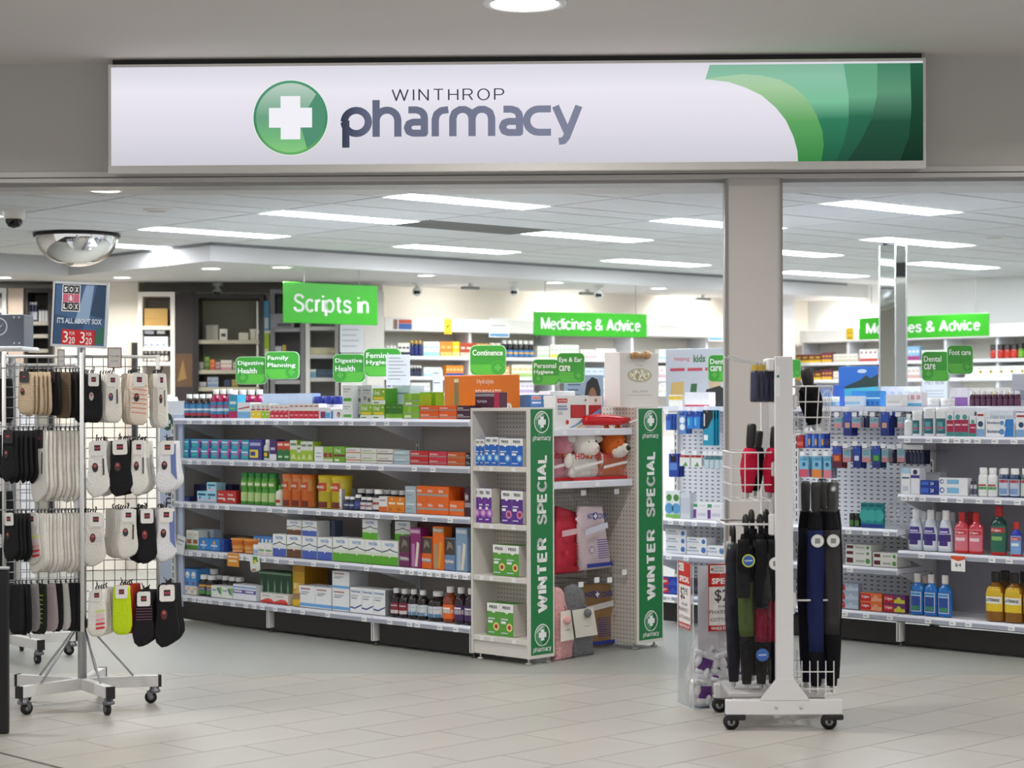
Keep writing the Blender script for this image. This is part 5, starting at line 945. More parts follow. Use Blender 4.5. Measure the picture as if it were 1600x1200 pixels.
for i in range(9): a = i * 1.9; ob('floss_pick', MB().tube([(.04 * math.cos(a) - .02, .03, .03 + .009 * i), (.05 * math.cos(a + 1), .036, .05 + .009 * i)], .003, M('#eceef0')), o)
# bay seen between the end display and the pillar
E3, E2, E1 = 'denture shelf beside the far green panel', 'toothpaste shelf beside the far green panel', 'floor shelf beside the far green panel'
run(GB, .721, 1040, 1062, 767, 2, carton('#dfe6e6', (('d', .5, .75, .13, '#4a8a3a'), ('d', .5, .35, .2, '#5a9fd0'), (0, 0, 1, .14, '#7fb85a'))), 'white denture carton with green badge', E3); run(GB, .721, 1063, 1078, 770, 2, carton('#d3d8e0', ((.1, .2, .9, .8, '#c3cad6'),)), 'plain pale carton', E3)
t = run(GB, .721, 1083, 1128, 795, 2, carton('#e6e4ea', ((0, .1, .22, .9, '#6a3a8a'), (.3, .3, .9, .6, '#c9c6d4')), dep=.06), 'white carton with purple end', E3); run(GB, t, 1083, 1128, 786, 2, carton('#e9ebee', ((0, .2, .3, .8, '#4a9a6a'), (.4, .3, .9, .7, '#d6dade')), dep=.06), 'white carton with green end, stacked,', E3)
sx = carton('#e6e8ec', ((.0, .3, .6, .5, '#b9c0cc'), ('d', .85, .5, .32, '#3f6fb0'), (.1, .65, .5, .8, '#8a96a8')), dep=.1)
t = run(GB, .481, 1040, 1072, 851, 1, sx, 'white toothpaste carton, lowest of three,', E2); t = run(GB, t, 1040, 1072, 839, 1, sx, 'white toothpaste carton, middle of three,', E2); run(GB, t, 1040, 1072, 827, 1, sx, 'white toothpaste carton, topmost of three,', E2)
t = run(GB, .481, 1073, 1104, 852, 1, sx, 'white toothpaste carton, under another,', E2); run(GB, t, 1073, 1104, 840, 1, sx, 'white toothpaste carton, resting on another,', E2); run(GB, .481, 1105, 1132, 853, 1, sx, 'white toothpaste carton, lying alone,', E2)
t = run(GB, .201, 1030, 1060, 916, 1, cg('#2f55c0', '#1f3aa0'), 'blue and red toothpaste carton, lower of two,', E1); run(GB, t, 1030, 1060, 902, 1, cg('#2f55c0', '#1f3aa0'), 'blue and red toothpaste carton, upper of two,', E1)
run(GB, .201, 1062, 1128, 905, 4, carton('#3a3c44', ((0, .2, 1, .5, '#5c5f6a'),)), 'dark carton', 'back of ' + E1, .15)
# goods hung on the pegs
def hang(x0, x1, y0, y1, base, prints, desc, where, n=1, dd=.08, deep=3):
    mk = carton(base, prints, (), dep=.012)
    a0, a1 = GB.hit(x0, y0, dd)[0], GB.hit(x1, y0, dd)[0]; w = (a1 - a0) / n
    for i in range(n):
        zt, zb = GB.hit(x0, y0, dd)[1], GB.hit(x0, y1, dd)[1]
        for k in range(deep):
            o = mk(w * .88, zt - zb); o.name = 'peg_pack'; o.location = GB.w(a0 + w * (i + .5), dd + .03 * k, zb); o.rotation_euler.z = GB.th
            lab = (ORD[i] + ' ' if n > 1 else '') + desc + (' from left' if n > 1 else '') + ', ' + ('front' if k == 0 else ORD[k - 1] + '-behind') + ', ' + where
            tag(o, lab, 'pack', desc + ' on the pegs ' + where)
            if k == 0: ob('peg_wire', MB().tube([(0, .42 - dd, zt - zb - .012), (0, -.012, zt - zb - .012), (0, -.018, zt - zb)], .0028, STEEL, 5), o); ob('price_flag', MB().box(-.018, -.02, zt - zb + .004, .018, -.0185, zt - zb + .032, M('#f1f2f5')), o)
            del o['_dep']
P1 = lambda a, b, c: ((0, .62, 1, 1, a), (0, 0, 1, .3, b), (.2, .34, .8, .56, c))
U1, U2, U3 = 'upper pegs by the rinses', 'lower pegs by the rinses', 'pegs beside the green panel'
for i, (x0, x1) in enumerate(((1303, 1316), (1330, 1345), (1358, 1373), (1402, 1410))): hang(x0, x1, 652, 668, '#a9b4c0', ((0, 0, 1, .4, '#cf8a94'), (.1, .55, .9, .9, '#6fa6b4')), 'small pink-teal brush pack ' + ('nearest the rack', 'second along', 'third along', 'last along')[i], U1)
for i, (x0, x1) in enumerate(((1317, 1331), (1375, 1389))): hang(x0, x1, 644, 681, '#2a3f94', P1('#2f4fb0', '#1d2c7a', '#cfa080'), 'long blue brush pack ' + ('nearer the rack', 'farther along')[i], U1)
hang(1346, 1357, 650, 668, '#27304f', ((.1, .1, .9, .9, '#34406a'),), 'navy brush pack edge', U1, 2, .12, 4); hang(1389, 1396, 650, 668, '#27304f', ((.1, .1, .9, .9, '#34406a'),), 'navy brush pack between the blue ones', U1, 1, .12, 4)
for i, (x0, x1) in enumerate(((1300, 1315), (1332, 1345), (1362, 1376))): hang(x0, x1, 697, 731, ('#a8382a', '#2a3f94', '#1f6a6a')[i], P1('#2f4fb0', ('#5a1f3c', '#1d2c7a', '#27307a')[i], ('#d8763a', '#cfd6e6', '#5aa84a')[i]), ('red', 'blue', 'green')[i] + ' based long brush pack', U2)
for i, (x0, x1) in enumerate(((1316, 1330), (1346, 1361), (1377, 1388), (1401, 1414))): hang(x0, x1, 701, 722, '#a9b4c0', ((0, 0, 1, .35, '#c98a90'), (.1, .5, .9, .9, '#74a9b8')), 'small pink-blue brush pack ' + ('nearest the rack', 'second along', 'third along', 'last along')[i], U2)
hang(1389, 1400, 703, 724, '#22273c', ((.1, .1, .9, .9, '#2f3655'),), 'dark brush pack edge', U2, 2, .14, 4); hang(1415, 1444, 703, 725, '#22273c', ((.1, .1, .9, .9, '#2f3655'),), 'dark brush pack edge farther along', U2, 5, .1, 3)
for i, (x0, x1, c) in enumerate(((1248, 1264, '#c8506a'), (1268, 1284, '#e0823a'), (1286, 1299, '#d87a8a'))): hang(x0, x1, 713, 745 + i, '#7cb8d4', ((0, 0, 1, .38, c), ('d', .5, .62, .1, '#1f5a8c'), (.1, .8, .9, .92, '#4a9ac4')), ('rose', 'orange', 'pink')[i] + ' based sky blue pack', 'pegs behind the umbrella rack')
hang(1244, 1256, 680, 700, '#b02a2c', ((.1, .2, .9, .5, '#d8605a'),), 'red brush pack', 'pegs behind the umbrella rack'); hang(1257, 1288, 676, 700, '#2a4aa8', ((.1, .1, .5, .9, '#5a86d0'), (.6, .2, .9, .6, '#d8a03a')), 'blue brush pack', 'pegs behind the umbrella rack', 3)
hang(1060, 1072, 642, 678, '#5a86c8', (('d', .5, .3, .14, '#e6ecf4'), ('d', .5, .6, .14, '#e6ecf4'), (.1, .8, .9, .95, '#2a4aa0')), 'blue pack with two white floss rounds', U3); hang(1073, 1094, 643, 670, '#2f7fd0', ((0, .7, 1, 1, '#1f3f9c'), (.1, .2, .4, .6, '#5ac0dc')), 'bright blue brush pack', U3, 2)
hang(1097, 1115, 641, 696, '#1f93b4', (('p', [(0, .45), (.5, .5), (1, .8), (1, 1), (0, 1)], '#16181c'), (.1, .15, .5, .3, '#e4ecee'), (.1, .55, .22, .9, '#cfd6d8')), 'tall teal and black brush pack', U3)
hang(1040, 1048, 647, 672, '#3f6fc0', ((0, .6, 1, 1, '#2a4aa0'),), 'blue pack against the green panel', U3)
hang(1044, 1060, 709, 745, '#27429c', ((.1, .3, .9, .6, '#5a86d0'), (.2, .66, .8, .9, '#16181c')), 'navy floss pack', U3 + ', second tier'); hang(1061, 1097, 711, 728, '#e3e6e4', (('p', [(0, .8), (1, .8), (1, 1), (0, 1)], '#b8262c'), ('p', [(.3, 0), (.8, 0), (.6, .4)], '#5a9a4a')), 'red-topped floss pack', U3 + ', second tier', 2); hang(1100, 1132, 712, 732, '#b9cbd6', ((0, .7, 1, 1, '#4a8a96'),), 'pale brush pack', U3 + ', second tier', 4, .08, 2)
# on top of that gondola
TB = 1.479
o, w, h = board((1040, 1132, 546, 622), GB, .5, TB, .006, M('#a9adb6', .4, 0, .03, 4), 'tilted grey-white dental advert card with children lettering on the far gondola')
text('Helping', o, -w * .22, h * .82, w * .26, h * .09, M('#c04a5a', .5, 0, 0), -.001); text('kids', o, w * .08, h * .83, w * .2, h * .13, M('#3f6a3a', .5, 0, 0), -.001, .03); text('feel', o, w * .34, h * .82, w * .16, h * .09, M('#c04a5a', .5, 0, 0), -.001)
for i in range(3): ob('red_strip', MB().box(w * (-.42 + .3 * i), -.0014, h * .62, w * (-.17 + .3 * i), -.0004, h * .67, M('#a83a4a')), o)
ob('product_picture', MB().flat([(-w * .42, h * .1), (-w * .2, h * .12), (-w * .18, h * .44), (-w * .4, h * .42)], -.001, M('#b89a5c')).flat([(-w * .1, h * .08), (w * .02, h * .08), (w * .04, h * .4), (-w * .06, h * .4)], -.001, M('#2f5a34')).flat([(w * .08, 0), (w * .5, 0), (w * .5, h * .3), (w * .42, h * .36), (w * .2, h * .3)], -.001, M('#17161a')).flat(circ(w * .34, h * .42, w * .11, 14, h * .15), -.0008, M('#b39a7c')), o)
run(GB, TB, 1070, 1108, 613, 3, carton('#e6e6ea', ((0, 0, 1, .16, '#c03a5a'),)), 'white carton with pink foot', 'far gondola top by the pillar', .26); run(GB, TB, 1045, 1066, 617, 2, carton('#e2e0d8', ((0, .6, 1, .9, '#d9b83a'),)), 'low white carton with yellow band', 'far gondola top by the pillar', .26)
o, w, h = board((1310, 1372, 573, 640), GB, .5, TB, .006, M('#2f6fc0', .35, 0, .02), 'blue tropical beach advert card with dark green island on the far gondola')
ob('sea_print', MB().flat([(-w / 2, h * .2), (w / 2, h * .2), (w / 2, h * .5), (-w / 2, h * .44)], -.0007, M('#4fb6c8')).flat([(-w / 2, h * .44), (-w * .2, h * .56), (w * .05, h * .66), (w * .2, h * .78), (w * .32, h * .7), (w / 2, h * .8), (w / 2, h * .5)], -.001, M('#2a4038')).flat([(-w / 2, h * .12), (w / 2, h * .1), (w / 2, h * .3), (w * .2, h * .24), (-w / 2, h * .2)], -.0012, M('#d8d2b8')).flat([(-w / 2, 0), (w / 2, 0), (w / 2, h * .14), (-w / 2, h * .14)], -.0016, M('#2145a8')).flat(circ(w * .1, h * .88, w * .12, 12, h * .05), -.0007, M('#cfe0f2')), o)
run(GB, TB, 1330, 1375, 611, 6, carton('#2f86d0', ((0, .5, 1, .6, '#bfe0f4'), (.2, .1, .8, .35, '#1f5fae'))), 'bright blue carton', 'before the beach card', .3); run(GB, TB, 1320, 1344, 619, 3, carton('#dfe8f0', ((0, .2, 1, .5, '#9fc8e4'),)), 'pale blue carton', 'before the beach card', .23)
run(GB, TB, 1384, 1409, 617, 1, carton('#e9e8e4', ((.1, .3, .9, .5, '#d0cec8'),)), 'plain white carton beside the mirrored column,', 'far gondola top', .23); run(GB, TB, 1412, 1440, 613, 3, carton('#e4e2e6', ((0, 0, 1, .25, '#5aa8d0'), (.2, .5, .8, .8, '#d09aa0'))), 'white carton with blue foot', 'far gondola top', .3)
run(GB, TB, 1445, 1485, 622, 2, bottle('jar', '#e6e8ea', '#f2f3f3', name='jar', cat='jar'), 'short white jar', 'far gondola top', .23)
run(GB, TB, 1513, 1592, 611, 9, bottle('pill', '#4a2440', '#dcdce0', ((.1, .5, '#5c3450'),)), 'dark plum bottle with clear cap', 'far gondola top', .28); run(GB, TB, 1520, 1580, 606, 5, carton('#e6e4e0', (('d', .5, .6, .2, '#c8a83a'),)), 'white carton with gold spot', 'far gondola top behind the plum bottles', .5)
o, w, h = board((1440, 1481, 588, 640), GB, .6, TB, .004, M('#d3d6dc', .4), 'pale advert card for babies behind the dental signs'); text('HEY BUB', o, 0, h * .8, w * .7, h * .14, M('#8a8f9c', .5, 0, 0), -.001)
for i in range(3): ob('print_line', MB().box(-w * .35, -.001, h * (.5 - .1 * i), w * .35, -.0004, h * (.54 - .1 * i), M('#b3b7c0')), o)
o, w, h = board((1581, 1606, 584, 640), GB, .4, TB, .005, M('#b9bcc6', .4), 'grey advert card at the far end of the dental gondola top')
ob('print_block', MB().box(-w * .4, -.001, h * .2, w * .4, -.0003, h * .5, M('#8f95a4')), o)
run(GB, TB, 1255, 1306, 602, 2, carton('#3f66c0', (('d', .5, .5, .3, '#a9c6ee'), ('d', .5, .5, .2, '#5a86d8'), (0, 0, 1, .12, '#274aa0')), dep=.1), 'blue carton with swirl emblem', 'behind the wire basket', .3)
run(GB, TB, 1150, 1215, 612, 5, carton('#e2e6ea', ((0, 0, 1, .3, '#7fb0d8'),)), 'white carton with sky base', 'far gondola top behind the pillar', .5)
run(GB, TB, 1376, 1438, 604, 5, carton('#e8e9ec', ((0, .1, 1, .4, '#3f9ad0'), (.2, .6, .8, .75, '#c8ccd4'))), 'white and azure carton', 'far gondola top, second rank', .62); run(GB, TB, 1486, 1512, 606, 3, carton('#e4dfe8', ((0, 0, 1, .5, '#8a5aa8'),)), 'white and violet carton', 'far gondola top, second rank', .5)
run(GB, TB, 1250, 1308, 620, 6, bottle('jar', '#dfe6ee', '#eef1f4', ((.1, .5, '#8fb8dc'),), name='jar', cat='jar'), 'low pale blue jar', 'far gondola top near the rack', .22)
# bubble signs on clear stems
def bubble(px0, px1, py0, py1, u, v, zb, lines, label, tail=1):
    """hung at the surveyed point (u, v) of the gondola grid"""
    X, Y = UV(u, v, 43.8); k0, _ = ray(px0, 600); k1, _ = ray(px1, 600); x0, x1 = k0 * Y, k1 * Y; zt = at(px0, py0, Y).z; zl = at(px0, py1, Y).z; w, h = x1 - x0, zt - zl
    o = empty('bubble_sign', label, 'sign', Vector(((x0 + x1) / 2, Y, zb)), 0, 'green category bubble signs'); zc = zl - zb
    pl_ = ob('sign_plate', MB().prism(rrect(-w / 2, zc, w / 2, zc + h, w * .16), 0, .004, M('#3d9a35', .3, 0, .0)), o)
    ob('light_rim', MB().prism([(a * 1.035, (b - zc - h / 2) * 1.035 + zc + h / 2) for a, b in rrect(-w / 2, zc, w / 2, zc + h, w * .16)], .0041, .007, M('#d7efd2', .3)), o)
    ob('lower_tint', MB().flat([(-w * .49, zc + h * .2), (-w * .34, zc + .004), (w * .34, zc + .004), (w * .49, zc + h * .2), (w * .49, zc + h * .36), (-w * .49, zc + h * .36)], -.0004, M('#58b53f', .3)), o)
    cx = -w * .28 * tail; ob('emblem', MB().flat(circ(cx, zc + h * .25, w * .2, 18), -.0009, M('#4aa63c', .3)).flat(circ(cx, zc + h * .25, w * .17, 18), -.0013, M('#3f9a36', .3)).flat(cross(cx, zc + h * .25, w * .1, w * .04), -.0018, M('#5ab44a')), o)
    for i, s in enumerate(lines): lw_ = min(.86, .105 * len(s)) * w; text(s, o, -w * .44 + lw_ / 2, zc + h * (.76 - .27 * i), lw_, h * .2, M('#f2f8f0', .5, 0, 0), -.0024, .015)
    ob('clear_stem', MB().box(w * .45 * tail - .006, .008, .0, w * .45 * tail + .006, .012, zc + h * .8, CLEAR(.05, '#f4faf6', .2)), o); ob('stem_foot', MB().box(w * .45 * tail - .03, -.02, 0, w * .45 * tail + .03, .04, .003, CLEAR(.05, '#eef6f2', .2)), o)
    return o
ZA = 1.41
bubble(369, 416, 558, 600, 10.3, 8.6, ZA, ('Digestive', 'Health'), 'green bubble sign reading Digestive Health, paired with Family Planning'); bubble(415, 467, 550, 592, 10.25, 8.62, ZA, ('Family', 'Planning'), 'green bubble sign reading Family Planning', -1)
bubble(521, 570, 554, 597, 9.45, 8.6, ZA, ('Digestive', 'Health'), 'green bubble sign reading Digestive Health, beside Feminine Hygiene'); bubble(569, 626, 545, 588, 9.4, 8.62, ZA, ('Feminine', 'Hygiene'), 'green bubble sign reading Feminine Hygiene behind a white notice', -1)
bubble(735, 790, 540, 586, 8.5, 8.85, ZA, ('Continence',), 'green bubble sign reading Continence behind the orange advert board', -1); bubble(832, 873, 562, 601, 8.15, 8.85, ZA, ('Personal', 'Hygiene'), 'green bubble sign reading Personal Hygiene'); bubble(871, 913, 552, 598, 8.1, 8.9, ZA, ('Eye & Ear', 'care'), 'green bubble sign reading Eye and Ear care', -1)
bubble(1107, 1150, 555, 596, 7.85, 10.7, TB, ('Dental', 'care'), 'green bubble sign reading Dental care, half hidden by the pillar'); bubble(1441, 1484, 550, 595, 6.35, 10.75, TB, ('Dental', 'care'), 'green bubble sign reading Dental care, paired with Foot care'); bubble(1481, 1520, 540, 584, 6.2, 10.8, TB, ('Foot care',), 'green bubble sign reading Foot care', -1)
bubble(1225, 1251, 562, 590, 7.3, 10.7, TB, ('&',), 'green bubble sign mostly hidden behind the umbrella rack post', -1)
# white notices clipped above the long gondola
def notice(px, u, v, zb, label, nl=7, head=None):
    X, Y = UV(u, v, 43.8); x0, x1 = at(px[0], 600, Y).x, at(px[1], 600, Y).x; zt, zl = at(px[0], px[2], Y).z, at(px[0], px[3], Y).z; w = x1 - x0
    zl = max(zl, zb); o = ob('notice', MB().box(-w / 2, 0, zl - zb, w / 2, .003, zt - zb, M('#dfe3ea', .5)), None, Vector(((x0 + x1) / 2, Y, zb)), R(-6)); tag(o, label, 'notice')
    h = zt - zl
    for i in range(nl): ob('print_line', MB().box(-w * .4, -.001, zl - zb + h * (.88 - i * .8 / nl), w * (.1 + .25 * ((i * 7) % 3) / 2), -.0003, zl - zb + h * (.9 - i * .8 / nl), M('#7f8896')), o)
    ob('support', MB().box(-.012, .004, 0, .012, .008, h * .6 + zl - zb, CLEAR(.05, '#f4faf6', .2)), o); return o
notice((603, 641, 554, 602), 9.2, 8.3, ZA, 'white printed notice standing before the Feminine Hygiene sign'); notice((614, 640, 603, 633), 9.12, 8.33, ZA, 'small pale notice with blue heading on the gondola top', 2); notice((676, 692, 577, 633), 8.95, 8.55, ZA, 'pale green leaflet stand behind the orange advert board', 3)
# ------------------------------------------------------------------ back of the shop
def unit(label, pl, s0, s1, zs, depth, m=SHW, pel=None, posts=3, back=M('#e2ddd2', .6, 0, .02, 3), base=True):
    L = empty('wall_shelving', label, 'shelving', pl.w(s0, 0, 0), pl.th); ln = s1 - s0
    ob('back_panel', MB().box(0, -.03, .05, ln, -.004, (pel[1] if pel else zs[-1] + .35), back), L)
    for z in zs: ob('shelf', MB().cham(0, -depth, z - .035, ln, -.03, z, m, .004), L)
    for i in range(posts + 1): x = ln * i / posts; ob('upright', MB().box(max(0, x - .015), -depth + .04, 0, min(ln, x + .015), -.03, (pel[0] if pel else zs[-1] + .35), m), L)
    if pel: ob('pelmet', MB().cham(0, -depth - .01, pel[0], ln, -.03, pel[1], M('#f0eee9', .5), .005), L)
    if base: ob('base_cabinet', MB().box(.02, -depth + .02, .0, ln - .02, -.03, max(.3, zs[0] - .45), m), L)
    return L
d1 = -.36
sA, sB = W1.hit(600, 560, d1)[0], W1.hit(1219, 560, d1)[0]
zl = [W1.hit(807, 614, d1)[1], W1.hit(800, 589, d1)[1], W1.hit(791, 558, d1)[1]]
pe = (W1.hit(760, 520, d1)[1], W1.hit(760, 500, d1)[1])
unit('cream medicine shelving along the back wall behind the long green sign', W1, sA, sB, zl, .36, pel=pe, posts=5)
V1, V2, V3 = 'back wall upper shelf', 'back wall middle shelf', 'back wall lower shelf'
def plain(c, c2, c3=None, **k): return carton(c, ((0, 0, 1, .3, c2), (.15, .55, .85, .7, c3 or c2)), **k)
wbt = lambda l: bottle('pill', '#e6e4de', '#f4f4f2', ((.1, .6, l),))
dd1 = d1 + .03
for (x0, x1, y, n, mk, nm) in (
    (604, 621, 540, 3, wbt('#3a3a3a'), 'white pill bottle with black label'), (622, 640, 536, 3, plain('#f0efe9', '#2a3040'), 'white and black carton'), (641, 661, 532, 3, bottle('pill', '#1f2a5c', '#c8a24a', ((.1, .6, '#27357a'),)), 'navy bottle with gold cap'),
    (662, 687, 534, 3, plain('#eeeee8', '#9fd4e2'), 'white carton with aqua base'), (688, 706, 534, 2, plain('#ec8a2c', '#f0c070'), 'orange carton'), (707, 718, 534, 1, plain('#ecc41c', '#f0e090'), 'yellow carton'),
    (719, 745, 536, 3, plain('#b0452c', '#e8c8b8', '#e8dcd0'), 'brick red carton'), (746, 766, 537, 3, bottle('pill', '#d9822c', '#eeb04a', ((.1, .6, '#e8962c'),)), 'orange bottle'), (768, 784, 536, 2, bottle('tub', '#e07a20', '#e8e4dc', ((.1, .7, '#e8902c'),)), 'orange tub with white lid'),
    (786, 836, 532, 6, bottle('pill', '#1d1a20', '#f0f0ee', ((.05, .42, '#3f7fc0'), (.2, .3, '#e8b04a'))), 'dark bottle with blue label and white cap'), (840, 858, 541, 4, plain('#e9e9e0', '#b9cdb0'), 'pale carton'), (860, 904, 539, 7, plain('#eef0e6', '#e0d060', '#8cc0a0'), 'white carton with yellow foot'),
    (908, 930, 547, 3, plain('#efece8', '#c9a0a8'), 'low pale pink carton'), (932, 962, 545, 4, plain('#f0efec', '#d4d8dc'), 'pale grey carton'), (1030, 1062, 546, 5, plain('#f1f1ec', '#b0cfe0'), 'pale blue based carton'), (1064, 1100, 545, 5, plain('#f3f2ee', '#d8d2c0'), 'cream carton'), (1102, 1128, 546, 4, plain('#f1efe8', '#d9c86a'), 'cream carton with mustard base')):
    run(W1, zl[2] + .001, x0, x1, y, n, mk, nm, V1, dd1)
for (x0, x1, y, n, mk, nm) in (
    (604, 640, 569, 5, plain('#e8e8e6', '#3c4c8c'), 'white carton with navy base'), (642, 660, 571, 4, bottle('pill', '#20222e', '#eeeeec', ((.1, .5, '#3c4460'),)), 'dark bottle with white cap'), (662, 690, 574, 2, plain('#eef0f0', '#b4d4e0'), 'white carton with pale aqua base'), (697, 724, 571, 5, plain('#e8902c', '#3c4aa0', '#f0d4a0'), 'orange and navy carton'),
    (768, 796, 573, 3, plain('#e9b05a', '#e2e0d0'), 'golden carton'), (800, 834, 570, 4, plain('#e6ecd8', '#a8c87c', '#e0c05a'), 'pale lime carton'), (914, 944, 575, 3, plain('#c3cfe4', '#8ca4d0'), 'powder blue carton'), (945, 966, 573, 3, plain('#8fb0dc', '#e2e6f0', '#5a78b8'), 'mid blue carton'), (1030, 1080, 572, 6, plain('#eceae4', '#c4a8b0'), 'pale carton with dusky base'), (1082, 1128, 573, 5, plain('#efeee6', '#9cc0b0'), 'pale carton with sage base')):
    run(W1, zl[1] + .001, x0, x1, y, n, mk, nm, V2, dd1)
for (x0, x1, y, n, mk, nm) in ((604, 634, 597, 4, plain('#d6d6d8', '#4a5a9c'), 'grey carton with blue base'), (642, 672, 598, 4, plain('#e9e9ea', '#c8ccd4'), 'off-white carton by the notice'), (782, 800, 592, 3, plain('#a688c0', '#c88ab0'), 'lilac carton'), (806, 834, 597, 4, plain('#e4e2e6', '#b8a8d0'), 'white and lilac carton'), (912, 966, 594, 7, plain('#e8e8ea', '#9cb4d0'), 'white and blue carton'), (1030, 1128, 596, 9, plain('#efeeec', '#c8c4c0'), 'white carton')):
    run(W1, zl[0] + .001, x0, x1, y, n, mk, nm, V3, dd1)
dp_ = d1 - .012
for i, (px, c1, nm) in enumerate((((613, 645, 498, 516), '#3f64b0', 'small blue and red product card fixed on the cream pelmet'), ((694, 706, 498, 522), '#e8c81c', 'yellow hanging ticket on the cream pelmet'), ((764, 796, 497, 527), '#e6e8ec', 'white shelf talker with blue foot left of the long green sign'), ((1107, 1131, 503, 533), '#e6e8ec', 'white shelf talker with blue foot beside the pillar'))):
    o, w, h = board(px, W1, dp_, None, .004, M('#f0eff0', .5) if i != 1 else M(c1, .5), nm, 'shelf_card', 'card')
    if i == 0: ob('print_block', MB().box(-w * .2, -.001, h * .1, w * .45, -.0003, h * .6, M(c1)).box(-w * .2, -.001, h * .62, w * .45, -.0003, h * .95, M('#c8563a')).box(-w * .45, -.001, h * .1, -w * .25, -.0003, h * .95, M('#8a6a5a')), o)
    elif i == 1: ob('print_block', MB().flat([(-w * .3, h * .45), (w * .3, h * .75), (0, h * .4)], -.001, M('#3a3420')).box(-w * .4, -.001, h * .84, w * .4, -.0003, h * .9, M('#7a6a1c')).box(-w * .4, -.001, h * .1, w * .4, -.0003, h * .16, M('#7a6a1c')), o)
    else: ob('blue_foot', MB().box(-w * .45, -.001, h * .06, w * .45, -.0003, h * .2, M('#5f9fd4')).box(-w * .4, -.001, h * .6, w * .3, -.0003, h * .64, M('#b0b4ba')), o)
# right wall shelving
sC, sD = W2.hit(1250, 560, d1)[0], W2.hit(1640, 560, d1)[0]
z2 = [W2.hit(1290, 593, d1)[1], W2.hit(1290, 566, d1)[1]]
unit('cream medicine shelving on the wall behind the mirrored column', W2, sC, sD, z2, .36, pel=(W2.hit(1320, 534, d1)[1], W2.hit(1320, 514, d1)[1]), posts=5)
X1, X2 = 'column wall upper shelf', 'column wall lower shelf'
yj = lambda: bottle('jar', '#5a2c2a', '#4a2430', ((.1, .6, '#e8c41c', 60),), name='jar', cat='jar')
for (z, ys, W) in ((z2[1], 0, X1), (z2[0], 27, X2)):
    run(W2, z + .001, 1243, 1283, 554 + ys, 4, plain('#6a2f30', '#e9c62a', '#e9c62a'), 'maroon and yellow carton', W, dd1); run(W2, z + .001, 1284, 1300, 551 + ys, 3, plain('#7a2f4a', '#e9b83a'), 'tall plum and yellow carton', W, dd1)
    run(W2, z + .001, 1302, 1340, 553 + ys, 5, plain('#e6e3da', '#c9c2b0'), 'cream carton', W, dd1)
run(W2, z2[1] + .001, 1343, 1371, 546, 4, carton('#eeece8', ((0, 0, 1, .24, '#c0453a'), ('d', .5, .75, .12, '#b0807c'))), 'white carton with red foot', X1, dd1); run(W2, z2[0] + .001, 1343, 1371, 574, 4, plain('#e8a03a', '#e2e2e2'), 'amber carton', X2, dd1)
run(W2, z2[1] + .001, 1418, 1437, 541, 3, plain('#8fb8d8', '#a03a7c', '#e4e4ea'), 'blue and magenta carton', X1, dd1); run(W2, z2[0] + .001, 1418, 1437, 573, 3, plain('#dadada', '#c8a8a0'), 'grey carton', X2, dd1)
run(W2, z2[1] + .001, 1440, 1500, 547, 7, plain('#e9e8e2', '#d9d4c4'), 'low cream carton', X1, dd1)
run(W2, z2[1] + .001, 1545, 1588, 538, 4, bottle('jar', '#a8281c', '#26201e', ((.1, .5, '#c83a2a'),), name='jar', cat='jar'), 'red jar with black lid', X1, dd1); run(W2, z2[1] + .001, 1589, 1606, 536, 2, bottle('jar', '#5a8f2a', '#26201e', ((.1, .5, '#7cb040'),), name='jar', cat='jar'), 'green jar with black lid', X1, dd1)
run(W2, z2[0] + .001, 1508, 1606, 572, 6, carton('#eeeeea', (('d', .5, .5, .16, '#c8b45a'), ('d', .5, .5, .09, '#8a7a3a'), (.2, .78, .8, .84, '#b0b0ac'))), 'white carton with round gold emblem', X2, dd1)
o, w, h = board((1322, 1333, 512, 531), W2, d1 - .014, None, .004, M('#e6bc1c', .5), 'yellow hanging ticket on the pelmet near the room corner', 'shelf_card', 'card'); ob('print_block', MB().box(-w * .3, -.001, h * .1, w * .3, -.0003, h * .2, M('#6a5a1c')).box(-w * .3, -.001, h * .5, w * .3, -.0003, h * .6, M('#b8901c')), o)
# hung green signs
def hungsign(pa, pb, Ya, Yb, y0, y1, s, label, wires, lab=None):
    A, B = at(pa, y0, Ya), at(pb, y0, Yb); A2 = at(pa, y1, Ya); w = (Vector((B.x, B.y)) - Vector((A.x, A.y))).length; h = A.z - A2.z; th = math.atan2(B.y - A.y, B.x - A.x); mid = (A + B) / 2
    o = empty('hanging_sign', label, 'sign', Vector((mid.x, mid.y, A2.z)), th)
    ob('sign_plate', MB().cham(-w / 2, 0, 0, w / 2, .012, h, M('#2ea014', .3, 0, 0), .003), o); strokes(s, o, 0, h * (.5 if len(s) > 12 else .46), w * .88 if len(s) > 12 else w * .8, h * (.5 if len(s) > 12 else .52), M('#f2f6ee', .4, 0, 0), -.0025, .095 if len(s) > 12 else .075, 0, .11)
    for x in wires: ob('wire', MB().tube([(x * w, .006, h), (x * w, .006, LZ - A2.z)], .003, M('#8a8a88', .4), 5), o)
    return o
hungsign(443, 590, 15.6, 16.2, 440, 504, 'Scripts in', 'bright green hanging sign reading Scripts in, before the dispensary', (-.28, .3))
hungsign(834, 1011, 17.5, 18.2, 486, 524, 'Medicines & Advice', 'long green hanging sign reading Medicines and Advice along the back wall', (-.4, .4))
hungsign(1342, 1545, 18.6, 17.6, 497, 531, 'Medicines & Advice', 'long green hanging sign reading Medicines and Advice partly behind the mirrored column', (-.4, .4))
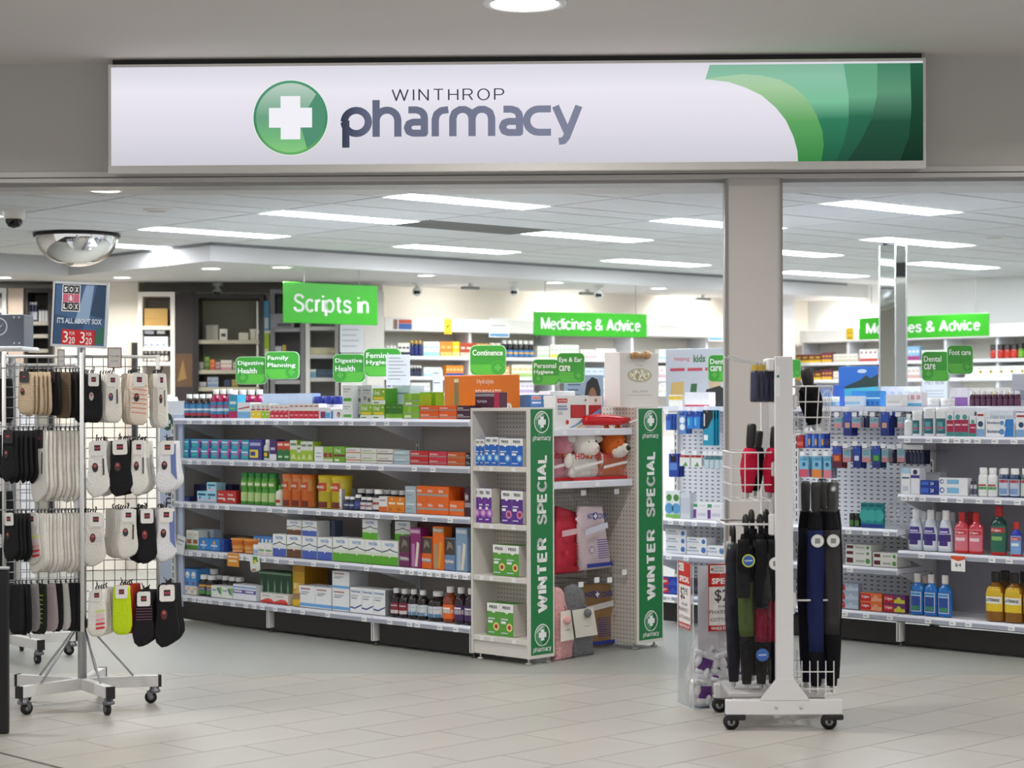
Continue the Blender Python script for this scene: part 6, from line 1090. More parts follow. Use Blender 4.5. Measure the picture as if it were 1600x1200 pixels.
# dispensary fittings against the far wall
DL = PL(4, 17.6)
n0_, n1_ = DL.hit(83, 500, .1)[0], DL.hit(216, 500, .1)[0]; plane_wall('wall_left_panel', PL(4, 17.7), n0_, n1_, 0, LZ, M('#efe6da', .7, 0, .02, 3))  # cream panel added ahead of the wall to catch more light
def cab(px0, px1, yt, shelves, label, m, back, dark=None, depth=.5, name='dispensary_shelf', dd=0., zb=0.):
    a0, zt = DL.hit(px0, yt, dd); a1 = DL.hit(px1, yt, dd)[0]; w = a1 - a0
    L = empty(name, label, 'shelving', DL.w(a0, dd, 0), DL.th); fm = dark or m; zt = min(zt, LZ - .004)
    ob('back_panel', MB().box(0, depth - .02, zb, w, depth, zt, back), L)
    for x in (0, w - .04): ob('side_panel', MB().box(x, 0, zb, x + .04, depth, zt, fm), L)
    ob('top_panel', MB().box(.04, 0, zt - .04, w - .04, depth, zt, fm), L); zs = []
    for y in shelves: z = DL.hit((px0 + px1) / 2, y, dd)[1]; zs.append(z); ob('shelf', MB().box(.04, .02, z - .035, w - .04, depth - .02, z, m), L)
    ob('base_cabinet', MB().box(.04, .01, zb, w - .04, depth - .02, min(zs) - .3 if zs else .8, m), L)
    return L, zs
CRM = M('#e9e4dc', .55, 0, .02, 4); OLV = M('#8d8771', .5, 0, .04, 4); GRY = M('#8e8c8d', .5, 0, .03, 4)
_, za = cab(215, 273, 456, (509, 542, 565), 'narrow cream shelf unit with a brown box, left of the dark cabinet', CRM, M('#d8d2c8', .6))
Q1 = 'narrow cream unit'
run(DL, za[0] + .001, 225, 262, 482, 1, carton('#c29a50', ((.1, .4, .5, .44, '#a8843c'),), dep=.3, side='#7a5a2c'), 'brown cardboard box on the upper shelf of the', Q1, .06)
run(DL, za[1] + .001, 225, 262, 526, 4, carton('#e6e8ee', ((.1, .1, .5, .3, '#7f90d0'),), dep=.15), 'white carton', Q1 + ' second shelf', .06); run(DL, za[2] + .001, 224, 263, 549, 6, bottle('pill', '#4a4644', '#f0efee', ((.1, .6, '#d8d4d0'),)), 'pale labelled bottle', Q1 + ' third shelf', .06)
run(DL, za[1] + .001 + .12, 226, 240, 517, 1, carton('#e9ebf0', ((.1, .3, .9, .5, '#7f90d0'),), dep=.12), 'white box resting on others,', Q1, .07); run(DL, za[1] + .121, 244, 258, 516, 1, bottle('tub', '#eff0f2', '#f4f4f4'), 'white tub resting on boxes,', Q1, .07)
_, zc = cab(303, 412, 459, (531, 578, 605), 'tall olive-backed display cabinet with black frame in the dispensary', M('#a09a86', .5), OLV, M('#1b1514', .4), .45, 'display_cabinet')
Q2 = 'black framed cabinet'
o, w, h = board((274, 303, 457, 640), DL, 0, 0, .4, M('#2c2222', .5), 'dark brown cabinet end panel beside the olive display cabinet', 'cabinet_end', 'cabinet'); ob('poster_print', MB().box(-w * .48, -.003, h * .66, w * .4, -.0005, h * .78, M('#5a3f26')).flat([(-w * .4, h * .68), (w * .1, h * .69), (-w * .1, h * .76)], -.0035, M('#8a6a3a')), o)
run(DL, zc[0] + .001, 343, 355, 514, 1, carton('#cfcabc', ((.2, .3, .8, .6, '#3a3648'),)), 'small white and black box on the top shelf of the', Q2, .1); run(DL, zc[0] + .001, 373, 388, 520, 1, carton('#c9c4ae', dep=.1), 'lower cream box on the top shelf of the', Q2, .1); run(DL, zc[0] + .001, 389, 404, 514, 1, bottle('tub', '#d6d2c0', '#dedac8'), 'round cream tub on the top shelf of the', Q2, .1); run(DL, zc[0] + .001, 322, 341, 508, 2, carton('#9d978a', dep=.05), 'clear grey stand', Q2 + ' top shelf', .12)
for (x0, x1, y, n, c, c2, nm) in ((305, 318, 566, 2, '#b0aea4', '#8a8a84', 'grey carton'), (320, 327, 558, 1, '#7c9a3a', '#4a6a2a', 'green carton'), (328, 335, 562, 1, '#d8742c', '#b0501c', 'orange carton'), (337, 344, 566, 1, '#b08a8c', '#8a4a5c', 'rose carton'), (345, 362, 563, 3, '#c9c2b4', '#b07a84', 'cream and rose carton'), (364, 400, 566, 4, '#a8a498', '#7a786c', 'stone carton')): run(DL, zc[1] + .001, x0, x1, y, n, plain(c, c2), nm, Q2 + ' middle shelf', .1)
for (x0, x1, y, n, c, c2, nm) in ((305, 322, 597, 3, '#c9c4bc', '#8a8890', 'pale carton'), (324, 341, 589, 2, '#a8b0bc', '#7a8cb0', 'tall blue-grey carton'), (350, 360, 594, 1, '#2c3a5c', '#1c2840', 'navy carton'), (362, 372, 593, 1, '#a08a4a', '#7a6a2c', 'mustard carton')): run(DL, zc[2] + .001, x0, x1, y, n, plain(c, c2), nm, Q2 + ' lower shelf', .1)
o, w, h = board((411, 421, 470, 516), DL, .05, None, .25, M('#5a9ec8', .5), 'blue ring binder standing upright beside the black framed cabinet', 'ring_binder', 'binder'); ob('spine_label', MB().box(-w * .3, -.002, h * .06, w * .3, -.0004, h * .42, M('#d8e4e8')), o)
o2, w2, h2 = board((411, 421, 520, 562), DL, .05, None, .25, M('#a8c83a', .5), 'lime ring binder standing upright below the blue one', 'ring_binder', 'binder'); ob('spine_label', MB().box(-w2 * .3, -.002, h2 * .06, w2 * .3, -.0004, h2 * .4, M('#e4e8c8')), o2)
a0 = DL.hit(411, 500, .05)[0]; L = empty('binder_shelf', 'narrow cream shelf carrying the upright ring binders', 'shelf', DL.w(a0 - .03, .05, 0), DL.th)
for z in (o.location.z, o2.location.z): ob('shelf', MB().box(-.02, .0, z - .03, .1, .3, z - .001, CRM), L)
ob('side_panel', MB().box(-.03, 0, 0, -.012, .3, 2.45, CRM), L); ob('side_panel', MB().box(.1, 0, 0, .115, .3, 2.45, CRM), L)
_, zd = cab(422, 476, 452, (512, 556, 594), 'grey open dispensary shelving under the Scripts in sign, nearer the cabinet', GRY, M('#9a9898', .6), M('#6a686a', .5), .45)
_, zf = cab(477, 530, 452, (510, 554, 590), 'grey open dispensary shelving under the Scripts in sign, nearer the notices', M('#aaa8a6', .5), M('#b0aeab', .6), M('#c0bdb8', .5), .45)
run(DL, zd[1] + .001, 426, 440, 541, 1, carton('#c4c2c8', dep=.12), 'white box on the', 'grey shelving nearer the cabinet', .1); run(DL, zd[1] + .001, 441, 447, 539, 1, carton('#b09a3a', dep=.1), 'mustard box on the', 'grey shelving nearer the cabinet', .1)
run(DL, zf[1] + .001, 480, 524, 543, 4, carton('#c9c2a4', ((.2, .3, .8, .6, '#d8d0a0'),), dep=.12), 'cream carton', 'grey shelving nearer the notices', .1); run(DL, zf[2] + .001, 478, 494, 577, 1, carton('#6a9ab0', ((0, .7, 1, 1, '#d0d0cc'),), dep=.12), 'aqua carton on the', 'grey shelving nearer the notices', .1); run(DL, zf[2] + .001, 495, 526, 577, 2, carton('#2f4658', ((.1, .5, .9, .6, '#46607a'),), dep=.12), 'dark teal carton', 'grey shelving nearer the notices', .1)
o, w, h = board((422, 459, 490, 512), DL, -.02, None, .05, M('#75737a', .5), 'grey till printer housing beneath the Scripts in sign', 'printer', 'printer'); ob('slot', MB().box(-w * .2, -.003, h * .1, w * .4, -.0005, h * .3, M('#3a3a40')), o)
o, w, h = board((531, 568, 508, 551), DL, -.12, None, .004, M('#ccd0d8', .5), 'upper white dispensary notice beside the grey shelving', 'notice', 'notice')
for i in range(4): ob('print_line', MB().box(-w * .4, -.001, h * (.82 - .2 * i), w * (.3 - .1 * (i % 2)), -.0003, h * (.85 - .2 * i), M('#8a8f9c')), o)
o, w, h = board((532, 567, 553, 592), DL, -.12, None, .004, M('#c6ccd6', .5), 'lower white dispensary notice beside the grey shelving', 'notice', 'notice')
for i in range(5): ob('print_line', MB().box(-w * .35, -.001, h * (.8 - .14 * i), w * (.3 - .1 * (i % 2)), -.0003, h * (.83 - .14 * i), M('#9aa2b0')), o)
o, w, h = board((529, 600, 455, 640), DL, -.1, 0, .06, M('#d2cfca', .5), 'cream partition board carrying the white notices', 'partition_board', 'partition'); ob('edge_strip', MB().box(-w / 2, -.004, 0, -w / 2 + .02, -.0005, h, BLACK), o)
# far left of the dispensary
_, zg = cab(36, 82, 450, (502, 522, 545), 'dark framed shelf unit with white tubs behind the sock poster', M('#8e8a80', .5), M('#6f6c62', .6), M('#1f1a1c', .4), .4)
run(DL, zg[0] + .001, 38, 58, 472, 4, bottle('tub', '#3a3f58', '#d8d8dc', ((.1, .5, '#c9ccd8'),)), 'tall navy and white tub', 'dark framed unit upper shelf', .1); run(DL, zg[0] + .001, 60, 80, 483, 4, bottle('tub', '#d4d4d8', '#3a3f50'), 'short white tub', 'dark framed unit upper shelf', .1)
o, w, h = board((12, 36, 450, 640), DL, -.05, 0, .05, M('#b5a396', .5), 'tan cupboard door at the far end of the dispensary', 'cupboard_unit', 'door'); o['kind'] = 'thing'; ob('knob', MB().ball((w * .35, -.02, 1.05), .02, STEEL), o)
_, zh = cab(-30, 10, 450, (482, 512, 540), 'white shelf unit with pale packs at the outer edge of the shop', WHITE, M('#dcd6c8', .6), None, .4)
run(DL, zh[0] + .001, -6, 8, 466, 2, carton('#e6e6e2', dep=.1), 'white carton', 'outer white unit', .08); run(DL, zh[1] + .001, -6, 8, 496, 2, carton('#d8e0e4', dep=.1), 'pale blue carton', 'outer white unit', .08)
o, w, h = board((199, 215, 535, 640), DL, .0, 0, .05, M('#c2bab0', .5), 'pale cupboard side with dark gap next to the cream unit', 'cupboard_end_unit', 'cupboard'); ob('dark_gap', MB().box(-w * .1, -.003, .9, w * .5, -.0005, h, BLACK), o)
# lilac end panel of the long gondola
s0_, _ = GA.hit(243, 700, 0); s1_, _ = GA.hit(282, 700, 0)
w = s1_ - s0_; o = ob('wing_sign', MB().cham(0, .0, .1, w - .006, .02, 1.44, M('#b9c4da', .4, 0, .02), .003), None, GA.w(s0_, .02, 0), GA.th); tag(o, 'pale blue wing panel with dark green cross at the far end of the long gondola', 'sign')
a, z = GA.hit(262, 659, .02); a -= s0_; ob('emblem', MB().flat(circ(a, z, .062, 24, .062), -.001, M('#1c4a30')).flat(cross(a, z, .034, .013), -.0016, M('#cfdce0')), o)
a, z = GA.hit(264, 790, .02); word(o, a - s0_, z, .42, .1, M('#22262c', .5, 0, 0), -.0014, R(90), WM2)
ob('foot', MB().box(.02, .0, 0, w - .03, .02, .1, PAINT), o)
# grey display box on a white stand at the left edge
p = at(14, 632, 12.7); o = empty('display_stand', 'white display stand at the edge of the entrance behind the sock spinners', 'stand', Vector((p.x, 12.75, 0)), R(-4))
zt = at(20, 541, 12.6).z
ob('top_board', MB().cham(-.24, -.15, zt - .025, .13, .2, zt, WHITE), o); ob('body', MB().box(-.2, -.1, .0, .1, .18, zt - .25, WHITE), o); ob('glass_tier', MB().box(-.24, -.14, zt - .22, .13, -.135, zt - .05, CLEAR(.03)), o)
b = empty('display_box', 'slate grey display box with round white seal on the white stand', 'box', Vector((p.x, 12.65, zt + .001)), R(-4))
h = at(20, 491, 12.6).z - zt
ob('box_body', MB().cham(-.24, 0, 0, .115, .2, h, M('#656872', .5), .003), b); ob('seal', MB().flat(circ(-.055, h * .62, .06, 24), -.001, M('#e4e4e6')).flat(circ(-.055, h * .62, .052, 24), -.0015, M('#656872')).flat([(-.085, h * .62), (-.06, h * .5), (-.02, h * .74), (-.06, h * .56)], -.002, M('#e4e4e6')), b)
for x in (.05, .085): ob('stud', MB().ball((x, -.003, h * .9), .006, M('#d8d8dc')).ball((x, -.003, h * .1), .006, M('#d8d8dc')), b)
# black upright at the frame's edge
p = at(4, 1145, 8.77); o = ob('display_plinth', MB().cham(-.25, 0, 0, .026, .03, at(4, 890, 8.77).z, M('#121011', .35), .006), None, (p.x, 8.77, 0)); tag(o, 'black plinth standing in front of the sock spinner at the edge', 'plinth')
ob('top_cap', MB().cham(-.252, -.002, at(4, 890, 8.77).z, .028, .032, at(4, 886, 8.77).z, M('#b9b9bb', .3), .002), o)
# ------------------------------------------------------------------ sock spinner: four grid wings on a wheeled star foot
SC = Vector((-2.15, 9.59, 0)); PH = R(12.8)
CHR = M('#b9babd', .3, .7, .03); WIRE = M('#9a9b9e', .3, .8, 0)
def spinner(label):
    T = empty('sock_spinner', label, 'display stand', SC, PH)
    ob('pole', MB().tube([(0, 0, .14), (0, 0, 1.80)], .022, CHR, 12), T); ob('hub', MB().lathe([(.03, .39), (.045, .40), (.045, .425), (.03, .435)], BLACK, 14), T)
    for a in (-129, -57, 15, 87, 159):
        c, s = math.cos(R(a) - PH), math.sin(R(a) - PH); r = .385; px, py = -s * .02, c * .02
        l = MB(); l.add([(px + c * .0, py + s * .0, .085), (-px, -py, .085), (c * r - px, s * r - py, .085), (c * r + px, s * r + py, .085), (px, py, .14), (-px, -py, .14), (c * r - px, s * r - py, .14), (c * r + px, s * r + py, .14)], [(0, 1, 2, 3), (7, 6, 5, 4), (0, 4, 5, 1), (1, 5, 6, 2), (2, 6, 7, 3), (3, 7, 4, 0)], PAINT)
        leg = ob('leg', l, T)
        e = MB(); k = r + .004; e.add([(c * q + sg * px * 1.05, s * q + sg * py * 1.05, z) for q in (r - .012, k) for sg in (1, -1) for z in (.083, .142)], [(0, 1, 3, 2), (4, 6, 7, 5), (0, 4, 5, 1), (2, 3, 7, 6), (1, 5, 7, 3), (0, 2, 6, 4)], BLACK); ob('end_cap', e, leg)
        w = MB(); x, y = c * (r - .03), s * (r - .03); w.lathe([(.022, .084), (.024, .07), (.03, .066), (.03, .055), (.016, .05)], M('#77787c', .3, .8), 12, 1, 1, x, y)
        vx, vy = x - c * .018, y - s * .018
        for sg in (-1, 1): w.add([(vx + px * sg * .7 + c * .02, vy + py * sg * .7 + s * .02, .06), (vx + px * sg * .7 - c * .02, vy + py * sg * .7 - s * .02, .06), (vx + px * sg * .7 - c * .012, vy + py * sg * .7 - s * .012, .02), (vx + px * sg * .75 - c * .012, vy + py * sg * .75 - s * .012, .02), (vx + px * sg * .75 + c * .02, vy + py * sg * .75 + s * .02, .06)], [(0, 1, 2, 3, 4)], M('#77787c', .3, .8))
        w.tube([(vx - px * .5, vy - py * .5, .03), (vx + px * .5, vy + py * .5, .03)], [.03, .03], M('#1c1b1d', .6), 16); w.tube([(vx - px * .62, vy - py * .62, .03), (vx + px * .62, vy + py * .62, .03)], .014, M('#8a8a8e', .4, .5), 10)
        ob('caster', w, leg)
        ob('strut', MB().tube([(c * .03, s * .03, .40), (c * .25, s * .25, .142)], .006, CHR, 6), T)
    for k in range(4):
        c, s = [(1, 0), (0, 1), (-1, 0), (0, -1)][k]; P = lambda r, z: (c * r, s * r, z)
        f = MB(); f.tube([P(.375, .415), P(.375, 1.755)], .011, PAINT, 6); f.tube([P(.02, 1.745), P(.375, 1.745)], .009, PAINT, 6); f.tube([P(.02, .42), P(.375, .42)], .009, PAINT, 6); wing = ob('grid_wing', f, T)
        g = MB()
        for i in range(1, 26): g.tube([P(.02, .42 + i * .051), P(.375, .42 + i * .051)], .0022, WIRE, 4, False)
        for i in range(1, 7): g.tube([P(.375 * i / 7, .42), P(.375 * i / 7, 1.745)], .0022, WIRE, 4, False)
        ob('wire_grid', g, wing)['kind'] = 'stuff'
    return T
SP = spinner('white four-wing sock spinner on a five-wheeled star foot, at the entrance')
# second spinner standing behind it
def copy_tree(o, parent=None):
    c = o.copy(); COL.objects.link(c); c.parent = parent
    for ch in list(o.children): copy_tree(ch, c)
    return c
SP2 = copy_tree(SP); SP2.location = (-2.98, 11.42, 0); SP2.rotation_euler.z = R(20); SP2['label'] = 'white sock spinner mostly hidden behind the front one'
# socks
OUT_A = [(-.36, 0), (.36, 0), (.38, -.3), (.42, -.52), (.5, -.7), (.5, -.8), (.36, -.9), (.02, -.985), (-.22, -1), (-.42, -.92), (-.5, -.78), (-.48, -.66), (-.4, -.45)]
OUT_B = [(-.4, 0), (.4, 0), (.46, -.3), (.5, -.6), (.5, -.82), (.42, -.94), (.25, -1), (-.2, -1), (-.38, -.95), (-.48, -.84), (-.46, -.5), (-.43, -.2)]
SKM = {}
def sock(w, h, col, out='A', card=None, deco=None, t=.016, sticker=None):
    k = (round(w, 3), round(h, 3), col, out)
    if k not in SKM: SKM[k] = MB().pillow([(x * w, z * h) for x, z in (OUT_A if out == 'A' else OUT_B)], t, M(col, .95, 0, .08, 150, .5), 0, rough=.03).mesh('sock_pair')
    o = lk('sock_pair', SKM[k]); y = -t / 2 - .001
    ob('hook_loop', MB().tube([(0, 0, -.004), (-.004, 0, .012), (.003, 0, .02)], .0035, BLACK, 5), o)
    if card:
        cm = M(card, .6); cd_ = ob('header_card', MB().prism(rrect(-w * .3, -h * .25, w * .3, .004, w * .1), y - .002, y, cm), o)
        ob('card_logo', MB().flat([(-w * .13, -h * .16), (w * .13, -h * .16), (w * .13, -h * .06), (-w * .13, -h * .06)], y - .0026, M('#3a2626')).flat([(-w * .11, -h * .13), (w * .11, -h * .13), (w * .11, -h * .095), (-w * .11, -h * .095)], y - .003, M('#a83a48')), cd_)
    if sticker: ob('sticker', MB().flat(circ(-w * .12, -h * .46, w * .13, 14, h * .085), y - .0012, M(sticker)).flat(circ(-w * .12, -h * .43, w * .07, 10, h * .03), y - .0018, M('#b85a52')), o)
    if deco == 'text': ob('side_print', MB().box(w * .2, y - .0012, -h * .6, w * .27, y - .0004, -h * .3, M('#3a3a3e')), o)
    if deco and deco[0] == '#':
        for i in range(7): ob('stripe', MB().flat([(-w * .36, -h * (.2 + i * .09)), (w * .4, -h * (.22 + i * .09)), (w * .4, -h * (.235 + i * .09)), (-w * .36, -h * (.215 + i * .09))], y - .0008, M(deco)), o)
    if deco == 'bars':
        for i in range(3): ob('stripe', MB().flat([(w * .02, -h * (.42 + i * .06)), (w * .36, -h * (.42 + i * .06)), (w * .36, -h * (.445 + i * .06)), (w * .02, -h * (.445 + i * .06))], y - .0008, M('#d8d8d8')), o)
    if deco == 'heel': ob('blue_panel', MB().flat([(w * .12, -h * .08), (w * .37, -h * .04), (w * .41, -h * .5), (w * .48, -h * .74), (w * .2, -h * .6)], y - .0006, M('#6f7fb8', .9)), o)
    if deco == 'pastel':
        for i, c in enumerate(('#d6dc8a', '#e6c8cc', '#e8a0a8', '#d84a54', '#d03a44')): ob('stripe', MB().flat([(-w * .05, -h * (.44 + i * .09)), (w * .42, -h * (.42 + i * .09)), (w * .42, -h * (.47 + i * .09)), (-w * .05, -h * (.49 + i * .09))], y - .0008, M(c, .9)), o)
    if deco == 'pink':
        for i in range(6): ob('stripe', MB().flat([(-w * .35, -h * (.24 + i * .05)), (w * .38, -h * (.24 + i * .05)), (w * .38, -h * (.25 + i * .05)), (-w * .35, -h * (.25 + i * .05))], y - .0008, M('#8a5a6a')), o)
    return o
C_S = SP.matrix_basis.copy()
ax = Vector((math.cos(PH), math.sin(PH), 0)); nn = Vector((-math.sin(PH), math.cos(PH), 0))
c0, n0 = ax.dot(SC), nn.dot(SC)
FR = PL(12.8, n0 - .275)
TIER = ['top tier', 'second tier', 'third tier', 'lowest tier']
def front_col(tier, px0, px1, y0, y1, col, nm, out='A', card='#ece9e4', deco=None, sticker='#26242c', n=7, bcol=None):
    a0, zt = FR.hit(px0, y0); a1, zb = FR.hit(px1, y1); w = a1 - a0; h = zt - zb; a = (a0 + a1) / 2
    for k in range(n):
        o = sock(w, h, col if k == 0 or not bcol else bcol, out, card if k < 2 else None, deco if k == 0 else None, sticker=sticker if k == 0 else None)
        o.location = FR.w(a + random.uniform(-.004, .004) - .0 * k + (.011 if px0 < 200 else .006) * k * (1 if tier % 2 else -1), .028 * k, zt - .012 + random.uniform(-.003, .003)); o.rotation_euler = (0, random.uniform(-.03, .03), PH + random.uniform(-.05, .05))
        tag(o, nm + ' sock pair, ' + ('front one' if k == 0 else ORD[k - 1] + ' behind the front') + ', facing wing, ' + TIER[tier], 'socks', nm + ' socks facing wing ' + TIER[tier])
    zp = zt + .008; x = a - c0
    ob('prong', MB().tube([(x, -.005, zp), (x, -.29, zp), (x, -.30, zp + .014)], .0032, BLACK, 5), SP)
for q in ((0, 133, 161, 580, 656, '#141316', 'black ankle', 'B', '#ece9e4', None, '#b9b4b2', 6), (0, 163, 191, 581, 656, '#ebe6dd', 'cream ankle', 'B', '#ece9e4', 'text', '#3a4a6c', 6), (0, 202, 233, 580, 660, '#eee0d0', 'cream orange-striped ankle', 'B', '#ece9e4', '#dd6a38', '#26242c', 8), (0, 244, 262, 580, 664, '#ece8df', 'off-white ankle', 'B', '#ece9e4', 'text', '#26242c', 6),
          (1, 133, 170, 686, 773, '#eeebe4', 'white heeled', 'A', '#ece9e4', 'text', '#2c2024', 6), (1, 168, 207, 684, 771, '#151417', 'black heeled', 'A', '#ece9e4', None, '#4a2a30', 6), (1, 203, 233, 686, 771, '#eeebe4', 'white slim heeled', 'A', '#ece9e4', 'text', '#2c2024', 8), (1, 243, 278, 686, 767, '#e9e9ec', 'white and blue heeled', 'A', '#ece9e4', 'heel', '#2c2024', 6),
          (2, 133, 168, 799, 882, '#e2ddd6', 'cream and black barred', 'A', '#ece9e4', 'bars', '#5a2a2c', 6), (2, 184, 218, 793, 870, '#e6e2d9', 'cream and grey', 'A', '#ece9e4', 'text', '#2a3040', 7), (2, 212, 246, 793, 877, '#131215', 'plain black', 'A', '#ece9e4', None, '#7a2430', 7), (2, 243, 277, 792, 875, '#e9e9ec', 'white and blue paneled', 'A', '#ece9e4', 'heel', '#2c2024', 6),
          (3, 137, 167, 918, 990, '#ece8e0', 'white pastel-striped', 'B', '#e2dfdb', 'pastel', None, 5), (3, 175, 207, 913, 988, '#c6e21c', 'neon yellow', 'B', '#ece9e4', None, None, 6, '#b83a1c'), (3, 207, 242, 922, 1006, '#17121a', 'black pink-striped', 'A', '#ece9e4', 'pink', None, 7), (3, 240, 280, 912, 1007, '#121114', 'black long', 'A', '#ece9e4', None, '#5a2028', 7)):
    front_col(*q)
SD = PL(12.8, n0 - .2)
def side_row(tier, y, segs):
    zt = SD.hit(90, y)[1]
    ob('prong', MB().tube([(-.01, -.2, zt + .008), (-.40, -.2, zt + .008), (-.41, -.2, zt + .022)], .0035, WIRE, 5), SP)
    for (px0, px1, col, n, yb, nm, out, card, deco) in segs:
        a0 = SD.hit(px0, y)[0]; a1 = SD.hit(px1, y)[0]; h = zt - SD.hit(px0, yb)[1]
        for k in range(n):
            o = sock(.088, h * random.uniform(.97, 1.03), col, out, card if k == 0 else None, deco if k == 0 else None, .014, '#2c2024' if (k == 0 and card and deco != 'pastel') else None)
            o.location = SD.w(a0 + (a1 - a0) * (k + .5) / n, 0, zt - .01); o.rotation_euler = (0, random.uniform(-.04, .04), PH - R(58) + random.uniform(-.1, .1) + (R(28) if k == 0 else 0))
            tag(o, nm + ' sock pair, ' + ORD[k] + ' from the prong tip, edge-on wing, ' + TIER[tier], 'socks', nm + ' socks edge-on wing ' + TIER[tier])
side_row(0, 578, ((36, 76, '#c9b396', 6, 646, 'nude', 'B', '#3a3838', None), (77, 92, '#171416', 2, 648, 'black carded', 'B', '#2a282a', None), (93, 106, '#6f5c4a', 2, 650, 'brown', 'B', None, None), (107, 126, '#1b1614', 4, 650, 'dark brown', 'B', None, None)))
side_row(1, 669, ((10, 56, '#141315', 6, 752, 'black heeled', 'A', '#2a282a', None), (58, 126, '#ece8df', 10, 782, 'white heeled', 'A', '#2a282c', 'text')))
side_row(2, 798, ((12, 44, '#141315', 5, 874, 'plain black', 'A', '#e6e3de', None), (45, 56, '#dcd8d0', 1, 878, 'white pastel-striped', 'A', '#d8d5d0', 'pastel'), (57, 126, '#ebe7de', 13, 892, 'off-white', 'A', None, None)))
side_row(3, 908, ((22, 44, '#151417', 4, 988, 'black', 'B', None, None), (45, 54, '#8f8b8c', 1, 985, 'grey', 'B', None, None), (55, 70, '#1c2418', 2, 986, 'black lime-striped', 'B', None, '#a8c83a'), (71, 82, '#b0a0a2', 1, 982, 'grey and pink', 'B', None, None), (83, 92, '#151417', 1, 984, 'single black', 'B', None, None), (93, 99, '#c9c5c0', 1, 982, 'white', 'B', None, None), (100, 127, '#131215', 4, 984, 'plain black', 'B', None, None)))
# black socks on the second spinner, seen through the wires
for t in range(4):
    for k in range(5):
        o = sock(.1, .26, '#17161a', 'B'); o.location = (-2.98 - .33 + k * .085, 11.42 - .16 - .04 * (k % 2), 1.66 - t * .33); o.rotation_euler.z = R(20 + 6 * (k - 2)); tag(o, ORD[k] + ' black sock pair on the rear spinner, ' + TIER[t], 'socks', 'black socks on the rear spinner')
# poster and price cards on the spinner
pc = [at(79, 439, 9.5), at(162, 446, 9.42), at(165, 543, 9.42), at(83, 539, 9.5)]
w = ((pc[1] - pc[0]).length + (pc[2] - pc[3]).length) / 2; h = ((pc[0] - pc[3]).length + (pc[1] - pc[2]).length) / 2; mid = sum(pc, Vector()) / 4
th = math.atan2(pc[1].y - pc[0].y, pc[1].x - pc[0].x)
o = empty('sock_poster', 'framed blue sock poster with red price strip on top of the front spinner', 'poster', (mid.x, mid.y, mid.z - h / 2), th); o.rotation_euler.y = R(3.2)
ob('board', MB().box(-w / 2, 0, 0, w / 2, .006, h, M('#3f5f86', .4, 0, .35, 14)), o)
for q in ((-w / 2 - .006, -.004, -.006, -w / 2 + .004, .01, h + .006), (w / 2 - .004, -.004, -.006, w / 2 + .006, .01, h + .006), (-w / 2, -.004, -.006, w / 2, .01, .006), (-w / 2, -.004, h - .006, w / 2, .01, h + .006)): ob('frame_rail', MB().box(*q, M('#c8cacd', .3, .4)), o)
ob('photo_print', MB().flat([(-w * .1, h * .35), (w * .1, h * .98), (w * .25, h * .98), (w * .18, h * .4)], -.0006, M('#8fa9c6')).flat([(w * .2, h * .5), (w * .3, h * .98), (w * .47, h * .98), (w * .47, h * .45)], -.0006, M('#24405e')).flat([(-w * .47, h * .02), (w * .0, h * .02), (w * .1, h * .4), (-w * .47, h * .5)], -.0005, M('#2c4a6c')).flat([(w * .28, h * .05), (w * .46, h * .05), (w * .46, h * .32), (w * .36, h * .3)], -.0006, M('#2a6a52')), o)
for i, (s, c) in enumerate((('SOX', '#1b1c20'), ('&', '#c8607a'), ('LOX', '#1b1c20'))):
    for j in range(3):
        x = -w * .33 + j * w * .105; zc = h * (.83 - i * .135); ob('letter_tile', MB().flat([(x, zc), (x + w * .1, zc), (x + w * .1, zc + h * .13), (x, zc + h * .13)], -.0014, M(c)), o)
        if i != 1 or j == 1: text(s[j] if i != 1 else '&', o, x + w * .05, zc + h * .065, w * .065, h * .085, M('#f2f2f2', .5, 0, 0), -.002, .03, 2)
ob('tile_frame', MB().box(-w * .345, -.0012, h * .545, w * -.005, -.0008, h * .975, M('#e9e9ea')), o)
text("IT'S ALL ABOUT SOX", o, 0, h * .4, w * .84, h * .09, M('#cfd9e4', .5, 0, 0), -.0014, .03)
ob('price_strip', MB().box(-w * .32, -.0014, h * .02, w * .3, -.0008, h * .26, M('#c4181c')), o)
for x in (-w * .17, w * .15): text('3', o, x - w * .075, h * .14, w * .09, h * .18, M('#f4eeee', .5, 0, 0), -.002, 0); text('FOR', o, x + w * .045, h * .2, w * .1, h * .055, M('#f4eeee', .5, 0, 0), -.002, 0); text('20', o, x + w * .045, h * .09, w * .12, h * .11, M('#f4eeee', .5, 0, 0), -.002, .01)
ob('stem', MB().tube([(w * .1, .008, .0), (w * .1, .008, -.06)], .007, PAINT), o)
def ptag(px, Y, label, red):
    A = at(px[0], px[2], Y); B = at(px[1], px[3], Y); w, h = B.x - A.x, A.z - B.z; o = ob('price_card', MB().box(-w / 2, 0, 0, w / 2, .003, h, M('#d9d5d0', .5)), None, ((A.x + B.x) / 2, Y, B.z), PH); tag(o, label, 'price card')
    for q in ((-w / 2, 0, -w / 2 + .004, h), (w / 2 - .004, 0, w / 2, h), (-w / 2, 0, w / 2, .004), (-w / 2, h - .004, w / 2, h)): ob('card_border', MB().box(q[0], -.001, q[1], q[2], -.0002, q[3], M(red)), o)
    text('3 for $20', o, 0, h * .58, w * .7, h * .1, M('#4a3a3a', .5, 0, 0), -.001, 0, 1); text('socks', o, 0, h * .35, w * .5, h * .08, M('#4a3a3a', .5, 0, 0), -.001, 0, 1); return o
ptag((168, 190, 543, 575), 9.5, 'small white price card with red border clipped over the facing wing', '#7a2a30'); ptag((90, 101, 546, 573), 9.42, 'small grey price card clipped over the edge-on wing', '#8a8684')
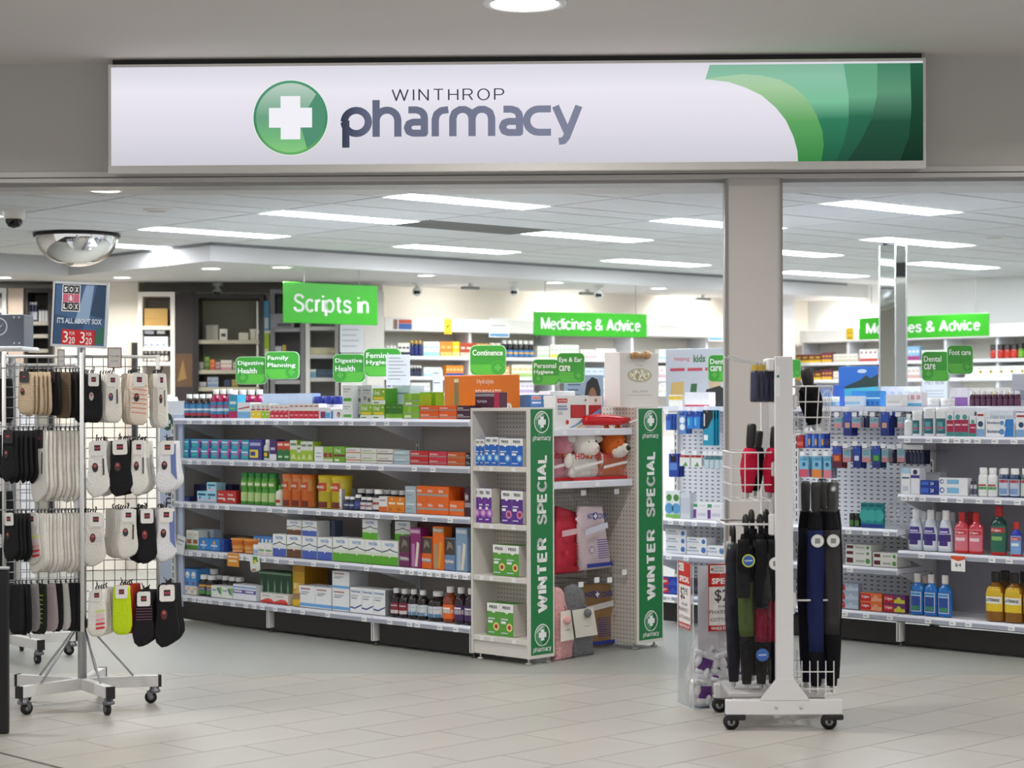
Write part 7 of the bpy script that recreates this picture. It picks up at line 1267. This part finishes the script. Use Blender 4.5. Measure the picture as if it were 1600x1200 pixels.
# ------------------------------------------------------------------ umbrella rack
UY0, UY1 = 8.83, 9.33
U0 = Vector((at(1226, 1100, UY0).x, UY0, 0))
RK = empty('umbrella_rack', 'white wheeled umbrella rack with wire baskets standing before the pillar', 'display rack', U0)
def ux(px, Y): return at(px, 632, Y).x - U0.x
def uz(py, Y): return at(1226, py, Y).z
RW = M('#dedcdc', .4, 0, .02)
for Y, dy in ((UY0, 0), (UY1, .5)):
    post = ob('post', MB().cham(-.04, dy, .13, .042, dy + .035, 1.718 if dy == 0 else 1.70, RW, .003), RK)
    ob('base_bar', MB().cham(-.27, dy - .005, .07, .265, dy + .04, .138, RW, .003), RK)
    ob('gusset', MB().prism([(-.115, .138), (.115, .138), (.042, .235), (-.04, .235)], dy - .008, dy + .006, RW), RK)
    for x in (-.04, .075): ob('bolt', MB().ball((x, dy - .008, .105), .008, STEEL, 8, 5), RK)
    for x in (-.225, .225):
        w = MB(); w.cham(x - .045, dy - .01, .045, x + .045, dy + .045, .07, BLACK, .004); w.tube([(x - .02, dy + .002, .036), (x - .02, dy + .034, .036)], [.036, .036], M('#161517', .5), 18); w.tube([(x - .02, dy - .0, .036), (x - .02, dy + .036, .036)], .018, M('#9b9a9c', .4, .3), 12); w.tube([(x - .02, dy - .003, .036), (x - .02, dy + .038, .036)], .008, BLACK, 8)
        ob('caster', w, RK)
for z in (.16, .9, 1.66): ob('cross_rail', MB().box(-.02, .035, z - .015, .02, .5, z + .015, RW), RK)
ob('centre_panel', MB().box(-.004, .036, .3, .004, .499, 1.6, M('#b9b6b8', .5)), RK)
def wires(name, segs, r=.0028, m=None):
    for s in segs: ob(name, MB().tube(s, r, m or RW, 5), RK)
def basket(x0, x1, y0, y1, z0, z1, nx, tilt, name):
    """open wire basket; leaning outward by tilt at the top"""
    sx = 1 if abs(x0) < abs(x1) else -1; xi, xo = (x0, x1) if sx > 0 else (x1, x0)
    B = ob(name, MB().tube([(xi, y0, z1), (xo + sx * tilt, y0, z1), (xo + sx * tilt, y1, z1), (xi, y1, z1), (xi, y0, z1)], .004, RW, 6), RK)
    for z in (z0, (z0 * 2 + z1) / 3, (z0 + z1 * 2) / 3):
        e = tilt * (z - z0) / (z1 - z0); ob('basket_ring', MB().tube([(xi, y0, z), (xo + sx * e, y0, z), (xo + sx * e, y1, z), (xi, y1, z), (xi, y0, z)], .003, RW, 5), B)
    for k in range(nx + 1):
        f = k / nx; ob('basket_wire', MB().tube([(xo, y0 + (y1 - y0) * f, z0), (xo + sx * tilt, y0 + (y1 - y0) * f, z1)], .0026, RW, 5), B)
    for f in (.33, .66): x = xi + (xo - xi) * f; ob('basket_wire', MB().tube([(x, y1, z0), (x, y0, z0), (x + sx * tilt * f, y0, z1)], .0026, RW, 5), B)
    ob('bracket', MB().cham(min(xi, xi + sx * .02), y0 - .006, z0 + (z1 - z0) * .5, max(xi, xi + sx * .02), y0 + .01, z0 + (z1 - z0) * .5 + .07, RW), B)
    return B
basket(-.05, -.235, .06, .42, uz(781, 9.0), uz(706, 9.0), 6, .0, 'wire_basket'); basket(.05, .215, .06, .42, uz(676, 9.0), uz(604, 9.0), 6, .02, 'wire_basket')
# hooks, hanging rail, lower ring and tray
zr = uz(818, 8.95)
ob('hanging_rail', MB().tube([(-.04, .06, zr), (-.265, .06, zr), (-.265, .40, zr), (-.04, .40, zr)], .006, RW, 6), RK); ob('rail_clamp', MB().cham(-.066, .03, zr - .05, -.03, .06, zr + .05, RW), RK)
z9 = uz(936, 8.95); ob('ring_bar', MB().tube([(.04, .06, z9), (.25, .06, z9), (.25, .42, z9), (.04, .42, z9)], .005, RW, 6), RK); ob('rail_clamp', MB().cham(.03, .03, z9 - .04, .06, .06, z9 + .04, RW), RK)
for (x0, x1, nm) in ((.05, .235, 'wire_tray'),):
    t = ob(nm, MB().tube([(x0, .05, .18), (x1, .05, .18), (x1, .45, .18), (x0, .45, .18), (x0, .05, .18)], .004, RW, 6), RK)
    for z in (.26,): ob('tray_ring', MB().tube([(x0, .05, z), (x1, .05, z), (x1, .45, z), (x0, .45, z), (x0, .05, z)], .0028, RW, 5), t)
    for k in range(6): x = x0 + (x1 - x0) * k / 5; ob('tray_wire', MB().tube([(x, .05, .31), (x, .05, .16), (x, .45, .16), (x, .45, .31)], .0026, RW, 5), t)
    for k in range(1, 6): y = .05 + .4 * k / 6; ob('tray_wire', MB().tube([(x0, y, .16), (x1, y, .16)], .0026, RW, 5), t)
ob('drip_tray', MB().cham(-.25, .05, .14, -.05, .45, .165, M('#b9b8b8', .4)), RK)
for k in range(3): ob('hook_rod', MB().tube([(-.03, .1 + k * .14, uz(571, 9.0)), (-.19, .06 + k * .14, uz(562, 9.0)), (-.235, .05 + k * .14, uz(556, 9.0))], .003, STEEL, 5), RK)
ob('top_bracket', MB().cham(-.07, .02, uz(580, 8.9), -.038, .2, uz(560, 8.9), RW), RK); ob('label_holder', MB().box(-.036, -.003, uz(620, 8.83), -.018, -.0002, uz(572, 8.83), M('#e8ecea')).flat(circ(-.027, uz(588, 8.83), .007, 10), -.0036, M('#2f8a5a')), RK)
# umbrellas
def umb(x0, y, x1, z1, L, r, cols, label, handle='hook', stickers=(), lean=0., yrot=0., tagout=.012):
    """furled umbrella: top at (x0, y, z1); cols = [(share of length, colour)] from the handle down"""
    o = empty('umbrella', label, 'umbrella', U0 + Vector((x0, y, z1)), yrot); o.rotation_euler.y = lean
    z = 0; n = len(cols); tot = sum(c[0] for c in cols); acc = 0
    for i, (f, c) in enumerate(cols):
        za, zb = -L * acc / tot, -L * (acc + f) / tot; acc += f; mb = MB(); seg = 18; vs = []; fs = []
        def rad(t): return r * (.62 + .38 * min(1, t / .12)) * (1 if t < .62 else 1 - .45 * (t - .62) / .38)
        for k in range(9):
            zz = za + (zb - za) * k / 8; t = -zz / L
            for q in range(seg):
                a = 2 * math.pi * q / seg + t * 2.2; rr = 1.1 * rad(t) * (1 + .10 * math.cos(q * math.pi * 2 / 3)); vs.append((rr * math.cos(a), rr * math.sin(a), zz))
        for k in range(8):
            for q in range(seg): j = (q + 1) % seg; fs.append((k * seg + q, (k + 1) * seg + q, (k + 1) * seg + j, k * seg + j))
        fs += [tuple(range(seg)), tuple(range(9 * seg - 1, 8 * seg - 1, -1))]
        mb.add(vs, fs, M(c, .85, 0, .12, 40, .3, 0, 1, .12), True); ob('furled_canopy' if i else 'upper_sleeve', mb, o)
    if handle == 'hook':
        ob('handle', MB().tube([(0, 0, -.01), (0, 0, .05)] + [(0, .03 - .03 * math.cos(R(a)), .05 + .03 * math.sin(R(a))) for a in range(20, 200, 20)] + [(0, .06, .03)], .012, BLACK, 8), o)
    else:
        ob('handle', MB().lathe([(r * .5, -.005), (r * .62, .02), (r * .66, handle * .9), (r * .5, handle), (0, handle)], BLACK, 14), o)
    ob('tip', MB().lathe([(r * .3, -L), (r * .28, -L - .02), (0, -L - .03)], M('#b9b9bb', .4, .4), 8), o)
    for (f, c, c2, s) in stickers:
        zz = -L * f; rr = r * 1.1; st = ob('swing_tag', MB().flat(circ(0, zz, .03, 18), -rr - tagout, M(c, .4)).flat(circ(0, zz, .024, 18), -rr - tagout - .0006, M(c2, .4)), o)
        if s: text(s, st, 0, zz, .036, .01, M('#e8eef4', .5, 0, 0), -rr - tagout - .0015, .03, 1)
        else: ob('bar_code', MB().flat([(-.012, zz - .012), (.012, zz - .012), (.012, zz + .012), (-.012, zz + .012)], -rr - tagout - .0012, M('#8a8a88')), st)
    return o
def u(px, py): return ux(px, 9.0), uz(py, 9.0)
zt = zr - .045
umb(ux(1145, 9.0), .16, 0, zt - .05, zt - .05 - .2, .034, ((1, '#1a1b26'),), 'dark navy umbrella at the outer end of the hanging rail')
umb(ux(1164, 8.95), .08, 0, zt, zt - .2, .033, ((.32, '#121113'), (.36, '#48552e'), (.32, '#141315')), 'black and olive umbrella with blue round tag', 'hook', ((.17, '#c8cf4a', '#2a5aa8', 'splash'),), tagout=.042)
umb(ux(1187, 8.95), .09, 0, zt, zt - .2, .031, ((.42, '#131214'), (.30, '#7a1f30'), (.28, '#151416')), 'black and red umbrella with a blue tag near its tip', 'hook', ((.80, '#2a5aa8', '#2f62b4', 'splash'),))
umb(ux(1206, 8.95), .1, 0, zt, zt - .2, .030, ((.42, '#131214'), (.30, '#8c1d32'), (.28, '#151416')), 'black and red umbrella with white tag nearest the post', 'hook', ((.19, '#d8d8d6', '#e4e4e2', ''),), tagout=.06)
umb(ux(1176, 9.1), .3, 0, zt + .01, zt - .2, .03, ((1, '#141315'),), 'plain black umbrella behind the coloured ones on the rail')
umb(ux(1200, 9.1), .32, 0, zt + .01, zt - .2, .03, ((1, '#17161a'),), 'plain black umbrella behind, closer to the post')
zq = uz(800, 8.95)
umb(ux(1272, 8.95), .08, 0, zq, zq - .19, .036, ((.1, '#1a1a1e'), (.7, '#222a52'), (.2, '#16161c')), 'long navy umbrella with white round tag', .14, ((.16, '#d8d8d6', '#e2e2e0', ''),))
umb(ux(1297, 8.95), .09, 0, zq, zq - .19, .036, ((.1, '#1a1a1e'), (.6, '#3a3839'), (.3, '#131214')), 'long charcoal umbrella with white round tag', .14, ((.16, '#d8d8d6', '#e2e2e0', ''),))
umb(ux(1256, 9.1), .22, 0, zq, zq - .19, .034, ((.1, '#131316'), (.9, '#1c1d28')), 'long blue-black umbrella tight against the post', .14)
umb(ux(1284, 9.1), .26, 0, zq + .01, zq - .19, .034, ((.1, '#131316'), (.9, '#1f2648')), 'long navy umbrella behind the tagged pair', .14)
umb(ux(1304, 9.15), .33, 0, zq, zq - .19, .032, ((.1, '#131316'), (.9, '#19191d')), 'long black umbrella at the outer rear of the rack', .14)
for i, (px, ya, yb) in enumerate(((1160, 842, 934), (1188, 842, 950), (1207, 842, 938))):
    z0, z1 = uz(yb, 8.88), uz(ya, 8.88); o = ob('umbrella_sleeve', MB().pillow([(-.03, 0), (.03, 0), (.034, (z1 - z0) * .5), (.026, z1 - z0), (-.026, z1 - z0), (-.034, (z1 - z0) * .5)], .03, M('#0b0a0c', .6, 0, .2, 60, .4, 0, 1, .2), 0, rough=.1), None, U0 + Vector((ux(px, 8.88), .028, z0)))
    tag(o, ('outer', 'middle', 'inner')[i] + ' black pull-on umbrella sleeve hanging on the rail umbrellas', 'umbrella sleeve', 'black sleeves on the rail'); ob('sleeve_hem', MB().box(-.03, -.006, .002, .03, .006, .012, BLACK), o)
# compact umbrellas in the baskets
bz = uz(781, 9.0) + .006
def compact(px, y, L, r, c, label, hl, lean=0., z=None): return umb(ux(px, 9.0), y, 0, (z or bz) + L + .03, L, r, ((1, c),), label, hl, (), lean)
compact(1170, .12, uz(703, 9.0) - bz - .02, .034, '#b81e3c', 'red compact umbrella with black handle at the outer side of the wire basket', uz(668, 9.0) - uz(706, 9.0), R(4)); compact(1207, .12, uz(703, 9.0) - bz - .02, .037, '#c01f3f', 'red compact umbrella in clear film beside the post', uz(672, 9.0) - uz(706, 9.0), R(5)); compact(1190, .3, uz(703, 9.0) - bz - .02, .03, '#161417', 'black compact umbrella between the red ones', uz(680, 9.0) - uz(706, 9.0), R(4))
b2 = uz(676, 9.0) + .006; compact(1262, .14, uz(612, 9.0) - b2, .045, '#151417', 'black compact umbrella in the upper wire basket', uz(592, 9.0) - uz(618, 9.0), R(-8), b2)
# small navy pouches on the top hooks
for i in range(5):
    x = ux(1177 + i * 8.5, 8.95); zt_ = uz(571, 8.95); o = ob('umbrella_pouch', MB().pillow([(-.02, 0), (.02, 0), (.017, .145), (-.017, .145)], .022, M('#1f2350', .5, 0, .1, 40), 0), None, U0 + Vector((x, .08 + .012 * i, uz(628, 8.95))), R(-50 + 4 * i))
    tag(o, ORD[i] + ' navy folded rain pouch from left on the top hook', 'pouch', 'navy pouches on the top hook'); ob('yellow_header', MB().box(-.017, -.003, .146, .017, .003, .172, M('#c9a83a', .5)), o); ob('film', MB().pillow([(-.022, -.004), (.022, -.004), (.019, .18), (-.019, .18)], .03, CLEAR(.1, '#fbfbf6', .04, .2), 0), o)
    ob('hang_loop', MB().tube([(0, 0, .172), (0, .004, .19)], .0025, STEEL, 5), o)
# clear film over the hanging umbrellas
def film(x0, x1, y0, y1, z0, z1, label):
    pts = [(x0, z0), (x1, z0), (x1 + .01, (z0 + z1) / 2), (x1, z1), (x0, z1), (x0 - .012, (z0 + z1) / 2)]; cx = (x0 + x1) / 2
    o = ob('film_cover', MB().pillow([(a - cx, z - z0) for a, z in pts], y1 - y0, CLEAR(.05, '#fdfdfd', .012, .16), 0, rough=.12), None, U0 + Vector((cx, (y0 + y1) / 2, z0))); tag(o, label, 'plastic cover'); return o
film(-.275, -.05, .0, .28, .115, uz(846, 8.9), 'clear plastic cover hanging over the short umbrellas on the rail'); film(.05, .265, .005, .3, uz(800, 8.9), uz(752, 8.9), 'crumpled clear plastic sleeve tops over the long umbrellas')
# ------------------------------------------------------------------ cotton ball bin
BZ = R(12); B0 = Vector((.885, 9.40, 0)); bw, bd = .30, .26; bh = at(1080, 884, 9.42).z
BN = empty('clear_bin', 'clear acrylic dump bin of cotton ball bags with red special price cards', 'bin', B0, BZ)
AC = CLEAR(.02, '#fbfcfd', .0); ACE = M('#cfd8dc', .15, 0, 0)
for q in ((0, 0, .004, bw, .004, bh), (0, bd - .004, .004, bw, bd, bh), (0, .004, .004, .004, bd - .004, bh), (bw - .004, .004, .004, bw, bd - .004, bh)): ob('acrylic_panel', MB().box(*q, AC), BN)
ob('bin_floor', MB().box(0, 0, 0, bw, bd, .004, M('#d8dde0', .2)), BN)
for x, y in ((0, 0), (bw, 0), (0, bd), (bw, bd)): ob('corner_edge', MB().tube([(x, y, 0), (x, y, bh)], .0028, ACE, 4), BN)
ob('white_liner', MB().box(.03, .02, bh * .42, bw - .01, .022, bh - .002, M('#e6dfe4', .5)), BN)
def price(x0, x1, z0, z1, pos, rot, full):
    w, h = x1 - x0, z1 - z0; c = ob('price_sign', MB().box(0, -.002, 0, w, 0, h, M('#ebe6e4', .5)), BN, pos); c.rotation_euler.z = rot
    ob('red_header', MB().box(0, -.0026, h * .66, w, -.0021, h, M('#c8201c')).box(0, -.0026, 0, w, -.0021, h * .085, M('#b81c1c')).box(0, -.0026, 0, w * .02, -.0021, h, M('#b81c1c')).box(w * .98, -.0026, 0, w, -.0021, h, M('#b81c1c')).box(w * .05, -.003, h * .86, w * .45, -.0026, h * .98, M('#ebe6e4')), c)
    K = M('#2a2626', .5, 0, 0); Wt = M('#f6f0ee', .5, 0, 0)
    text('SPECIAL', c, w * .5, h * .745, w * .82, h * .09, Wt, -.0033, .04); text('$2', c, w * .35, h * .52, w * .36, h * .2, K, -.0026, .01, 3); text('95', c, w * .67, h * .565, w * .2, h * .1, K, -.0026, .01)
    text('WAS $4.99', c, w * .5, h * .365, w * .5, h * .05, K, -.0026); text('PHARMACY', c, w * .42, h * .285, w * .78, h * .06, K, -.0026); text('COTTON BALLS', c, w * .5, h * .17, w * .88, h * .05, K, -.0026); text('WHILE STOCKS LAST', c, w * .5, h * .042, w * .86, h * .045, Wt, -.0033, .03)
    text('your local', c, w * .27, h * .94, w * .26, h * .035, M('#4a5a4a', .5, 0, 0), -.0034, 0, 1); text('pharmacy', c, w * .27, h * .895, w * .28, h * .035, M('#4a5a4a', .5, 0, 0), -.0034, 0, 1)
    ob('pin_mark', MB().flat(circ(w * .1, h * .92, w * .03, 10), -.0034, M('#7a3a3a')), c)
    return c
price(0, .20, 0, .33, (.075, -.001, .385), 0, 1); price(0, .20, 0, .33, (-.001, .235, .385), R(-90), 0)
wm_, pm_ = M('#f1edef', .8, 0, .04, 14, .5), M('#6a2f86', .3, 0, .1)
k = 0
for (x, y, z, ry, rz, rx) in ((.08, .07, .10, .1, .1, 0), (.21, .07, .11, -.15, 0, .1), (.09, .17, .10, 0, .2, 0), (.215, .18, .10, .1, -.2, 0), (.09, .08, .235, .35, .1, .1), (.21, .075, .25, -.3, .1, 0), (.12, .18, .24, .2, 0, 0), (.22, .18, .24, 0, .1, 0), (.14, .12, .345, 1.2, .1, .0)):
    pts = [(x_ * 1.12, z_ * 1.12) for x_, z_ in [(-.062, -.075), (-.02, -.086), (.03, -.08), (.064, -.07), (.07, -.01), (.062, .06), (.03, .082), (-.03, .085), (-.064, .066), (-.072, 0)]]
    o = ob('cotton_bag', MB().pillow(pts, .085, wm_, 0, rough=.16), None, Vector((B0.x, B0.y, 0)) + Matrix.Rotation(BZ, 3, 'Z') @ Vector((x, y, z))); o.rotation_euler = (rx, ry, BZ + rz)
    tag(o, ORD[k] + ' white and purple cotton ball bag counted from the bottom of the clear bin', 'bag', 'cotton ball bags in the bin'); k += 1
    for (px_, pz_, sx_, sz_) in ((-.012, -.02, .034, .034), (.04, .05, .022, .018)): ob('purple_label', MB().pillow([(px_ - sx_, pz_ - sz_), (px_ + sx_, pz_ - sz_ * .8), (px_ + sx_ * .9, pz_ + sz_), (px_ - sx_ * .8, pz_ + sz_ * .9)], .02, pm_, -.040), o)
    ob('purple_seal', MB().pillow([(-.06, .06), (.06, .06), (.05, .095), (-.05, .095)], .02, pm_, 0), o)
    for q in range(11):
        a = q * 2.4; rr = .075 * math.sqrt((q + 3.5) / 14); ob('cotton_lump', MB().ball((rr * math.cos(a), -.038, rr * 1.1 * math.sin(a)), .021, M('#f6f3f3', .95, 0, .03, 60, .4), 8, 6, 1.5 if q % 2 else .8, 1, .8 if q % 2 else 1.4), o)
